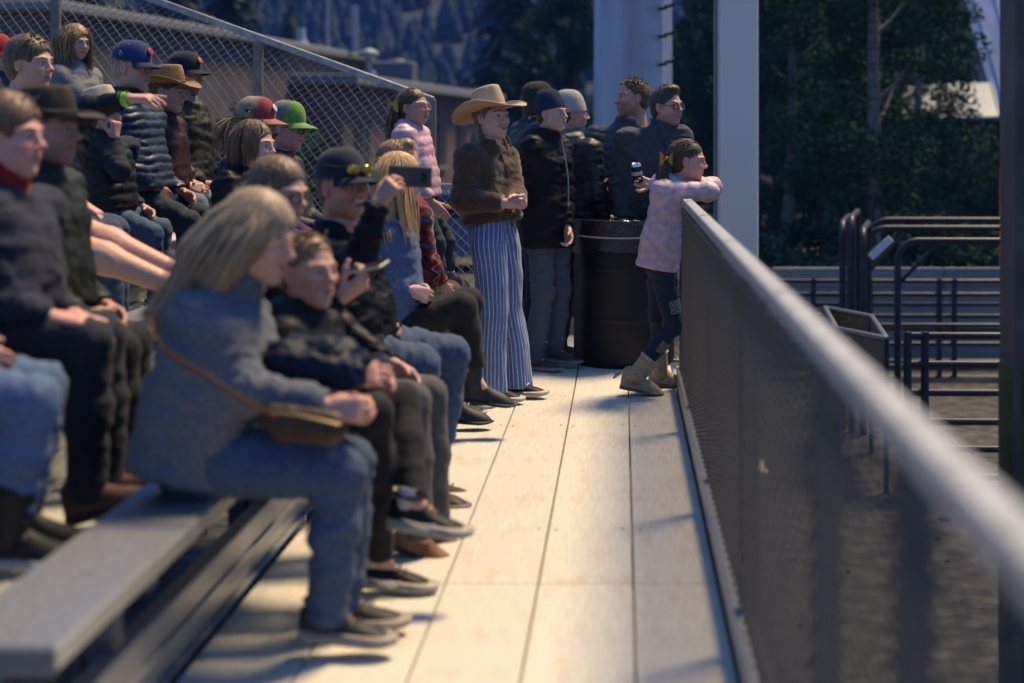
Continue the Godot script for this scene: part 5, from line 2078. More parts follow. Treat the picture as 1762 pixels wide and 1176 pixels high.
func hair(root: Node3D, H: Transform3D, o: Dictionary):
	var kind: String = o.get("k", "short")
	var r := RandomNumberGenerator.new()
	r.seed = o.get("seed", 5)
	var b := Mb.new()
	if not o.get("capped", false):
		b.add(hair_cap(o))
	var down := (H.basis.inverse() * Vector3(0, -1, 0)).normalized()
	if o.has("fall"):
		down = (down * 0.4 + o.fall).normalized()
	if kind == "short":
		var n: int = o.get("n", 260)
		for k in n:
			var th := r.randf_range(0.05, 1.75)
			var w := r.randf_range(-PI, PI)
			var dir := Vector3(sin(th) * sin(w), cos(th), sin(th) * cos(w))
			if dir.z > 0.45 and dir.y < 0.55 or (absf(dir.x) > 0.75 and dir.y < -0.02 and dir.z > -0.1):
				continue
			var p := Vector3(0, 0.038, -0.018) + dir * Vector3(0.078, 0.088, 0.100)
			if o.has("bald") and p.y > 0.07 and p.z > -0.01 and absf(p.x) < 0.045 * o.bald:
				continue
			var flow: Vector3 = (o.get("flow", Vector3(0.25, -0.2, 0.75)) + dir * 0.30 + Vector3(r.randfn(), r.randfn(), r.randfn()) * 0.25).normalized()
			if dir.y < 0.45:
				flow = (Vector3(0, -1, -0.1) + dir * 0.25).normalized()
			var ln: float = o.get("len", 0.028) * r.randf_range(0.6, 1.2)
			lock(b, [p - dir * 0.002, skull_push(p + flow * ln * 0.5, 1.02), skull_push(p + flow * ln, 1.04)], 0.0048, hair_color(o, r.randf()))
	elif kind == "long":
		var n: int = o.get("n", 230)
		var part: float = o.get("part", 0.0)
		var ln: float = o.get("len", 0.40)
		var fl: Vector3 = o.get("drift", Vector3(0, 0, 0.0))
		for k in n:
			var w := r.randf_range(-PI, PI)
			var th := r.randf_range(0.0, 1.35)
			var dir := Vector3(sin(th) * sin(w), cos(th), sin(th) * cos(w))
			if dir.z > 0.62 or (dir.z > 0.35 and dir.y < 0.6):
				continue
			var side := signf(dir.x - part * 0.1 + r.randf_range(-0.02, 0.02))
			if side == 0.0:
				side = 1.0
			var p := Vector3(0, 0.038, -0.018) + dir * Vector3(0.078, 0.089, 0.100)
			var pts := [p]
			var total := ln * r.randf_range(0.75, 1.08)
			var step := total / 13.0
			var wob := r.randf() * 10.0
			var vel := Vector3(side * 0.8, 0.1, 0.10 if dir.z > 0 else -0.35)
			for q in 13:
				var f := q / 12.0
				vel = (vel * 0.55 + down * (0.35 + 0.5 * f) + fl * f * 0.5 + Vector3(sin(wob + q * 0.9), 0, cos(wob * 1.7 + q * 0.8)) * o.get("wave", 0.10)).normalized()
				p += vel * step
				p = skull_push(p, 1.0 + 0.09 * r.randf())
				# beside the face, not over it
				if p.z > 0.03 and p.y < 0.055 and absf(p.x) < 0.066:
					p.x = move_toward(p.x, side * 0.07, 0.02)
					p.z -= 0.006
				# round the neck and over the shoulders
				var nq := Vector3(p.x, 0, p.z + 0.045)
				if p.y < -0.06 and p.y > -0.19 and nq.length() < 0.062:
					nq = nq.normalized() * 0.064
					p = Vector3(nq.x, p.y, nq.z - 0.045)
				var sq := (p - Vector3(0, -0.30, -0.045)) / Vector3(0.215, 0.125, 0.125)
				if sq.length() < 1.0 and not o.has("fall"):
					p = Vector3(0, -0.30, -0.045) + sq.normalized() * Vector3(0.217, 0.127, 0.127)
				pts.append(p)
			lock(b, pts, o.get("r", 0.0085), hair_color(o, 0.15 + 0.6 * r.randf() * (0.75 + 0.25 * sin(wob))))
	elif kind == "tail":
		var ties: Array = o.get("ties", [Vector3(0, 0.035, -0.118)])
		for k in o.get("n", 150):   # strands combed to the tie
			var w := r.randf_range(-PI, PI)
			var th := r.randf_range(0.1, 1.75)
			var dir := Vector3(sin(th) * sin(w), cos(th), sin(th) * cos(w))
			if dir.z > 0.55 and dir.y < 0.7 or (absf(dir.x) > 0.7 and dir.y < 0.0 and dir.z > -0.15):
				continue
			var p := Vector3(0, 0.038, -0.018) + dir * Vector3(0.078, 0.089, 0.100)
			var tie: Vector3 = ties[0]
			if ties.size() > 1 and p.x < 0:
				tie = ties[1]
			var pts := []
			for q in 6:
				pts.append(skull_push(p.lerp(tie, q / 5.0), 1.015))
			lock(b, pts, 0.0062, hair_color(o, r.randf()))
		for tie in ties:
			var ln: float = o.get("len", 0.28)
			var dr: Vector3 = o.get("drift", Vector3(0, 0, -0.15))
			for k in o.get("tail_n", 46):
				var p: Vector3 = tie
				var j := Vector3(r.randfn(), r.randfn(), r.randfn()) * 0.012
				var pts := [p + j * 0.4]
				var total := ln * r.randf_range(0.7, 1.05)
				var vel: Vector3 = (tie - Vector3(0, 0.03, -0.02)).normalized()
				for q in 10:
					vel = (vel * 0.55 + down * 0.55 + dr * 0.4 + Vector3(r.randfn(), r.randfn(), r.randfn()) * 0.05).normalized()
					p += vel * total / 10.0
					pts.append(p + j * (0.6 + o.get("spread", 1.0) * sin(PI * q / 10.0)))
				lock(b, pts, 0.0068, hair_color(o, r.randf()))
			if o.has("bow"):
				bow_clip(root, H, tie, o.bow)
	for k in o.get("stray", 46):   # single hairs that catch the light
		var w := r.randf_range(-PI, PI)
		var dir := Vector3(sin(w) * 0.7, r.randf_range(0.4, 1.0), cos(w) * 0.7).normalized()
		if dir.z > 0.5:
			continue
		var p := Vector3(0, 0.038, -0.018) + dir * Vector3(0.08, 0.091, 0.102)
		var q := dir * 0.4 + Vector3(r.randfn(), r.randfn(), r.randfn()) * 0.4
		b.col = hair_color(o, 0.9)
		if not o.get("capped", false):
			b.tube([p, p + q * 0.02, p + q * 0.036 + down * 0.008, p + q * 0.045 + down * 0.022], [0.0009, 0.0008, 0.0007, 0.0004], 4, false)
	obj("hair", b.mesh(), mat(Color.WHITE, 0.5, {"vc": true, "spec": 0.45, "rim": 0.25}), root, H)

func bow_clip(root: Node3D, H: Transform3D, tie: Vector3, c: Color):
	var b := Mb.new()
	for s in [-1.0, 1.0]:   # two stiff loops stand up from the knot
		var rows := []
		for q in 7:
			var f := q / 6.0
			var row := []
			for j in 5:
				var g := j / 4.0 - 0.5
				row.append(tie + Vector3(-0.020 - 0.014 * sin(f * PI) - 0.006 * absf(g), g * (0.016 + 0.072 * f), s * (0.006 + 0.032 * f) - 0.012))
			rows.append(row)
		b.grid(rows)
		var back := []
		for row in rows:
			var r2 := []
			for p in row:
				r2.append(p + Vector3(-0.010 if row != rows[0] else -0.002, 0, 0))
			r2.reverse()
			back.append(r2)
		b.grid(back)
	b.ball(tie + Vector3(-0.026, 0, -0.012), Vector3(0.010, 0.012, 0.010), 10)
	obj("hair_bow", b.mesh(), mat(c, 0.4, {"metal": 0.5, "tone": "brushed", "scale": Vector3.ONE * 8.0}), root, H)

# ------------------------------------------------------------------ hats
func hat(root: Node3D, H: Transform3D, o: Dictionary):
	var tilt := Transform3D(Basis(Vector3.RIGHT, deg_to_rad(o.get("tilt", 0.0))), Vector3(0, o.get("lift", 0.0), 0))
	var T := H * tilt
	match o.k:
		"cap":
			cap(root, T, o)
		"cowboy":
			cowboy(root, T, o)
		"beanie":
			beanie(root, T, o)

func cap(root: Node3D, T: Transform3D, o: Dictionary):
	var b := Mb.new()
	var rows := []
	var n := 30
	var y0 := 0.028
	for a in 9:
		var f := a / 8.0
		var row := []
		for j in n:
			var w := -TAU * j / n
			var h := sin(f * PI / 2)
			var rr := pow(cos(f * PI / 2), 0.72)
			var seam := 1.0 - 0.012 * pow(absf(cos(w * 3.0)), 20.0)
			var q := Vector3(sin(w) * 0.0875 * rr * seam, y0 + 0.108 * h + (0.012 if cos(w) > 0 else 0.0) * cos(w) * rr * h, cos(w) * 0.106 * rr * seam - 0.012)
			row.append(q)
		rows.append(row)
	b.col = o.c
	b.grid(rows, true)
	for k in b.v.size():
		if o.has("c2") and b.v[k].z < 0.018:
			b.c[k] = o.c2
	b.col = o.c
	b.ball(Vector3(0, y0 + 0.109, -0.012), Vector3(0.008, 0.005, 0.008), 8)
	var m := obj("cap", b.mesh(), mat(Color.WHITE, 0.9, {"vc": true, "tone": "blotch", "bump": "denim", "high": 0.04, "scale": Vector3.ONE * 8.0, "rim": 0.2}), root, T)
	b = Mb.new()
	b.col = o.get("bill", o.c)
	var top := []
	var bot := []
	for a in 7:
		var f := a / 6.0
		var row := []
		var lrow := []
		for j in 15:
			var g := j / 14.0 * 2.0 - 1.0
			var w := g * 1.12
			var rr := 1.0 + f * (0.70 * cos(w * 0.95) + 0.05)
			var q := Vector3(sin(w) * 0.0865 * (1.0 + f * 0.10), y0 + 0.006 - 0.016 * f - 0.020 * g * g * (0.35 + f * 0.6), cos(w) * 0.104 * rr - 0.012)
			row.append(q)
			lrow.append(q - Vector3(0, 0.0035, 0))
		rows = []
		top.append(row)
		lrow.reverse()
		bot.append(lrow)
	for q in top:
		q.reverse()
	for q in bot:
		q.reverse()
	b.grid(top)
	b.col = o.get("under", o.get("bill", o.c) * 0.6)
	b.grid(bot)
	var rim := []
	for q in top[6]:
		rim.append(q - Vector3(0, 0.0018, 0))
	b.col = o.get("bill", o.c)
	b.tube(rim, [0.0026], 6)
	obj("bill", b.mesh(), mat(Color.WHITE, 0.85, {"vc": true, "tone": "blotch", "bump": "denim", "high": 0.04, "scale": Vector3.ONE * 8.0}), m)
	if o.has("badge"):   # embroidered letter patch on the front
		b = Mb.new()
		b.lathe([Vector2(0.0, 0.0), Vector2(0.020, 0.0), Vector2(0.019, 0.0025), Vector2(0.0, 0.003)], 18)
		var bt := Transform3D(Basis(Vector3.RIGHT, 1.05), Vector3(0, y0 + 0.062, 0.088))
		obj("badge", b.mesh(), mat(o.badge, 0.8), m, bt)
		var tm := TextMesh.new()
		tm.text = "C"
		tm.font = bold_font()
		tm.font_size = 24
		tm.pixel_size = 0.00135
		tm.depth = 0.002
		obj("letter", tm, mat(o.get("letter", L(0.7, 0.7, 0.7)), 0.8), m, Transform3D(Basis(Vector3.RIGHT, -0.52), Vector3(0, y0 + 0.064, 0.0915)))
	if o.has("patch"):   # a small woven label on the side
		b = Mb.new()
		b.soft_box(Vector3(-0.0015, -0.011, -0.018), Vector3(0.0015, 0.011, 0.018), 0.001)
		obj("label_patch", b.mesh(), mat(o.patch, 0.8), m, Transform3D(Basis(Vector3(0, 0, 1), 0.28), Vector3(-0.0855, y0 + 0.030, -0.01)))
		b = Mb.new()
		b.soft_box(Vector3(-0.001, -0.005, -0.002), Vector3(0.001, 0.005, 0.012), 0.0006)
		obj("label_patch", b.mesh(), mat(L(0.45, 0.43, 0.42), 0.8), m, Transform3D(Basis(Vector3(0, 0, 1), 0.28), Vector3(-0.0872, y0 + 0.030, -0.01)))
	if o.has("outline"):   # stitched diamond on the side
		b = Mb.new()
		b.tube([Vector3(0, 0.016, 0), Vector3(0, 0.002, 0.009), Vector3(0, -0.014, 0.002), Vector3(0, -0.004, -0.008), Vector3(0, 0.016, 0)], [0.0011], 4)
		obj("stitching", b.mesh(), mat(o.outline, 0.8), m, Transform3D(Basis(Vector3(0, 0, 1), 0.25), Vector3(-0.0862, y0 + 0.034, -0.03)))

func bold_font() -> SystemFont:
	if not tex.has("font"):
		var f := SystemFont.new()
		f.font_names = PackedStringArray(["Droid Sans"])
		f.font_weight = 700
		tex.font = f
	return tex.font

func cowboy(root: Node3D, T: Transform3D, o: Dictionary):
	var b := Mb.new()
	b.col = Color.WHITE
	var y0 := 0.040
	var R: float = o.get("brim", 0.098)
	var curl: float = o.get("curl", 0.060)
	var tall: float = o.get("tall", 0.118)
	var n := 40
	var base := []   # where crown meets brim
	var rows := []
	for a in 8:
		var f := a / 7.0
		var row := []
		for j in n:
			var w := -TAU * j / n
			var sx := sin(w)
			var cz := cos(w)
			var rx := 0.084 + R * f * 0.90
			var rz := 0.106 + R * f * 1.06
			var up: float = curl * pow(f, 1.7) * pow(absf(sx), 2.4) - o.get("dip", 0.028) * pow(f, 1.5) * pow(absf(cz), 2.0)
			var inn := 1.0 - 0.16 * pow(f, 2.0) * pow(absf(sx), 3.0)
			row.append(Vector3(sx * rx * inn, y0 + up + 0.004 * noise3(Vector3(sx * 3, f * 2, cz * 3)), cz * rz - 0.012))
		rows.append(row)
	var inv := []
	for row in rows:
		var q := []
		for p in row:
			q.append(p - Vector3(0, 0.004, 0))
		inv.append(q)
	rows.reverse()
	b.grid(rows, true)
	b.grid(inv, true)
	var rim := []
	for p in rows[0]:
		rim.append(p - Vector3(0, 0.002, 0))
	rim.append(rim[0])
	b.tube(rim, [0.0034], 6, false)
	# crown with its crease and pinched front
	var cr := []
	for a in 15:
		var f := a / 14.0
		var row := []
		for j in n:
			var w := -TAU * j / n
			var sx := sin(w)
			var cz := cos(w)
			var q: Vector3
			if f < 0.62:
				var g := f / 0.62
				var rr := 1.0 - 0.20 * g * g
				var pinch := 1.0 - 0.22 * g * exp(-pow((absf(sx) - 0.62) / 0.28, 2.0)) * (1.0 if cz > 0 else 0.25)
				q = Vector3(sx * 0.084 * rr * pinch, y0 + tall * g * (0.93 + 0.07 * cz), cz * 0.105 * rr - 0.012)
			else:
				var g := (f - 0.62) / 0.38
				var rr := 0.80 * (1.0 - g)
				var top := y0 + tall * (0.93 + 0.07 * cz * (1 - g)) + 0.006 * sin(g * PI)
				var x := sx * 0.084 * rr
				var pin := 1.0 - 0.22 * (1 - g) * exp(-pow((absf(sx) - 0.62) / 0.28, 2.0)) * (1.0 if cz > 0 else 0.25)
				var crease := 0.030 * (1.0 - clampf(absf(x) / 0.040, 0, 1)) * clampf(g * 2.2, 0, 1)
				q = Vector3(x * pin, top - crease, cz * 0.105 * rr - 0.012)
			row.append(q)
		cr.append(row)
	b.grid(cr, true)
	var m := obj("cowboy_hat", b.mesh(), mat(o.c, 0.8, {"tone": o.get("tone", "straw"), "bump": o.get("tone", "straw"), "high": 0.05, "scale": Vector3.ONE * o.get("weave", 14.0), "rim": 0.15}), root, T)
	b = Mb.new()
	var band := []
	for j in n + 1:
		var w := -TAU * j / n
		band.append(Vector3(sin(w) * 0.0855, y0 + 0.009, cos(w) * 0.1065 - 0.012))
	b.tube(band, [0.0065], 6, false, 0.4, UP)
	obj("hat_band", b.mesh(), mat(o.get("band", o.c * 0.8), 0.8, {"tone": "straw", "scale": Vector3.ONE * 14.0}), m)
	if o.get("holes", false):
		for j in 3:
			b = Mb.new()
			var w := 1.15 + j * 0.17
			b.ball(Vector3(-sin(w) * 0.0815, y0 + 0.030 + j * 0.003, cos(w) * 0.1015 - 0.012), Vector3(0.003, 0.003, 0.003), 6)
			obj("eyelet", b.mesh(), mat(L(0.03, 0.02, 0.015), 0.9), m)

func beanie(root: Node3D, T: Transform3D, o: Dictionary):
	var b := Mb.new()
	var rows := []
	var n := 64
	for a in 14:
		var f := a / 13.0
		var row := []
		for j in n:
			var w := -TAU * j / n
			var h := sin(f * PI / 2)
			var rr := pow(cos(f * PI / 2), 0.62)
			var rib: float = 1.0 + (0.012 * absf(sin(w * 16.0)) if o.get("rib", true) else 0.004 * absf(sin(w * 30.0)))
			if a < 3:
				rib += 0.018
			row.append(Vector3(sin(w) * 0.0845 * rr * rib, lerpf(o.get("y", 0.012), 0.012, h) + o.get("tall", 0.128) * h - 0.016 * (1 - h) * (1.0 - cos(w)), cos(w) * 0.104 * rr * rib - 0.014 - 0.012 * h))
		rows.append(row)
	b.col = Color.WHITE
	b.grid(rows, true)
	obj("knit_cap", b.mesh(), mat(o.c, 0.95, {"tone": "blotch", "bump": "knit", "high": 0.25, "scale": Vector3.ONE * 14.0, "rim": 0.3}), root, T)

# ------------------------------------------------------------------ who is here
var P := {}

func people():
	var jeans := L(0.050, 0.085, 0.165)
	var dark := L(0.022, 0.036, 0.070)
	var black := L(0.012, 0.012, 0.014)
	var sneakers := {"c": L(0.02, 0.02, 0.022), "lace": L(0.6, 0.6, 0.58), "sole_c": L(0.55, 0.53, 0.48)}
	# --- the walkway row, nearest first
	P.mother = person({"label": "woman in grey-blue fleece with long blonde hair leaning over a boy", "h": 1.66, "d": 4.33, "px": 330, "seat": 0.43, "yaw": 4, "fat": 1.22, "cell": 0.012,
		"pel": [335, 780], "nk": [398, 505], "hd": [446, 412], "sR": [345, 545, -0.10], "sL": [415, 545, 0.22], "eR": [408, 668, -0.14], "wR": [566, 700, -0.12], "eL": [480, 660, 0.2], "wL": [590, 690, 0.12],
		"hR": [345, 790, -0.08], "kR": [585, 812, -0.10], "kL": [600, 795, 0.13], "aR": [565, 1050, -0.10], "aL": [590, 1028, 0.10], "tR": [668, 1092, -0.10], "tL": [690, 1060, 0.10],
		"head": [6, -12, 4], "skin": L(0.52, 0.31, 0.22), "face": "smile",
		"top": {"c": L(0.30, 0.345, 0.44), "k": "fleece", "th": 0.022, "n": "fleece_jacket", "collar": 0.075, "hem": 0.05, "fold": 0.012, "fuzz": 0.0012, "arm": 1.15, "cuff": 0.95},
		"bottom": {"c": L(0.055, 0.095, 0.18), "w": 1.12, "hem": 1.15, "fold": 0.010}, "shoes": {"c": L(0.045, 0.047, 0.05), "sole_c": L(0.38, 0.33, 0.28), "sole": 0.034, "lace": L(0.05, 0.05, 0.05)},
		"hair": {"k": "long", "c": L(0.15, 0.10, 0.06), "c2": L(0.50, 0.39, 0.25), "len": 0.46, "n": 900, "r": 0.0046, "vol": 0.016, "seed": 3, "drift": Vector3(0, 0, -0.2), "fall": Vector3(0, -0.62, -0.42), "ears": false, "low": -0.10, "wave": 0.16},
		"hands": {"R": {"pose": "fist", "dir": Vector3(0.95, -0.1, 0.1), "palm": Vector3(0, -0.3, -1)}, "L": {"pose": "grip", "dir": Vector3(0.9, -0.2, 0.3)}}})
	P.boy = person({"label": "boy with short hair in black jacket, one sneaker raised", "h": 1.42, "d": 4.72, "px": 515, "seat": 0.43, "yaw": 12, "cell": 0.012,
		"pel": [505, 735], "nk": [524, 548], "hd": [530, 468], "kR": [642, 710, -0.06], "aR": [655, 966, 0.10], "tR": [738, 1000, 0.10], "kL": [690, 690, 0.16], "aL": [714, 866, -0.05], "tL": [806, 905, -0.05],
		"eR": [520, 670, -0.22], "wR": [600, 655, -0.2], "wL": [640, 660, 0.1], "head": [24, 2, 0], "hs": Vector3(0.95, 0.92, 0.94), "face": "smile", "brow": L(0.12, 0.07, 0.04), "blush": 0.9,
		"top": {"c": L(0.016, 0.018, 0.021), "k": "shell", "th": 0.02, "collar": 0.08, "hem": 0.02, "fold": 0.011, "hood": true},
		"bottom": {"c": L(0.012, 0.013, 0.016), "k": "legging", "n": "leggings", "len": 0.98, "w": 1.08}, "shoes": {"c": L(0.014, 0.014, 0.016), "sole_c": L(0.46, 0.42, 0.36), "sole": 0.036, "swoosh": L(0.60, 0.58, 0.56), "sock": L(0.5, 0.5, 0.52), "lace": L(0.03, 0.03, 0.03), "size": 1.12},
		"hair": {"k": "short", "c": L(0.10, 0.055, 0.028), "c2": L(0.30, 0.18, 0.09), "vol": 0.003, "len": 0.016, "n": 420, "line": 0.072, "seed": 9}})
	P.reader = person({"label": "woman in glasses holding a lit phone above the boy", "h": 1.66, "d": 5.25, "px": 490, "seat": 0.43, "yaw": 14,
		"pel": [505, 650], "nk": [462, 420], "hd": [480, 332], "kR": [708, 690], "kL": [738, 680, 0.2], "aR": [722, 915, 0.0], "aL": [752, 905, 0.2], "tR": [758, 958, 0.0], "tL": [788, 944, 0.2],
		"eR": [520, 560, -0.1], "wR": [588, 512, -0.12], "head": [12, -8, 0], "skin": L(0.54, 0.33, 0.24), "brow_w": 0.5,
		"top": {"c": black, "k": "shell", "th": 0.016, "fold": 0.008}, "bottom": {"c": L(0.10, 0.10, 0.105), "k": "legging", "n": "leggings", "len": 1.06}, "shoes": {"c": L(0.25, 0.14, 0.09), "sole_c": L(0.05, 0.035, 0.03), "sole": 0.02},
		"hair": {"k": "tail", "c": L(0.075, 0.042, 0.022), "c2": L(0.24, 0.155, 0.08), "vol": 0.007, "line": 0.068, "len": 0.16, "seed": 4}, "glasses": {"c": L(0.03, 0.03, 0.035), "square": 1.0, "t": 0.0026},
		"hands": {"R": {"pose": "grip", "dir": Vector3(0.80, 0.60, 0.05), "palm": Vector3(-0.2, 0.75, -0.55)}}})
	P.filmer = person({"label": "man in navy cap with gold sunglasses, filming with raised phone", "h": 1.80, "d": 6.0, "px": 605, "seat": 0.43, "yaw": 16, "fat": 1.12,
		"pel": [615, 600], "nk": [568, 408], "hd": [590, 322], "sR": [545, 440, -0.10], "eR": [618, 452, -0.30], "wR": [650, 350, -0.30], "wL": [660, 560, 0.15],
		"kR": [722, 630], "kL": [775, 612, 0.25], "aR": [722, 832, 0.0], "aL": [742, 822, 0.25], "head": [22, 4, 0], "face": "grin", "skin": L(0.50, 0.26, 0.18), "stubble": 0.25, "blush": 0.9, "brow": L(0.10, 0.06, 0.04),
		"top": {"c": L(0.010, 0.011, 0.014), "k": "shell", "th": 0.02, "collar": 0.06, "fold": 0.012, "hem": 0.02}, "bottom": {"c": jeans * 1.15, "w": 1.16, "fold": 0.011}, "shoes": {"c": L(0.06, 0.04, 0.03), "sole_c": L(0.2, 0.17, 0.14), "lace": L(0.3, 0.27, 0.2)},
		"hair": {"k": "short", "c": L(0.08, 0.055, 0.04), "vol": 0.001, "n": 60, "stray": 0}, "hat": {"k": "cap", "c": L(0.018, 0.026, 0.058), "bill": L(0.016, 0.022, 0.046), "lift": 0.006, "tilt": 4.0},
		"hands": {"R": {"pose": "grip", "dir": Vector3(0.62, 0.78, 0.02), "palm": Vector3(0.35, -0.25, -0.9)}}})
	P.blonde = person({"label": "blonde long-haired woman in blue denim jacket, black trousers and ankle boots", "h": 1.66, "d": 7.4, "px": 688, "seat": 0.43, "yaw": 0,
		"pel": [690, 562], "nk": [676, 368], "hd": [690, 306], "sR": [664, 402, -0.12], "eR": [668, 505, -0.16], "wR": [706, 500, -0.14], "wL": [716, 498, 0.0],
		"kR": [796, 528, -0.1], "kL": [806, 520, 0.12], "aR": [822, 662, -0.1], "tR": [882, 690, -0.1], "aL": [782, 696, 0.1], "tL": [832, 718, 0.1], "skin": L(0.55, 0.36, 0.28),
		"top": {"c": L(0.075, 0.135, 0.275), "k": "denim", "th": 0.012, "n": "denim_jacket", "collar": 0.03, "hem": 0.05, "fold": 0.008, "cuff": 0.93, "cuff_c": L(0.08, 0.14, 0.28), "collar_c": L(0.42, 0.38, 0.33)}, "bottom": {"c": black, "k": "legging", "n": "trousers", "len": 0.80, "w": 1.1},
		"shoes": {"k": "boot", "c": L(0.025, 0.03, 0.04), "sole_c": L(0.02, 0.022, 0.026), "sole": 0.018},
		"hair": {"k": "long", "c": L(0.34, 0.19, 0.07), "c2": L(0.72, 0.47, 0.20), "len": 0.42, "n": 620, "r": 0.0042, "vol": 0.008, "ears": false, "low": -0.09, "seed": 21, "wave": 0.05, "drift": Vector3(-0.3, 0, 0.35)},
		"hands": {"R": {"pose": "fist", "dir": Vector3(0.9, -0.25, 0.1)}}})
	P.redcoat = person({"label": "child in red and black patterned fleece with short brown hair", "h": 1.42, "d": 7.9, "px": 706, "seat": 0.43, "yaw": -6,
		"pel": [712, 505], "nk": [702, 338], "hd": [686, 282], "sR": [722, 372, -0.10], "eR": [738, 452, -0.14], "wR": [762, 490, -0.1], "kR": [775, 502], "kL": [790, 498, 0.18], "face": "child",
		"top": {"c": L(0.3, 0.05, 0.05), "k": "zigzag", "th": 0.018, "n": "patterned_fleece", "fold": 0.008}, "bottom": {"c": L(0.36, 0.27, 0.17), "k": "chino", "n": "trousers"}, "shoes": {"c": L(0.02, 0.02, 0.022), "sole_c": L(0.5, 0.48, 0.44), "lace": L(0.65, 0.65, 0.62)},
		"hair": {"k": "short", "c": L(0.13, 0.07, 0.035), "c2": L(0.42, 0.26, 0.13), "vol": 0.010, "front": 0.012, "seed": 6, "n": 320}})
	var pink := L(0.74, 0.48, 0.55)
	P.standing_pink = person({"label": "girl in pink puffer coat and round glasses standing on the first bench", "h": 1.28, "d": 9.0, "px": 716, "floor": 0.43, "yaw": 12,
		"nk": [706, 222], "hd": [712, 186], "pel": [722, 335], "kR": [752, 418, -0.1], "aR": [752, 505, -0.1], "head": [16, 6, 0], "face": "child", "hs": Vector3(0.90, 0.92, 0.92), "skin": L(0.46, 0.28, 0.20), "wR": [745, 350, -0.2], "eR": [702, 300, -0.2],
		"top": {"c": pink, "k": "puffer", "th": 0.028, "n": "puffer_coat", "quilt": 0.006, "pitch": 0.060, "hem": 0.02, "flare": 1.05, "hood": true, "collar": 0.03, "fold": 0.002, "cell": 0.010}, "bottom": {"c": dark}, "shoes": {"k": "ugg", "c": L(0.27, 0.21, 0.14)},
		"hair": {"k": "tail", "c": L(0.018, 0.011, 0.008), "c2": L(0.13, 0.075, 0.035), "ties": [Vector3(-0.075, 0.02, -0.075)], "len": 0.20, "seed": 2, "line": 0.066, "vol": 0.004, "bow": L(0.48, 0.30, 0.07)}, "glasses": {"c": L(0.35, 0.15, 0.12), "r": 0.0225, "t": 0.0018, "metal": 0.4}})

	# --- standing group at the far end of the walkway
	P.straw = person({"label": "smiling woman in straw cowboy hat, brown sherpa jacket and striped wide jeans", "h": 1.66, "d": 8.3, "px": 845, "floor": 0.0, "yaw": 20, "cell": 0.011,
		"nk": [834, 250], "hd": [846, 203], "pel": [848, 402], "sR": [806, 272, -0.12], "sL": [868, 272, 0.12], "eR": [796, 345, -0.18], "wR": [872, 350, -0.24], "eL": [884, 335, 0.02], "wL": [893, 347, -0.16],
		"aR": [842, 662, -0.08], "aL": [884, 655, 0.12], "tR": [893, 682, -0.10], "tL": [906, 672, 0.10], "head": [20, 6, 0], "face": "smile", "skin": L(0.58, 0.36, 0.265), "brow": L(0.10, 0.06, 0.035), "hs": Vector3(0.94, 0.96, 0.96), "lip": L(0.42, 0.13, 0.12), "fat": 0.96,
		"top": {"c": L(0.21, 0.125, 0.075), "k": "sherpa", "th": 0.020, "n": "sherpa_jacket", "hem": -0.06, "fold": 0.008, "fuzz": 0.0016, "arm": 1.15, "cuff": 0.90, "cuff_c": L(0.60, 0.55, 0.52), "collar": 0.03, "waist": 1.0},
		"shoes": {"c": L(0.014, 0.014, 0.016), "sole_c": L(0.60, 0.56, 0.46), "sole": 0.032, "lace": L(0.7, 0.7, 0.68)},
		"hair": {"k": "tail", "c": L(0.045, 0.027, 0.016), "c2": L(0.26, 0.17, 0.09), "ties": [Vector3(0.078, -0.055, -0.030), Vector3(-0.078, -0.055, -0.030)], "len": 0.24, "seed": 8, "drift": Vector3(0, 0, 0.30), "vol": 0.003, "line": 0.066, "spread": 0.8, "stray": 40},
		"hat": {"k": "cowboy", "c": L(0.66, 0.50, 0.32), "band": L(0.52, 0.36, 0.20), "lift": 0.006, "tilt": -7.0, "holes": true, "brim": 0.110, "curl": 0.045, "dip": 0.030, "tall": 0.125},
		"hands": {"R": {"pose": "fist", "dir": Vector3(0.9, 0.1, -0.1), "palm": Vector3(0.1, -0.4, -1)}, "L": {"pose": "fist", "dir": Vector3(0.35, 0.1, 0.9), "palm": Vector3(-1, -0.2, 0.2)}}})
	wide_trousers(P.straw)
	P.navy_beanie = person({"label": "boy in navy knit cap and long black zip jacket by the barrel", "h": 1.66, "d": 9.43, "px": 941, "floor": 0.0, "yaw": 28,
		"hd": [950, 196], "nk": [940, 240], "wR": [912, 398, -0.1], "wL": [976, 392, -0.08], "aR": [920, 612, -0.05], "aL": [955, 600, 0.1], "head": [4, 3, 0], "skin": L(0.52, 0.33, 0.24), "hs": Vector3(0.93, 0.96, 0.95), "gaze": Vector2(0.002, 0),
		"top": {"c": L(0.009, 0.010, 0.012), "k": "shell", "th": 0.028, "hem": 0.14, "hood": true, "fold": 0.012, "collar": 0.06, "flare": 1.12}, "bottom": {"c": L(0.075, 0.11, 0.165), "w": 1.08, "fold": 0.012, "hem": 1.15}, "shoes": {"c": L(0.10, 0.08, 0.065), "sole_c": L(0.36, 0.30, 0.24), "lace": L(0.15, 0.12, 0.1)},
		"hair": {"k": "short", "c": L(0.02, 0.015, 0.012), "vol": 0.001, "n": 40, "stray": 0}, "hat": {"k": "beanie", "c": L(0.020, 0.035, 0.085), "lift": 0.024, "tilt": -4.0, "rib": false}})
	zip(P.navy_beanie)
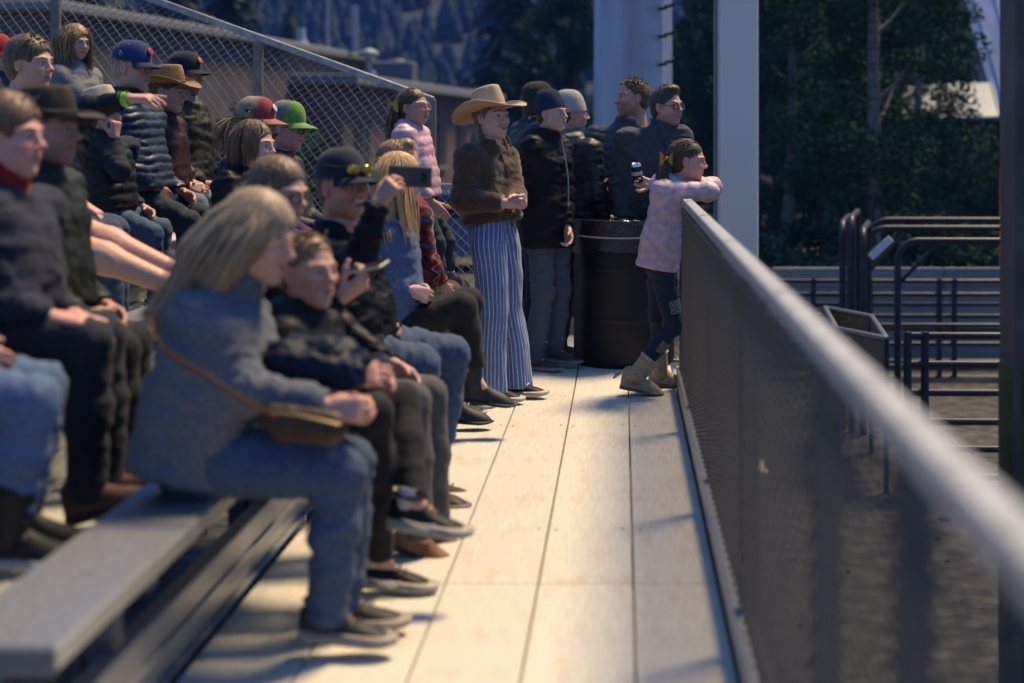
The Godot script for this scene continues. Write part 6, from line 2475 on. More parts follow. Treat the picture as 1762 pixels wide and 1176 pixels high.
	P.black_cap = person({"label": "man in black cap and dark padded jacket, back turned, behind the navy knit cap", "h": 1.78, "d": 10.1, "px": 905, "floor": 0.0, "yaw": -24,
		"hd": [927, 182], "top": {"c": L(0.028, 0.030, 0.035), "k": "puffer", "th": 0.03, "quilt": 0.008, "pitch": 0.06, "collar": 0.06}, "bottom": {"c": dark}, "shoes": {"c": black, "sole_c": L(0.3, 0.28, 0.25)},
		"hair": {"k": "short", "c": L(0.03, 0.02, 0.014), "n": 120, "vol": 0.003}, "hat": {"k": "cap", "c": L(0.010, 0.010, 0.011), "c2": L(0.035, 0.032, 0.028), "lift": 0.012}})
	P.white_beanie = person({"label": "woman in white ribbed knit cap and grey patterned scarf, looking away", "h": 1.64, "d": 9.9, "px": 990, "floor": 0.0, "yaw": -46,
		"hd": [984, 196], "nk": [985, 245], "head": [30, 0, 0], "top": {"c": L(0.013, 0.014, 0.017), "k": "puffer", "th": 0.03, "quilt": 0.008, "pitch": 0.055, "collar": 0.085, "collar_c": L(0.17, 0.165, 0.16), "hem": 0.05, "hood": true, "hood_c": L(0.17, 0.165, 0.16)},
		"bottom": {"c": L(0.05, 0.075, 0.12)}, "shoes": {"c": L(0.20, 0.14, 0.09), "sole_c": L(0.3, 0.24, 0.17)},
		"hair": {"k": "tail", "c": L(0.05, 0.024, 0.012), "c2": L(0.16, 0.08, 0.035), "ties": [Vector3(-0.02, -0.055, -0.105)], "len": 0.16, "seed": 12, "vol": 0.002}, "hat": {"k": "beanie", "c": L(0.60, 0.57, 0.53), "lift": 0.016}})
	P.laughing = person({"label": "laughing balding man in grey quilted jacket looking to the left", "h": 1.82, "d": 10.4, "px": 1054, "floor": 0.0, "yaw": 100, "fat": 1.12, "twist": 0,
		"hd": [1088, 170], "nk": [1076, 222], "head": [58, 4, 4], "face": "grin", "skin": L(0.52, 0.27, 0.19), "stubble": 0.35, "brow": L(0.06, 0.035, 0.02), "wL": [1100, 330, -0.25], "wR": [1030, 318, -0.3], "broad": 1.08,
		"top": {"c": L(0.055, 0.063, 0.075), "k": "puffer", "th": 0.026, "n": "quilted_jacket", "quilt": 0.009, "pitch": 0.058, "collar": 0.07, "fold": 0.005, "cell": 0.011}, "bottom": {"c": L(0.04, 0.06, 0.10)}, "shoes": {"c": black},
		"hair": {"k": "short", "c": L(0.035, 0.018, 0.010), "c2": L(0.16, 0.085, 0.04), "vol": 0.002, "line": 0.098, "seed": 31, "n": 420, "len": 0.022}})
	P.can_man = person({"label": "man in dark-rimmed glasses and grey fleece pullover holding a can", "h": 1.78, "d": 9.8, "px": 1118, "floor": 0.0, "yaw": 66, "fat": 1.14, "broad": 1.10,
		"hd": [1148, 184], "nk": [1132, 232], "head": [-26, 2, 0], "skin": L(0.53, 0.32, 0.235), "stubble": 0.40, "brow": L(0.03, 0.018, 0.012), "sR": [1078, 240, -0.02], "sL": [1172, 236, -0.02], "eR": [1062, 318, -0.02], "wR": [1076, 388, -0.12], "eL": [1176, 318, -0.12], "wL": [1122, 318, -0.34],
		"top": {"c": L(0.060, 0.070, 0.082), "k": "fleece_smooth", "th": 0.018, "n": "pullover", "collar": 0.085, "fold": 0.010, "hem": 0.06}, "bottom": {"c": L(0.03, 0.035, 0.045)}, "shoes": {"c": black},
		"hair": {"k": "short", "c": L(0.022, 0.013, 0.009), "c2": L(0.11, 0.07, 0.045), "vol": 0.006, "seed": 14, "n": 420, "line": 0.078, "front": 0.004, "len": 0.024}, "glasses": {"c": L(0.015, 0.014, 0.014), "square": 1.2, "tall": 0.80, "t": 0.0030},
		"hands": {"L": {"pose": "grip", "dir": Vector3(-0.92, 0.25, 0.2), "palm": Vector3(0.15, 0.1, 0.95)}}})
	P.leaning_pink = person({"label": "girl in pale pink puffer jacket leaning with folded arms on the rail", "h": 1.34, "d": 8.54, "px": 1135, "floor": 0.0, "yaw": 0, "cell": 0.011,
		"pel": [1134, 446], "nk": [1158, 318], "hd": [1184, 278], "sR": [1140, 330, -0.10], "sL": [1146, 328, 0.14], "eR": [1220, 330, -0.10], "wR": [1196, 312, 0.14], "eL": [1226, 322, 0.22], "wL": [1190, 318, 0.0],
		"kR": [1159, 562, -0.06], "aR": [1092, 648, -0.06], "tR": [1127, 668, -0.06], "kL": [1132, 545, 0.12], "aL": [1138, 640, 0.22], "tL": [1168, 656, 0.22], "head": [4, -2, 0], "face": "child", "hs": Vector3(0.94, 0.96, 0.96), "skin": L(0.52, 0.30, 0.215), "blush": 0.9, "hand_scale": 0.8,
		"top": {"c": L(0.74, 0.50, 0.56), "k": "puffer", "th": 0.024, "n": "puffer_jacket", "quilt": 0.0065, "pitch": 0.072, "hem": 0.05, "flare": 1.12, "collar": 0.03, "fold": 0.002, "hood": true, "cell": 0.0095}, "bottom": {"c": L(0.018, 0.030, 0.060), "w": 0.98}, "shoes": {"k": "ugg", "c": L(0.46, 0.37, 0.25), "sole_c": L(0.22, 0.15, 0.09), "sole": 0.018, "size": 1.12},
		"hair": {"k": "tail", "c": L(0.012, 0.008, 0.006), "c2": L(0.11, 0.06, 0.03), "ties": [Vector3(-0.045, 0.012, -0.108)], "len": 0.30, "seed": 17, "line": 0.062, "vol": 0.003, "bow": L(0.50, 0.31, 0.07), "drift": Vector3(-0.25, 0.1, -0.05), "tail_n": 60},
		"hands": {"R": {"pose": "relaxed", "dir": Vector3(-0.3, 0.0, -0.9), "palm": Vector3(0, -1, 0)}, "L": {"pose": "relaxed", "dir": Vector3(-0.3, 0, 0.9), "palm": Vector3(0, -1, 0)}}})
	patches(P.leaning_pink)
	seam(P.can_man, 0.0, 0.02, 0.45, L(0.02, 0.022, 0.026), 0.004, "zip")
	seam(P.laughing, 0.0, 0.02, 0.95, L(0.02, 0.022, 0.026), 0.004, "zip")
	seam(P.standing_pink, -0.012, 0.05, 0.98, L(0.5, 0.3, 0.36), 0.005, "placket")
	seam(P.straw, 0.0, 0.10, 0.92, L(0.05, 0.03, 0.02), 0.005, "zip")
	for f in [0.30, 0.48, 0.66]:
		stud(P.blonde, f)

	# --- the rows behind
	P.scarf = person({"label": "woman with red scarf and dark denim jacket at the left edge", "h": 1.68, "d": 4.5, "px": 10, "seat": 0.68, "floor": 0.25, "yaw": 5, "fat": 1.1,
		"pel": [10, 555], "nk": [0, 330], "hd": [14, 236], "sR": [-18, 370, -0.1], "eR": [-5, 520, -0.16], "wR": [92, 548, -0.12], "wL": [130, 545, 0.08], "kR": [150, 592, -0.1], "kL": [172, 580, 0.14], "aR": [150, 842, -0.08], "aL": [185, 830, 0.14], "tR": [235, 852, -0.08], "tL": [255, 826, 0.14],
		"skin": L(0.56, 0.31, 0.24), "head": [4, 0, 0], "blush": 1.0, "top": {"c": L(0.016, 0.027, 0.058), "k": "denim", "th": 0.02, "collar": 0.10, "collar_c": L(0.30, 0.012, 0.02), "fold": 0.010, "cuff": 0.92, "n": "denim_jacket"}, "bottom": {"c": L(0.014, 0.020, 0.036), "w": 1.15},
		"shoes": {"k": "boot", "c": L(0.10, 0.055, 0.05), "sole_c": L(0.05, 0.03, 0.025)}, "hair": {"k": "short", "c": L(0.10, 0.055, 0.03), "n": 300, "vol": 0.012, "seed": 41},
		"hands": {"R": {"pose": "relaxed", "dir": Vector3(1, -0.1, 0), "palm": Vector3(0, -1, -0.3)}, "L": {"pose": "relaxed", "dir": Vector3(1, -0.3, 0.1), "palm": Vector3(0, -1, 0)}}})
	P.brown_hat = person({"label": "person in brown wide-brimmed hat and olive vest next to the red scarf", "h": 1.76, "d": 5.1, "px": 60, "seat": 0.68, "floor": 0.25, "yaw": 6, "fat": 1.12,
		"pel": [62, 540], "nk": [62, 298], "hd": [82, 222], "kR": [205, 600], "kL": [225, 590, 0.2], "wR": [140, 545, -0.1], "head": [4, 0, 0], "skin": L(0.46, 0.26, 0.18), "stubble": 0.4,
		"top": {"c": L(0.028, 0.036, 0.028), "k": "shell", "th": 0.024, "fold": 0.010}, "bottom": {"c": L(0.022, 0.024, 0.026), "k": "chino", "n": "trousers"}, "shoes": {"c": black},
		"hair": {"k": "short", "c": L(0.05, 0.03, 0.02), "n": 100, "vol": 0.004}, "hat": {"k": "cowboy", "c": L(0.050, 0.036, 0.026), "tone": "blotch", "weave": 4.0, "curl": 0.02, "brim": 0.085, "tall": 0.095, "lift": 0.006, "dip": 0.012}})
	P.bare_legs = person({"label": "person in shorts with bare legs stretched over the bench in front", "h": 1.78, "d": 6.05, "px": -45, "seat": 0.93, "floor": 0.68, "yaw": 4, "bare_legs": true,
		"pel": [-40, 405], "nk": [-70, 190], "hd": [-55, 120], "kR": [118, 420, -0.10], "kL": [128, 392, 0.14], "aR": [296, 492, -0.12], "aL": [306, 470, 0.12], "tR": [352, 430, -0.12], "tL": [362, 412, 0.12], "skin": L(0.56, 0.33, 0.22),
		"top": {"c": L(0.10, 0.10, 0.11), "k": "shirt", "n": "shirt"}, "bottom": {"c": L(0.09, 0.085, 0.07), "k": "shorts", "n": "shorts"}, "shoes": {"c": L(0.2, 0.2, 0.2)}, "hair": {"k": "short", "c": L(0.05, 0.03, 0.02), "n": 100}})
	P.edge_jeans = person({"label": "person in light blue jeans at the lower left, only the legs in view", "h": 1.72, "d": 4.0, "px": -160, "seat": 0.68, "floor": 0.25, "yaw": 6, "fat": 1.0,
		"pel": [-165, 640], "kR": [58, 690, -0.08], "kL": [72, 665, 0.16], "aR": [18, 915, -0.06], "aL": [40, 885, 0.16], "wR": [-60, 600, 0.0], "wL": [-50, 600, 0.2], "top": {"c": L(0.05, 0.05, 0.06), "k": "shirt", "n": "shirt"}, "bottom": {"c": L(0.10, 0.175, 0.31), "w": 1.0, "len": 0.9}, "shoes": {"c": black, "k": "boot"},
		"hair": {"k": "short", "c": L(0.05, 0.03, 0.02), "n": 60}})
	P.pointer = person({"label": "dark-haired person in black jacket pointing, green band on the wrist", "h": 1.74, "d": 7.0, "px": 70, "seat": 0.93, "floor": 0.50, "yaw": 6,
		"pel": [78, 372], "nk": [66, 186], "hd": [52, 110], "sR": [78, 208, -0.12], "eR": [146, 190, -0.16], "wR": [222, 170, -0.2], "eL": [112, 312, 0.1], "wL": [142, 352, 0.0], "kR": [186, 402], "kL": [196, 396, 0.2], "head": [8, 0, 0],
		"top": {"c": L(0.013, 0.017, 0.026), "k": "shell", "th": 0.018, "fold": 0.010, "cuff": 0.86}, "bottom": {"c": jeans * 0.9}, "shoes": {"c": black}, "skin": L(0.52, 0.32, 0.235),
		"hair": {"k": "short", "c": L(0.018, 0.011, 0.008), "c2": L(0.22, 0.14, 0.06), "n": 340, "vol": 0.010, "seed": 51, "low": -0.08}, "hands": {"R": {"pose": "point", "dir": Vector3(0.99, 0.03, 0.05), "palm": Vector3(0.05, -1, -0.25)}, "L": {"pose": "relaxed", "dir": Vector3(0.85, -0.5, 0.1), "palm": Vector3(-0.2, -1, 0)}}})
	wristband(P.pointer)
	P.red_cap = person({"label": "child in red cap cut off by the left edge", "h": 1.45, "d": 8.2, "px": -12, "seat": 1.18, "floor": 0.75, "yaw": 0, "hd": [-6, 100], "face": "child",
		"top": {"c": L(0.05, 0.05, 0.07), "k": "shell"}, "bottom": {"c": jeans}, "shoes": {"c": black}, "hair": {"k": "short", "c": L(0.05, 0.03, 0.02), "n": 80}, "hat": {"k": "cap", "c": L(0.42, 0.02, 0.03), "lift": 0.006}})
	P.long_hair = person({"label": "girl with long wavy hair in grey sweatshirt standing on the top rows", "h": 1.46, "d": 9.5, "px": 130, "floor": 0.75, "yaw": 24, "hd": [130, 74], "nk": [128, 118], "head": [10, -4, 0], "face": "child", "skin": L(0.46, 0.29, 0.21),
		"top": {"c": L(0.21, 0.22, 0.25), "k": "shirt", "n": "sweatshirt", "fold": 0.007, "hem": 0.03}, "bottom": {"c": dark}, "shoes": {"c": black},
		"hair": {"k": "long", "c": L(0.09, 0.05, 0.022), "c2": L(0.40, 0.25, 0.11), "len": 0.34, "n": 600, "r": 0.0042, "vol": 0.010, "ears": false, "low": -0.09, "wave": 0.28, "seed": 27, "stray": 60}})
	P.nail_biter = person({"label": "boy in straw hat and dark quilted vest with fist at his mouth", "h": 1.42, "d": 7.75, "px": 172, "seat": 0.93, "floor": 0.50, "yaw": 12, "cell": 0.011,
		"pel": [186, 362], "nk": [170, 236], "hd": [176, 196], "sR": [168, 255, -0.1], "eR": [206, 292, -0.16], "wR": [196, 238, -0.10], "kR": [262, 402], "kL": [276, 396, 0.16], "head": [8, 0, 0], "face": "child", "hs": Vector3(0.93, 0.95, 0.95),
		"top": {"c": L(0.012, 0.017, 0.040), "k": "shirt", "n": "sweater", "th": 0.014, "collar": 0.06}, "vest": {"c": L(0.010, 0.011, 0.013), "th": 0.04, "quilt": 0.009, "pitch": 0.055}, "bottom": {"c": L(0.07, 0.12, 0.22)}, "shoes": sneakers,
		"hair": {"k": "short", "c": L(0.11, 0.065, 0.03), "n": 160}, "hat": {"k": "cowboy", "c": L(0.62, 0.52, 0.38), "lift": 0.018, "tilt": -14.0, "brim": 0.062, "curl": 0.035, "tall": 0.085}, "hands": {"R": {"pose": "fist", "dir": Vector3(0.1, 0.98, -0.05), "palm": Vector3(-0.9, 0, -0.4)}}})
	P.blue_cap = person({"label": "older man in royal blue cap and navy down jacket", "h": 1.80, "d": 8.3, "px": 236, "seat": 0.93, "floor": 0.50, "yaw": 6, "fat": 1.1, "cell": 0.0115,
		"pel": [242, 338], "nk": [216, 172], "hd": [228, 117], "sR": [212, 205, -0.14], "eR": [226, 300, -0.20], "wR": [262, 322, -0.1], "kR": [322, 382], "kL": [340, 372, 0.2], "head": [6, -4, 0], "skin": L(0.50, 0.28, 0.20), "brow": L(0.25, 0.22, 0.2), "stubble": 0.12,
		"top": {"c": L(0.028, 0.048, 0.088), "k": "puffer", "th": 0.028, "n": "down_jacket", "quilt": 0.011, "pitch": 0.046, "fold": 0.004, "collar": 0.06, "cell": 0.0095, "collar_c": L(0.012, 0.014, 0.02)}, "bottom": {"c": dark * 0.9}, "shoes": {"c": black},
		"hair": {"k": "short", "c": L(0.20, 0.17, 0.14), "c2": L(0.4, 0.37, 0.33), "n": 160, "vol": 0.001}, "hat": {"k": "cap", "c": L(0.018, 0.045, 0.150), "bill": L(0.012, 0.028, 0.09), "badge": L(0.62, 0.04, 0.03), "letter": L(0.03, 0.05, 0.2), "outline": L(0.6, 0.6, 0.62), "lift": 0.006, "tilt": 4.0}})
	P.tan_hat = person({"label": "person in tan felt cowboy hat and dark red jacket", "h": 1.70, "d": 8.75, "px": 284, "seat": 0.93, "floor": 0.50, "yaw": 8, "nk": [278, 204], "hd": [290, 158], "kR": [336, 352], "kL": [350, 345, 0.2], "head": [4, -6, 0], "face": "smile",
		"top": {"c": L(0.045, 0.018, 0.018), "k": "shell", "n": "jacket"}, "bottom": {"c": L(0.16, 0.22, 0.30)}, "shoes": {"c": black}, "hair": {"k": "short", "c": L(0.08, 0.05, 0.03), "n": 160},
		"hat": {"k": "cowboy", "c": L(0.33, 0.20, 0.075), "tone": "blotch", "weave": 5.0, "band": L(0.22, 0.12, 0.045), "lift": 0.010, "tilt": -6.0, "brim": 0.085, "curl": 0.040, "tall": 0.108, "dip": 0.030}})
	P.olive = person({"label": "bearded man in navy cap and olive field jacket", "h": 1.80, "d": 9.3, "px": 318, "seat": 0.93, "floor": 0.50, "yaw": 10, "fat": 1.1, "nk": [312, 178], "hd": [319, 130], "kR": [372, 362], "head": [6, -3, 0], "stubble": 0.95, "brow": L(0.02, 0.014, 0.01), "skin": L(0.40, 0.25, 0.18),
		"wR": [352, 318, -0.15], "top": {"c": L(0.034, 0.032, 0.022), "k": "shell", "th": 0.026, "n": "field_jacket", "fold": 0.014, "collar": 0.085, "collar_c": L(0.30, 0.26, 0.20)}, "bottom": {"c": L(0.14, 0.20, 0.28)}, "shoes": {"c": black}, "hair": {"k": "short", "c": L(0.02, 0.014, 0.01), "n": 100},
		"hat": {"k": "cap", "c": L(0.012, 0.014, 0.036), "badge": L(0.45, 0.04, 0.04), "letter": L(0.5, 0.5, 0.5), "lift": 0.006, "tilt": 2.0}})
	P.pony = person({"label": "woman in tan and red cap with ponytail and purple top", "h": 1.70, "d": 7.95, "px": 425, "seat": 0.68, "floor": 0.25, "yaw": 8, "nk": [424, 268], "hd": [441, 214], "head": [4, -5, 0], "skin": L(0.46, 0.28, 0.20),
		"top": {"c": L(0.075, 0.022, 0.14), "k": "shirt", "n": "top"}, "bottom": {"c": dark}, "shoes": {"c": black}, "hair": {"k": "tail", "c": L(0.05, 0.028, 0.015), "c2": L(0.34, 0.21, 0.09), "len": 0.22, "seed": 61, "ties": [Vector3(0, 0.028, -0.115)], "vol": 0.002, "spread": 2.0},
		"hat": {"k": "cap", "c": L(0.36, 0.05, 0.06), "c2": L(0.34, 0.28, 0.21), "bill": L(0.50, 0.17, 0.13), "under": L(0.05, 0.04, 0.035), "badge": L(0.62, 0.6, 0.62), "letter": L(0.62, 0.6, 0.6), "patch": L(0.03, 0.028, 0.035), "lift": 0.006, "tilt": 3.0}})
	P.green_cap = person({"label": "person in bright green cap and glasses beyond the red and tan cap", "h": 1.72, "d": 8.5, "px": 482, "seat": 0.68, "floor": 0.25, "yaw": 10, "nk": [480, 272], "hd": [494, 220], "head": [4, -6, 0], "skin": L(0.50, 0.31, 0.225),
		"top": {"c": L(0.05, 0.05, 0.055), "k": "shell"}, "bottom": {"c": dark}, "shoes": {"c": black}, "hair": {"k": "short", "c": L(0.06, 0.035, 0.02), "n": 140, "low": -0.075}, "glasses": {"c": L(0.01, 0.01, 0.01), "square": 1.0, "t": 0.0024},
		"hat": {"k": "cap", "c": L(0.16, 0.36, 0.07), "c2": L(0.20, 0.20, 0.21), "bill": L(0.18, 0.38, 0.09), "lift": 0.006, "tilt": 3.0}})
	P.dark_girl = person({"label": "girl with straight brown hair in black hooded jacket", "h": 1.46, "d": 7.5, "px": 408, "seat": 0.68, "floor": 0.25, "yaw": 14, "nk": [418, 302], "hd": [438, 252], "head": [4, 0, 0], "face": "child", "skin": L(0.52, 0.33, 0.25), "hs": Vector3(0.95, 0.97, 0.97),
		"top": {"c": L(0.011, 0.012, 0.016), "k": "shell", "th": 0.030, "hood": true, "fold": 0.013}, "bottom": {"c": black, "k": "chino", "n": "trousers"}, "shoes": {"c": black},
		"hair": {"k": "long", "c": L(0.05, 0.027, 0.014), "c2": L(0.22, 0.13, 0.06), "len": 0.20, "n": 520, "r": 0.0042, "vol": 0.005, "ears": false, "low": -0.08, "wave": 0.04, "seed": 71, "stray": 40}})

# jeans with woven stripes, cut wide from the hip
func wide_trousers(J: Dictionary):
	var b := Mb.new()
	var u: float = J.u
	for k in ["R", "L"]:
		var s := 1.0 if k == "R" else -1.0
		var hip: Vector3 = J["h" + k]
		var an: Vector3 = J["a" + k]
		var top: Vector3 = J.pel + UP * 0.16 * u + J.right * s * 0.050 * u
		var pts := [top, J.pel + UP * 0.06 * u + J.right * s * 0.066, hip - UP * 0.04 + J.right * s * 0.01 + J.fwd * 0.01, hip.lerp(an, 0.25) + J.fwd * 0.02, hip.lerp(an, 0.5) + J.fwd * (0.03 if k == "R" else 0.0) + J.right * s * 0.008, hip.lerp(an, 0.75) + J.fwd * 0.015 + J.right * s * 0.015, an - UP * 0.035 + J.fwd * 0.01 + J.right * s * 0.018]
		var rx := [0.082, 0.100, 0.100, 0.090, 0.083, 0.083, 0.088]
		var rows := []
		var n := 40
		for q in 37:
			var f := q / 36.0 * 6.0
			var i := mini(int(f), 5)
			var g := f - i
			var ce: Vector3 = pts[i].lerp(pts[i + 1], g)
			var r := lerpf(rx[i], rx[i + 1], g) * u
			var row := []
			for j in n + 1:
				var w := TAU * j / n
				var dirv: Vector3 = J.right * cos(w) + J.fwd * sin(w)
				var fold := 1.0 + 0.10 * (q / 36.0) * sin(w * 3.0 + s * 1.3 + q * 0.05) + 0.09 * noise3(Vector3(cos(w) * 1.6, q * 0.16, sin(w) * 1.6 + s * 5.0))
				row.append(ce + dirv * r * fold * (1.0 if absf(cos(w)) < 0.5 else 1.0))
			rows.append(row)
		rows.reverse()
		for row in rows:
			row.reverse()
		b.grid(rows)
	var m := mat(Color.WHITE, 0.9, {"tone": "stripe", "uv": true, "scale": Vector3(12.0, 3.0, 1.0), "rim": 0.2})
	var t := obj("striped_jeans", b.mesh(), m, J.root)
	b = Mb.new()
	b.ball(J.pel + UP * 0.135 * u + J.fwd * 0.125 + J.right * 0.02, Vector3(0.012, 0.018, 0.012), 10)
	obj("yellow_tag", b.mesh(), mat(L(0.75, 0.55, 0.02), 0.6), J.root)

func zip(J: Dictionary):
	var b := Mb.new()
	var pts := []
	for q in 9:
		var f := q / 8.0
		pts.append((J.nk as Vector3).lerp(J.pel - UP * 0.10, f) + J.fwd * (0.105 + 0.045 * sin(minf(f * 2.2, 1.0) * PI / 2)) + J.right * 0.004 * sin(q * 1.3))
	b.tube(pts, [0.0045], 6)
	obj("zip", b.mesh(), mat(L(0.35, 0.36, 0.38), 0.4, {"metal": 0.5}), J.root)

func seam(J: Dictionary, side: float, f0: float, f1: float, c: Color, r: float, called: String):   # a line down the front of a top
	var b := Mb.new()
	var pts := []
	for q in 11:
		var f := lerpf(f0, f1, q / 10.0)
		pts.append((J.nk as Vector3).lerp(J.pel, f) + J.fwd * (J.top_r * (0.62 + 0.40 * sin(minf(f * 2.6, 1.0) * PI / 2))) + J.right * (side + 0.003 * sin(q * 1.7)))
	b.tube(pts, [r], 6)
	obj(called, b.mesh(), mat(c, 0.5), J.root)

func stud(J: Dictionary, f: float):
	var b := Mb.new()
	b.ball((J.nk as Vector3).lerp(J.pel, f) + J.fwd * J.top_r * 0.72 + J.right * (J.top_r * 0.80), Vector3.ONE * 0.008, 8)
	obj("button", b.mesh(), mat(L(0.6, 0.58, 0.52), 0.3, {"metal": 0.8}), J.root)

func patches(J: Dictionary):   # pale sequin patches on knee and shin
	for q in [[J.hR, J.kR, 0.70, 0.064, 0.075], [J.kR, J.aR, 0.36, 0.050, 0.068]]:
		var b := Mb.new()
		var a: Vector3 = q[0]
		var e: Vector3 = q[1]
		var dir := (e - a).normalized()
		var ce := a.lerp(e, q[2])
		var fr := (J.fwd * 0.75 + J.right * 0.9) as Vector3
		fr = (fr - dir * fr.dot(dir)).normalized()
		var sd := dir.cross(fr)
		var rows := []
		for i in 6:
			var row := []
			for j in 7:
				var w := (j / 6.0 - 0.5) * 1.3
				row.append(ce + dir * q[4] * (0.5 - i / 5.0) * (1.0 + 0.1 * noise3(Vector3(i, j, 2))) + (fr * cos(w) + sd * sin(w)) * (q[3] + 0.003))
			rows.append(row)
		b.grid(rows)
		obj("sequin_patch", b.mesh(), mat(L(0.62, 0.62, 0.55), 0.4, {"tone": "curl", "bump": "curl", "high": 0.2, "scale": Vector3.ONE * 12.0}), J.root)

func wristband(J: Dictionary):
	var b := Mb.new()
	var dir := (J.wR - J.eR).normalized() as Vector3
	var p: Vector3 = J.wR - dir * 0.012
	b.tube([p - dir * 0.011, p + dir * 0.011], [0.034 * 1.03], 16, false)
	b.tube([p - dir * 0.011, p + dir * 0.011], [0.0325 * 1.03], 16, false)
	obj("wristband", b.mesh(), mat(L(0.20, 0.62, 0.03), 0.5), J.root)

# ------------------------------------------------------------------ things they brought, and the barrel
func belongings():
	barrel()
	phone(P.filmer, "R", Vector3(0.078, 0.135, 0.035), Vector3(0.155, 0.008, 0.078), "dark phone held up sideways by the man in navy cap", false)
	phone(P.reader, "R", Vector3(0.012, 0.120, 0.032), Vector3(0.074, 0.15, 0.008), "phone with bright edge in the hand of the woman in glasses", true)
	can()
	shoulder_bag()
	bundle()
	sunglasses()

func barrel():
	var c := at(1074, 636, 9.72)
	var o := thing("trash_barrel", "black plastic trash barrel with bin liner and cord round the rim", "trash barrel", Vector3(c.x, 0, c.z))
	var b := Mb.new()
	b.lathe([Vector2(0, 0), Vector2(0.285, 0), Vector2(0.305, 0.012), Vector2(0.312, 0.04), Vector2(0.312, 0.27), Vector2(0.318, 0.285), Vector2(0.318, 0.30), Vector2(0.312, 0.315), Vector2(0.312, 0.58), Vector2(0.318, 0.595), Vector2(0.318, 0.61), Vector2(0.312, 0.625), Vector2(0.312, 0.86), Vector2(0.318, 0.88), Vector2(0.30, 0.885), Vector2(0.295, 0.86), Vector2(0.295, 0.05), Vector2(0, 0.04)], 48)
	obj("drum", b.mesh(), mat(L(0.010, 0.010, 0.011), 0.5, {"tone": "blotch", "bump": "grain", "high": 0.04, "scale": Vector3.ONE * 3.0}), o)
	b = Mb.new()
	var rows := []
	for a in 9:
		var row := []
		for j in 73:
			var w := TAU * j / 72
			var wr := 0.006 * noise3(Vector3(cos(w) * 7, a * 0.35, sin(w) * 7)) + 0.004 * sin(w * 31.0 + a)
			var r: float = [0.30, 0.306, 0.322, 0.326, 0.324, 0.325, 0.324, 0.326, 0.331][a] + wr
			var y: float = [0.84, 0.885, 0.898, 0.885, 0.86, 0.835, 0.80, 0.76, 0.70 + 0.03 * noise3(Vector3(cos(w) * 3, 5, sin(w) * 3))][a]
			row.append(Vector3(cos(w) * r, y + wr * 0.6, sin(w) * r))
		rows.append(row)
	b.grid(rows)
	obj("bin_liner", b.mesh(), mat(L(0.012, 0.012, 0.013), 0.28, {"bump": "crease", "high": 0.5, "scale": Vector3.ONE * 6.0, "spec": 0.6}), o)
	b = Mb.new()
	var ring := []
	for j in 61:
		var w := TAU * j / 60
		ring.append(Vector3(cos(w) * 0.333, 0.825 - 0.035 * (0.5 + 0.5 * sin(w)), sin(w) * 0.333))
	b.tube(ring, [0.0055], 6, false)
	obj("cord", b.mesh(), mat(L(0.45, 0.38, 0.40), 0.8), o)

func phone(J: Dictionary, k: String, where: Vector3, size: Vector3, label: String, lit: bool):
	var t: Transform3D = J["hand" + k]
	t.origin += J.off
	var p := t * where if lit else at(706, 304, 5.775)
	var o := thing("phone", label, "phone", p)
	o.basis = (Basis(UP, 0.12) * Basis(Vector3(0, 0, 1), -0.06)) * Basis(Vector3.RIGHT, 0.0) if not lit else Basis(Vector3(0, 0, 1), 0.62) * Basis(UP, 1.2) * Basis(Vector3.RIGHT, -1.2)
	var b := Mb.new()
	if not lit:
		b.soft_box(Vector3(-0.078, -0.039, -0.0045), Vector3(0.078, 0.039, 0.0045), 0.0035)
		obj("case", b.mesh(), mat(L(0.045, 0.05, 0.065), 0.45), o)
		b = Mb.new()
		b.soft_box(Vector3(0.040, -0.018, 0.0046), Vector3(0.060, 0.018, 0.0062), 0.0012)
		obj("camera_bump", b.mesh(), mat(L(0.012, 0.012, 0.014), 0.3), o)
		b = Mb.new()
		for y in [-0.009, 0.006]:
			b.ball(Vector3(0.050, y, 0.0063), Vector3(0.0055, 0.0055, 0.001), 12)
		obj("camera_lens", b.mesh(), mat(L(0.005, 0.005, 0.007), 0.05), o)
	else:
		b.soft_box(Vector3(-0.037, -0.076, -0.0045), Vector3(0.037, 0.076, 0.0045), 0.003)
		obj("case", b.mesh(), mat(L(0.50, 0.44, 0.36), 0.5), o)
		b = Mb.new()
		b.soft_box(Vector3(-0.034, -0.072, 0.0046), Vector3(0.034, 0.072, 0.0052), 0.0004)
		obj("screen", b.mesh(), mat(L(0.02, 0.02, 0.025), 0.08), o)

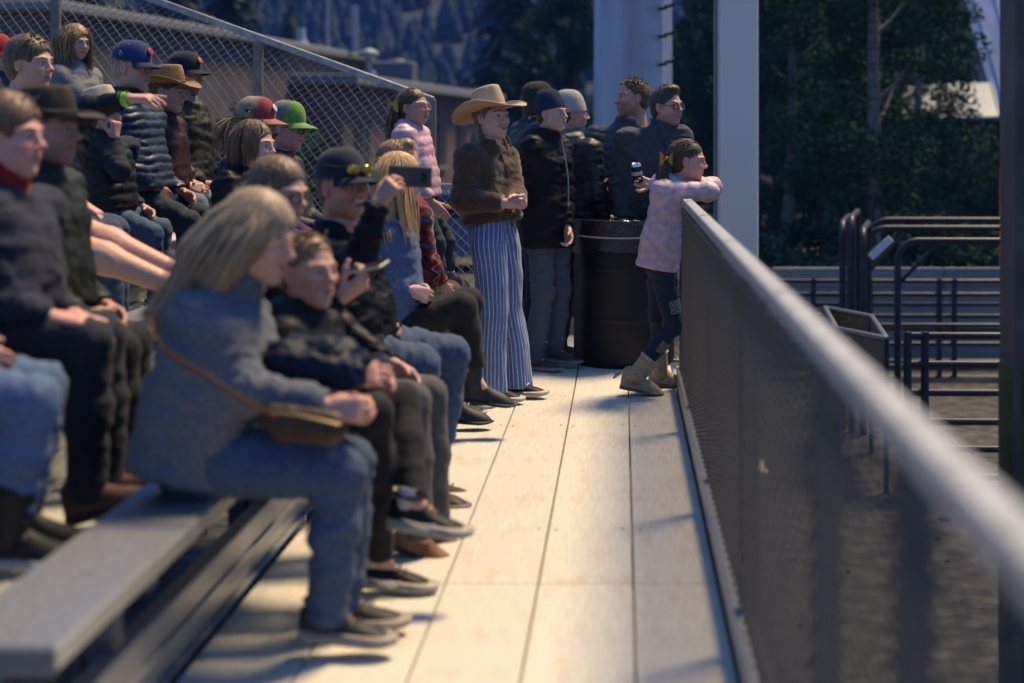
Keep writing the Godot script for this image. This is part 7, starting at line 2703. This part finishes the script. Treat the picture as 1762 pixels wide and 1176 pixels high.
func can():
	var J: Dictionary = P.can_man
	var p := at(1096, 298, 9.8 - 0.38)
	var o := thing("drink_can", "dark drink can with silver rim in the hand of the man in glasses", "can", p)
	o.rotation = Vector3(0.1, 0, 0.12)
	var b := Mb.new()
	b.lathe([Vector2(0, -0.06), Vector2(0.026, -0.06), Vector2(0.033, -0.05), Vector2(0.033, 0.04)], 24)
	obj("wall", b.mesh(), mat(L(0.02, 0.022, 0.028), 0.3, {"metal": 0.5}), o)
	b = Mb.new()
	b.lathe([Vector2(0.0332, 0.040), Vector2(0.0328, 0.046), Vector2(0.0270, 0.058), Vector2(0.0268, 0.061), Vector2(0.0245, 0.0605), Vector2(0.0235, 0.0565), Vector2(0, 0.057)], 24)
	obj("rim", b.mesh(), mat(L(0.70, 0.70, 0.70), 0.25, {"metal": 0.9}), o)
	b = Mb.new()
	b.soft_box(Vector3(-0.006, 0.0572, -0.012), Vector3(0.006, 0.0592, 0.010), 0.0008)
	obj("tab", b.mesh(), mat(L(0.6, 0.6, 0.6), 0.3, {"metal": 0.9}), o)
	b = Mb.new()
	b.lathe([Vector2(0.0333, -0.012), Vector2(0.0336, -0.008), Vector2(0.0336, 0.006), Vector2(0.0333, 0.010)], 24)
	obj("label_band", b.mesh(), mat(L(0.42, 0.42, 0.42), 0.35, {"metal": 0.5}), o)

func shoulder_bag():
	var d := 4.33
	var c := at(522, 728, d - 0.24)
	var o := thing("shoulder_bag", "brown leather crossbody bag on the lap of the woman in fleece", "bag", c)
	var b := Mb.new()
	var g := Form.new(Vector3(-0.17, -0.09, -0.06), Vector3(0.17, 0.09, 0.06), 0.009)
	g.bone(Vector3(-0.10, 0.02, 0), Vector3(0.09, -0.015, 0), 0.045, 0.055, 0.03, 0, 1, Vector3(0, 0, 1), 1.5)
	g.bone(Vector3(-0.07, -0.02, 0), Vector3(0.07, -0.03, 0), 0.045, 0.045, 0.03, 0, 1, Vector3(0, 0, 1), 1.5)
	var n := g.net()
	add_form(b, n, Transform3D(), func(_k: int, p: Vector3) -> Color: return Color(0.055, 0.028, 0.017))
	for k in b.v.size():
		b.v[k] += n.n[k] * 0.004 * noise3(b.v[k] * 18.0)
	for k in b.v.size():
		b.v[k] *= 0.80
	obj("pouch", b.mesh(), fabric("leather"), o)
	b = Mb.new()
	b.col = Color(0.10, 0.05, 0.028)
	b.tube([Vector3(-0.10, 0.036, 0.028), Vector3(0, 0.026, 0.042), Vector3(0.10, 0.0, 0.028)], [0.004], 6)
	obj("zip", b.mesh(), mat(L(0.30, 0.22, 0.10), 0.35, {"metal": 0.6}), o)
	b = Mb.new()
	b.col = Color(0.20, 0.085, 0.025)
	var way := []
	for q in [[262, 545, -0.12], [262, 575, -0.19], [280, 600, -0.225], [310, 622, -0.245], [345, 642, -0.262], [385, 668, -0.285], [420, 690, -0.29], [455, 708, -0.27], [480, 722, -0.25]]:
		way.append(at(q[0], q[1], d + q[2]) - c)
	var cur := Curve3D.new()
	for q in way:
		cur.add_point(q)
	b.tube(way, [0.014], 8, true, 0.25, Vector3(-0.3, 0.9, 0.1))
	obj("strap", b.mesh(), fabric("leather"), o)

func bundle():
	var d := 4.45
	var c := at(548, 632, d - 0.12)
	var o := thing("folded_jacket", "navy jacket bundled on the boy's lap", "jacket", c)
	var g := Form.new(Vector3(-0.20, -0.12, -0.16), Vector3(0.20, 0.12, 0.16), 0.010)
	g.bone(Vector3(-0.10, 0.02, 0.02), Vector3(0.10, -0.02, 0.04), 0.055, 0.045, 0.04, 0)
	g.bone(Vector3(-0.06, 0.05, -0.04), Vector3(0.06, 0.045, -0.03), 0.040, 0.035, 0.03, 0)
	g.bone(Vector3(0.03, 0.045, 0.02), Vector3(0.11, 0.01, -0.05), 0.035, 0.03, 0.02, 0)
	var n := g.net()
	var b := Mb.new()
	add_form(b, n, Transform3D(), func(_k: int, _p: Vector3) -> Color: return Color(0.010, 0.016, 0.040))
	for k in b.v.size():
		b.v[k] += n.n[k] * (0.013 * noise3(b.v[k] * Vector3(9, 22, 14)) + 0.005 * noise3(b.v[k] * 34.0))
	tag(obj("cloth", b.mesh(), fabric("shell"), o), "", "")
	o.get_child(0).remove_meta("label")
	o.get_child(0).remove_meta("category")

func sunglasses():
	var J: Dictionary = P.filmer
	var o := thing("sunglasses", "gold mirrored sunglasses resting on the bill of the navy cap", "sunglasses", J.off)
	var H: Transform3D = J.H * Transform3D(Basis(Vector3.RIGHT, 0.25), Vector3(0, 0.075, 0.020))
	var b := Mb.new()
	for s in [-1.0, 1.0]:
		b.ball(Vector3(s * 0.034, 0, 0.095 - 0.012), Vector3(0.030, 0.019, 0.010), 16)
	obj("lens", b.mesh(), mat(L(0.75, 0.52, 0.08), 0.12, {"metal": 0.9}), o, H)
	b = Mb.new()
	b.tube([Vector3(-0.07, 0.006, 0.055), Vector3(-0.045, 0.016, 0.086), Vector3(0, 0.012, 0.096), Vector3(0.045, 0.016, 0.086), Vector3(0.07, 0.006, 0.055)], [0.0035], 6)
	for s in [-1.0, 1.0]:
		b.tube([Vector3(s * 0.07, 0.006, 0.055), Vector3(s * 0.090, 0.0, -0.02)], [0.003], 6)
	obj("frame", b.mesh(), mat(L(0.03, 0.025, 0.02), 0.4), o, H)
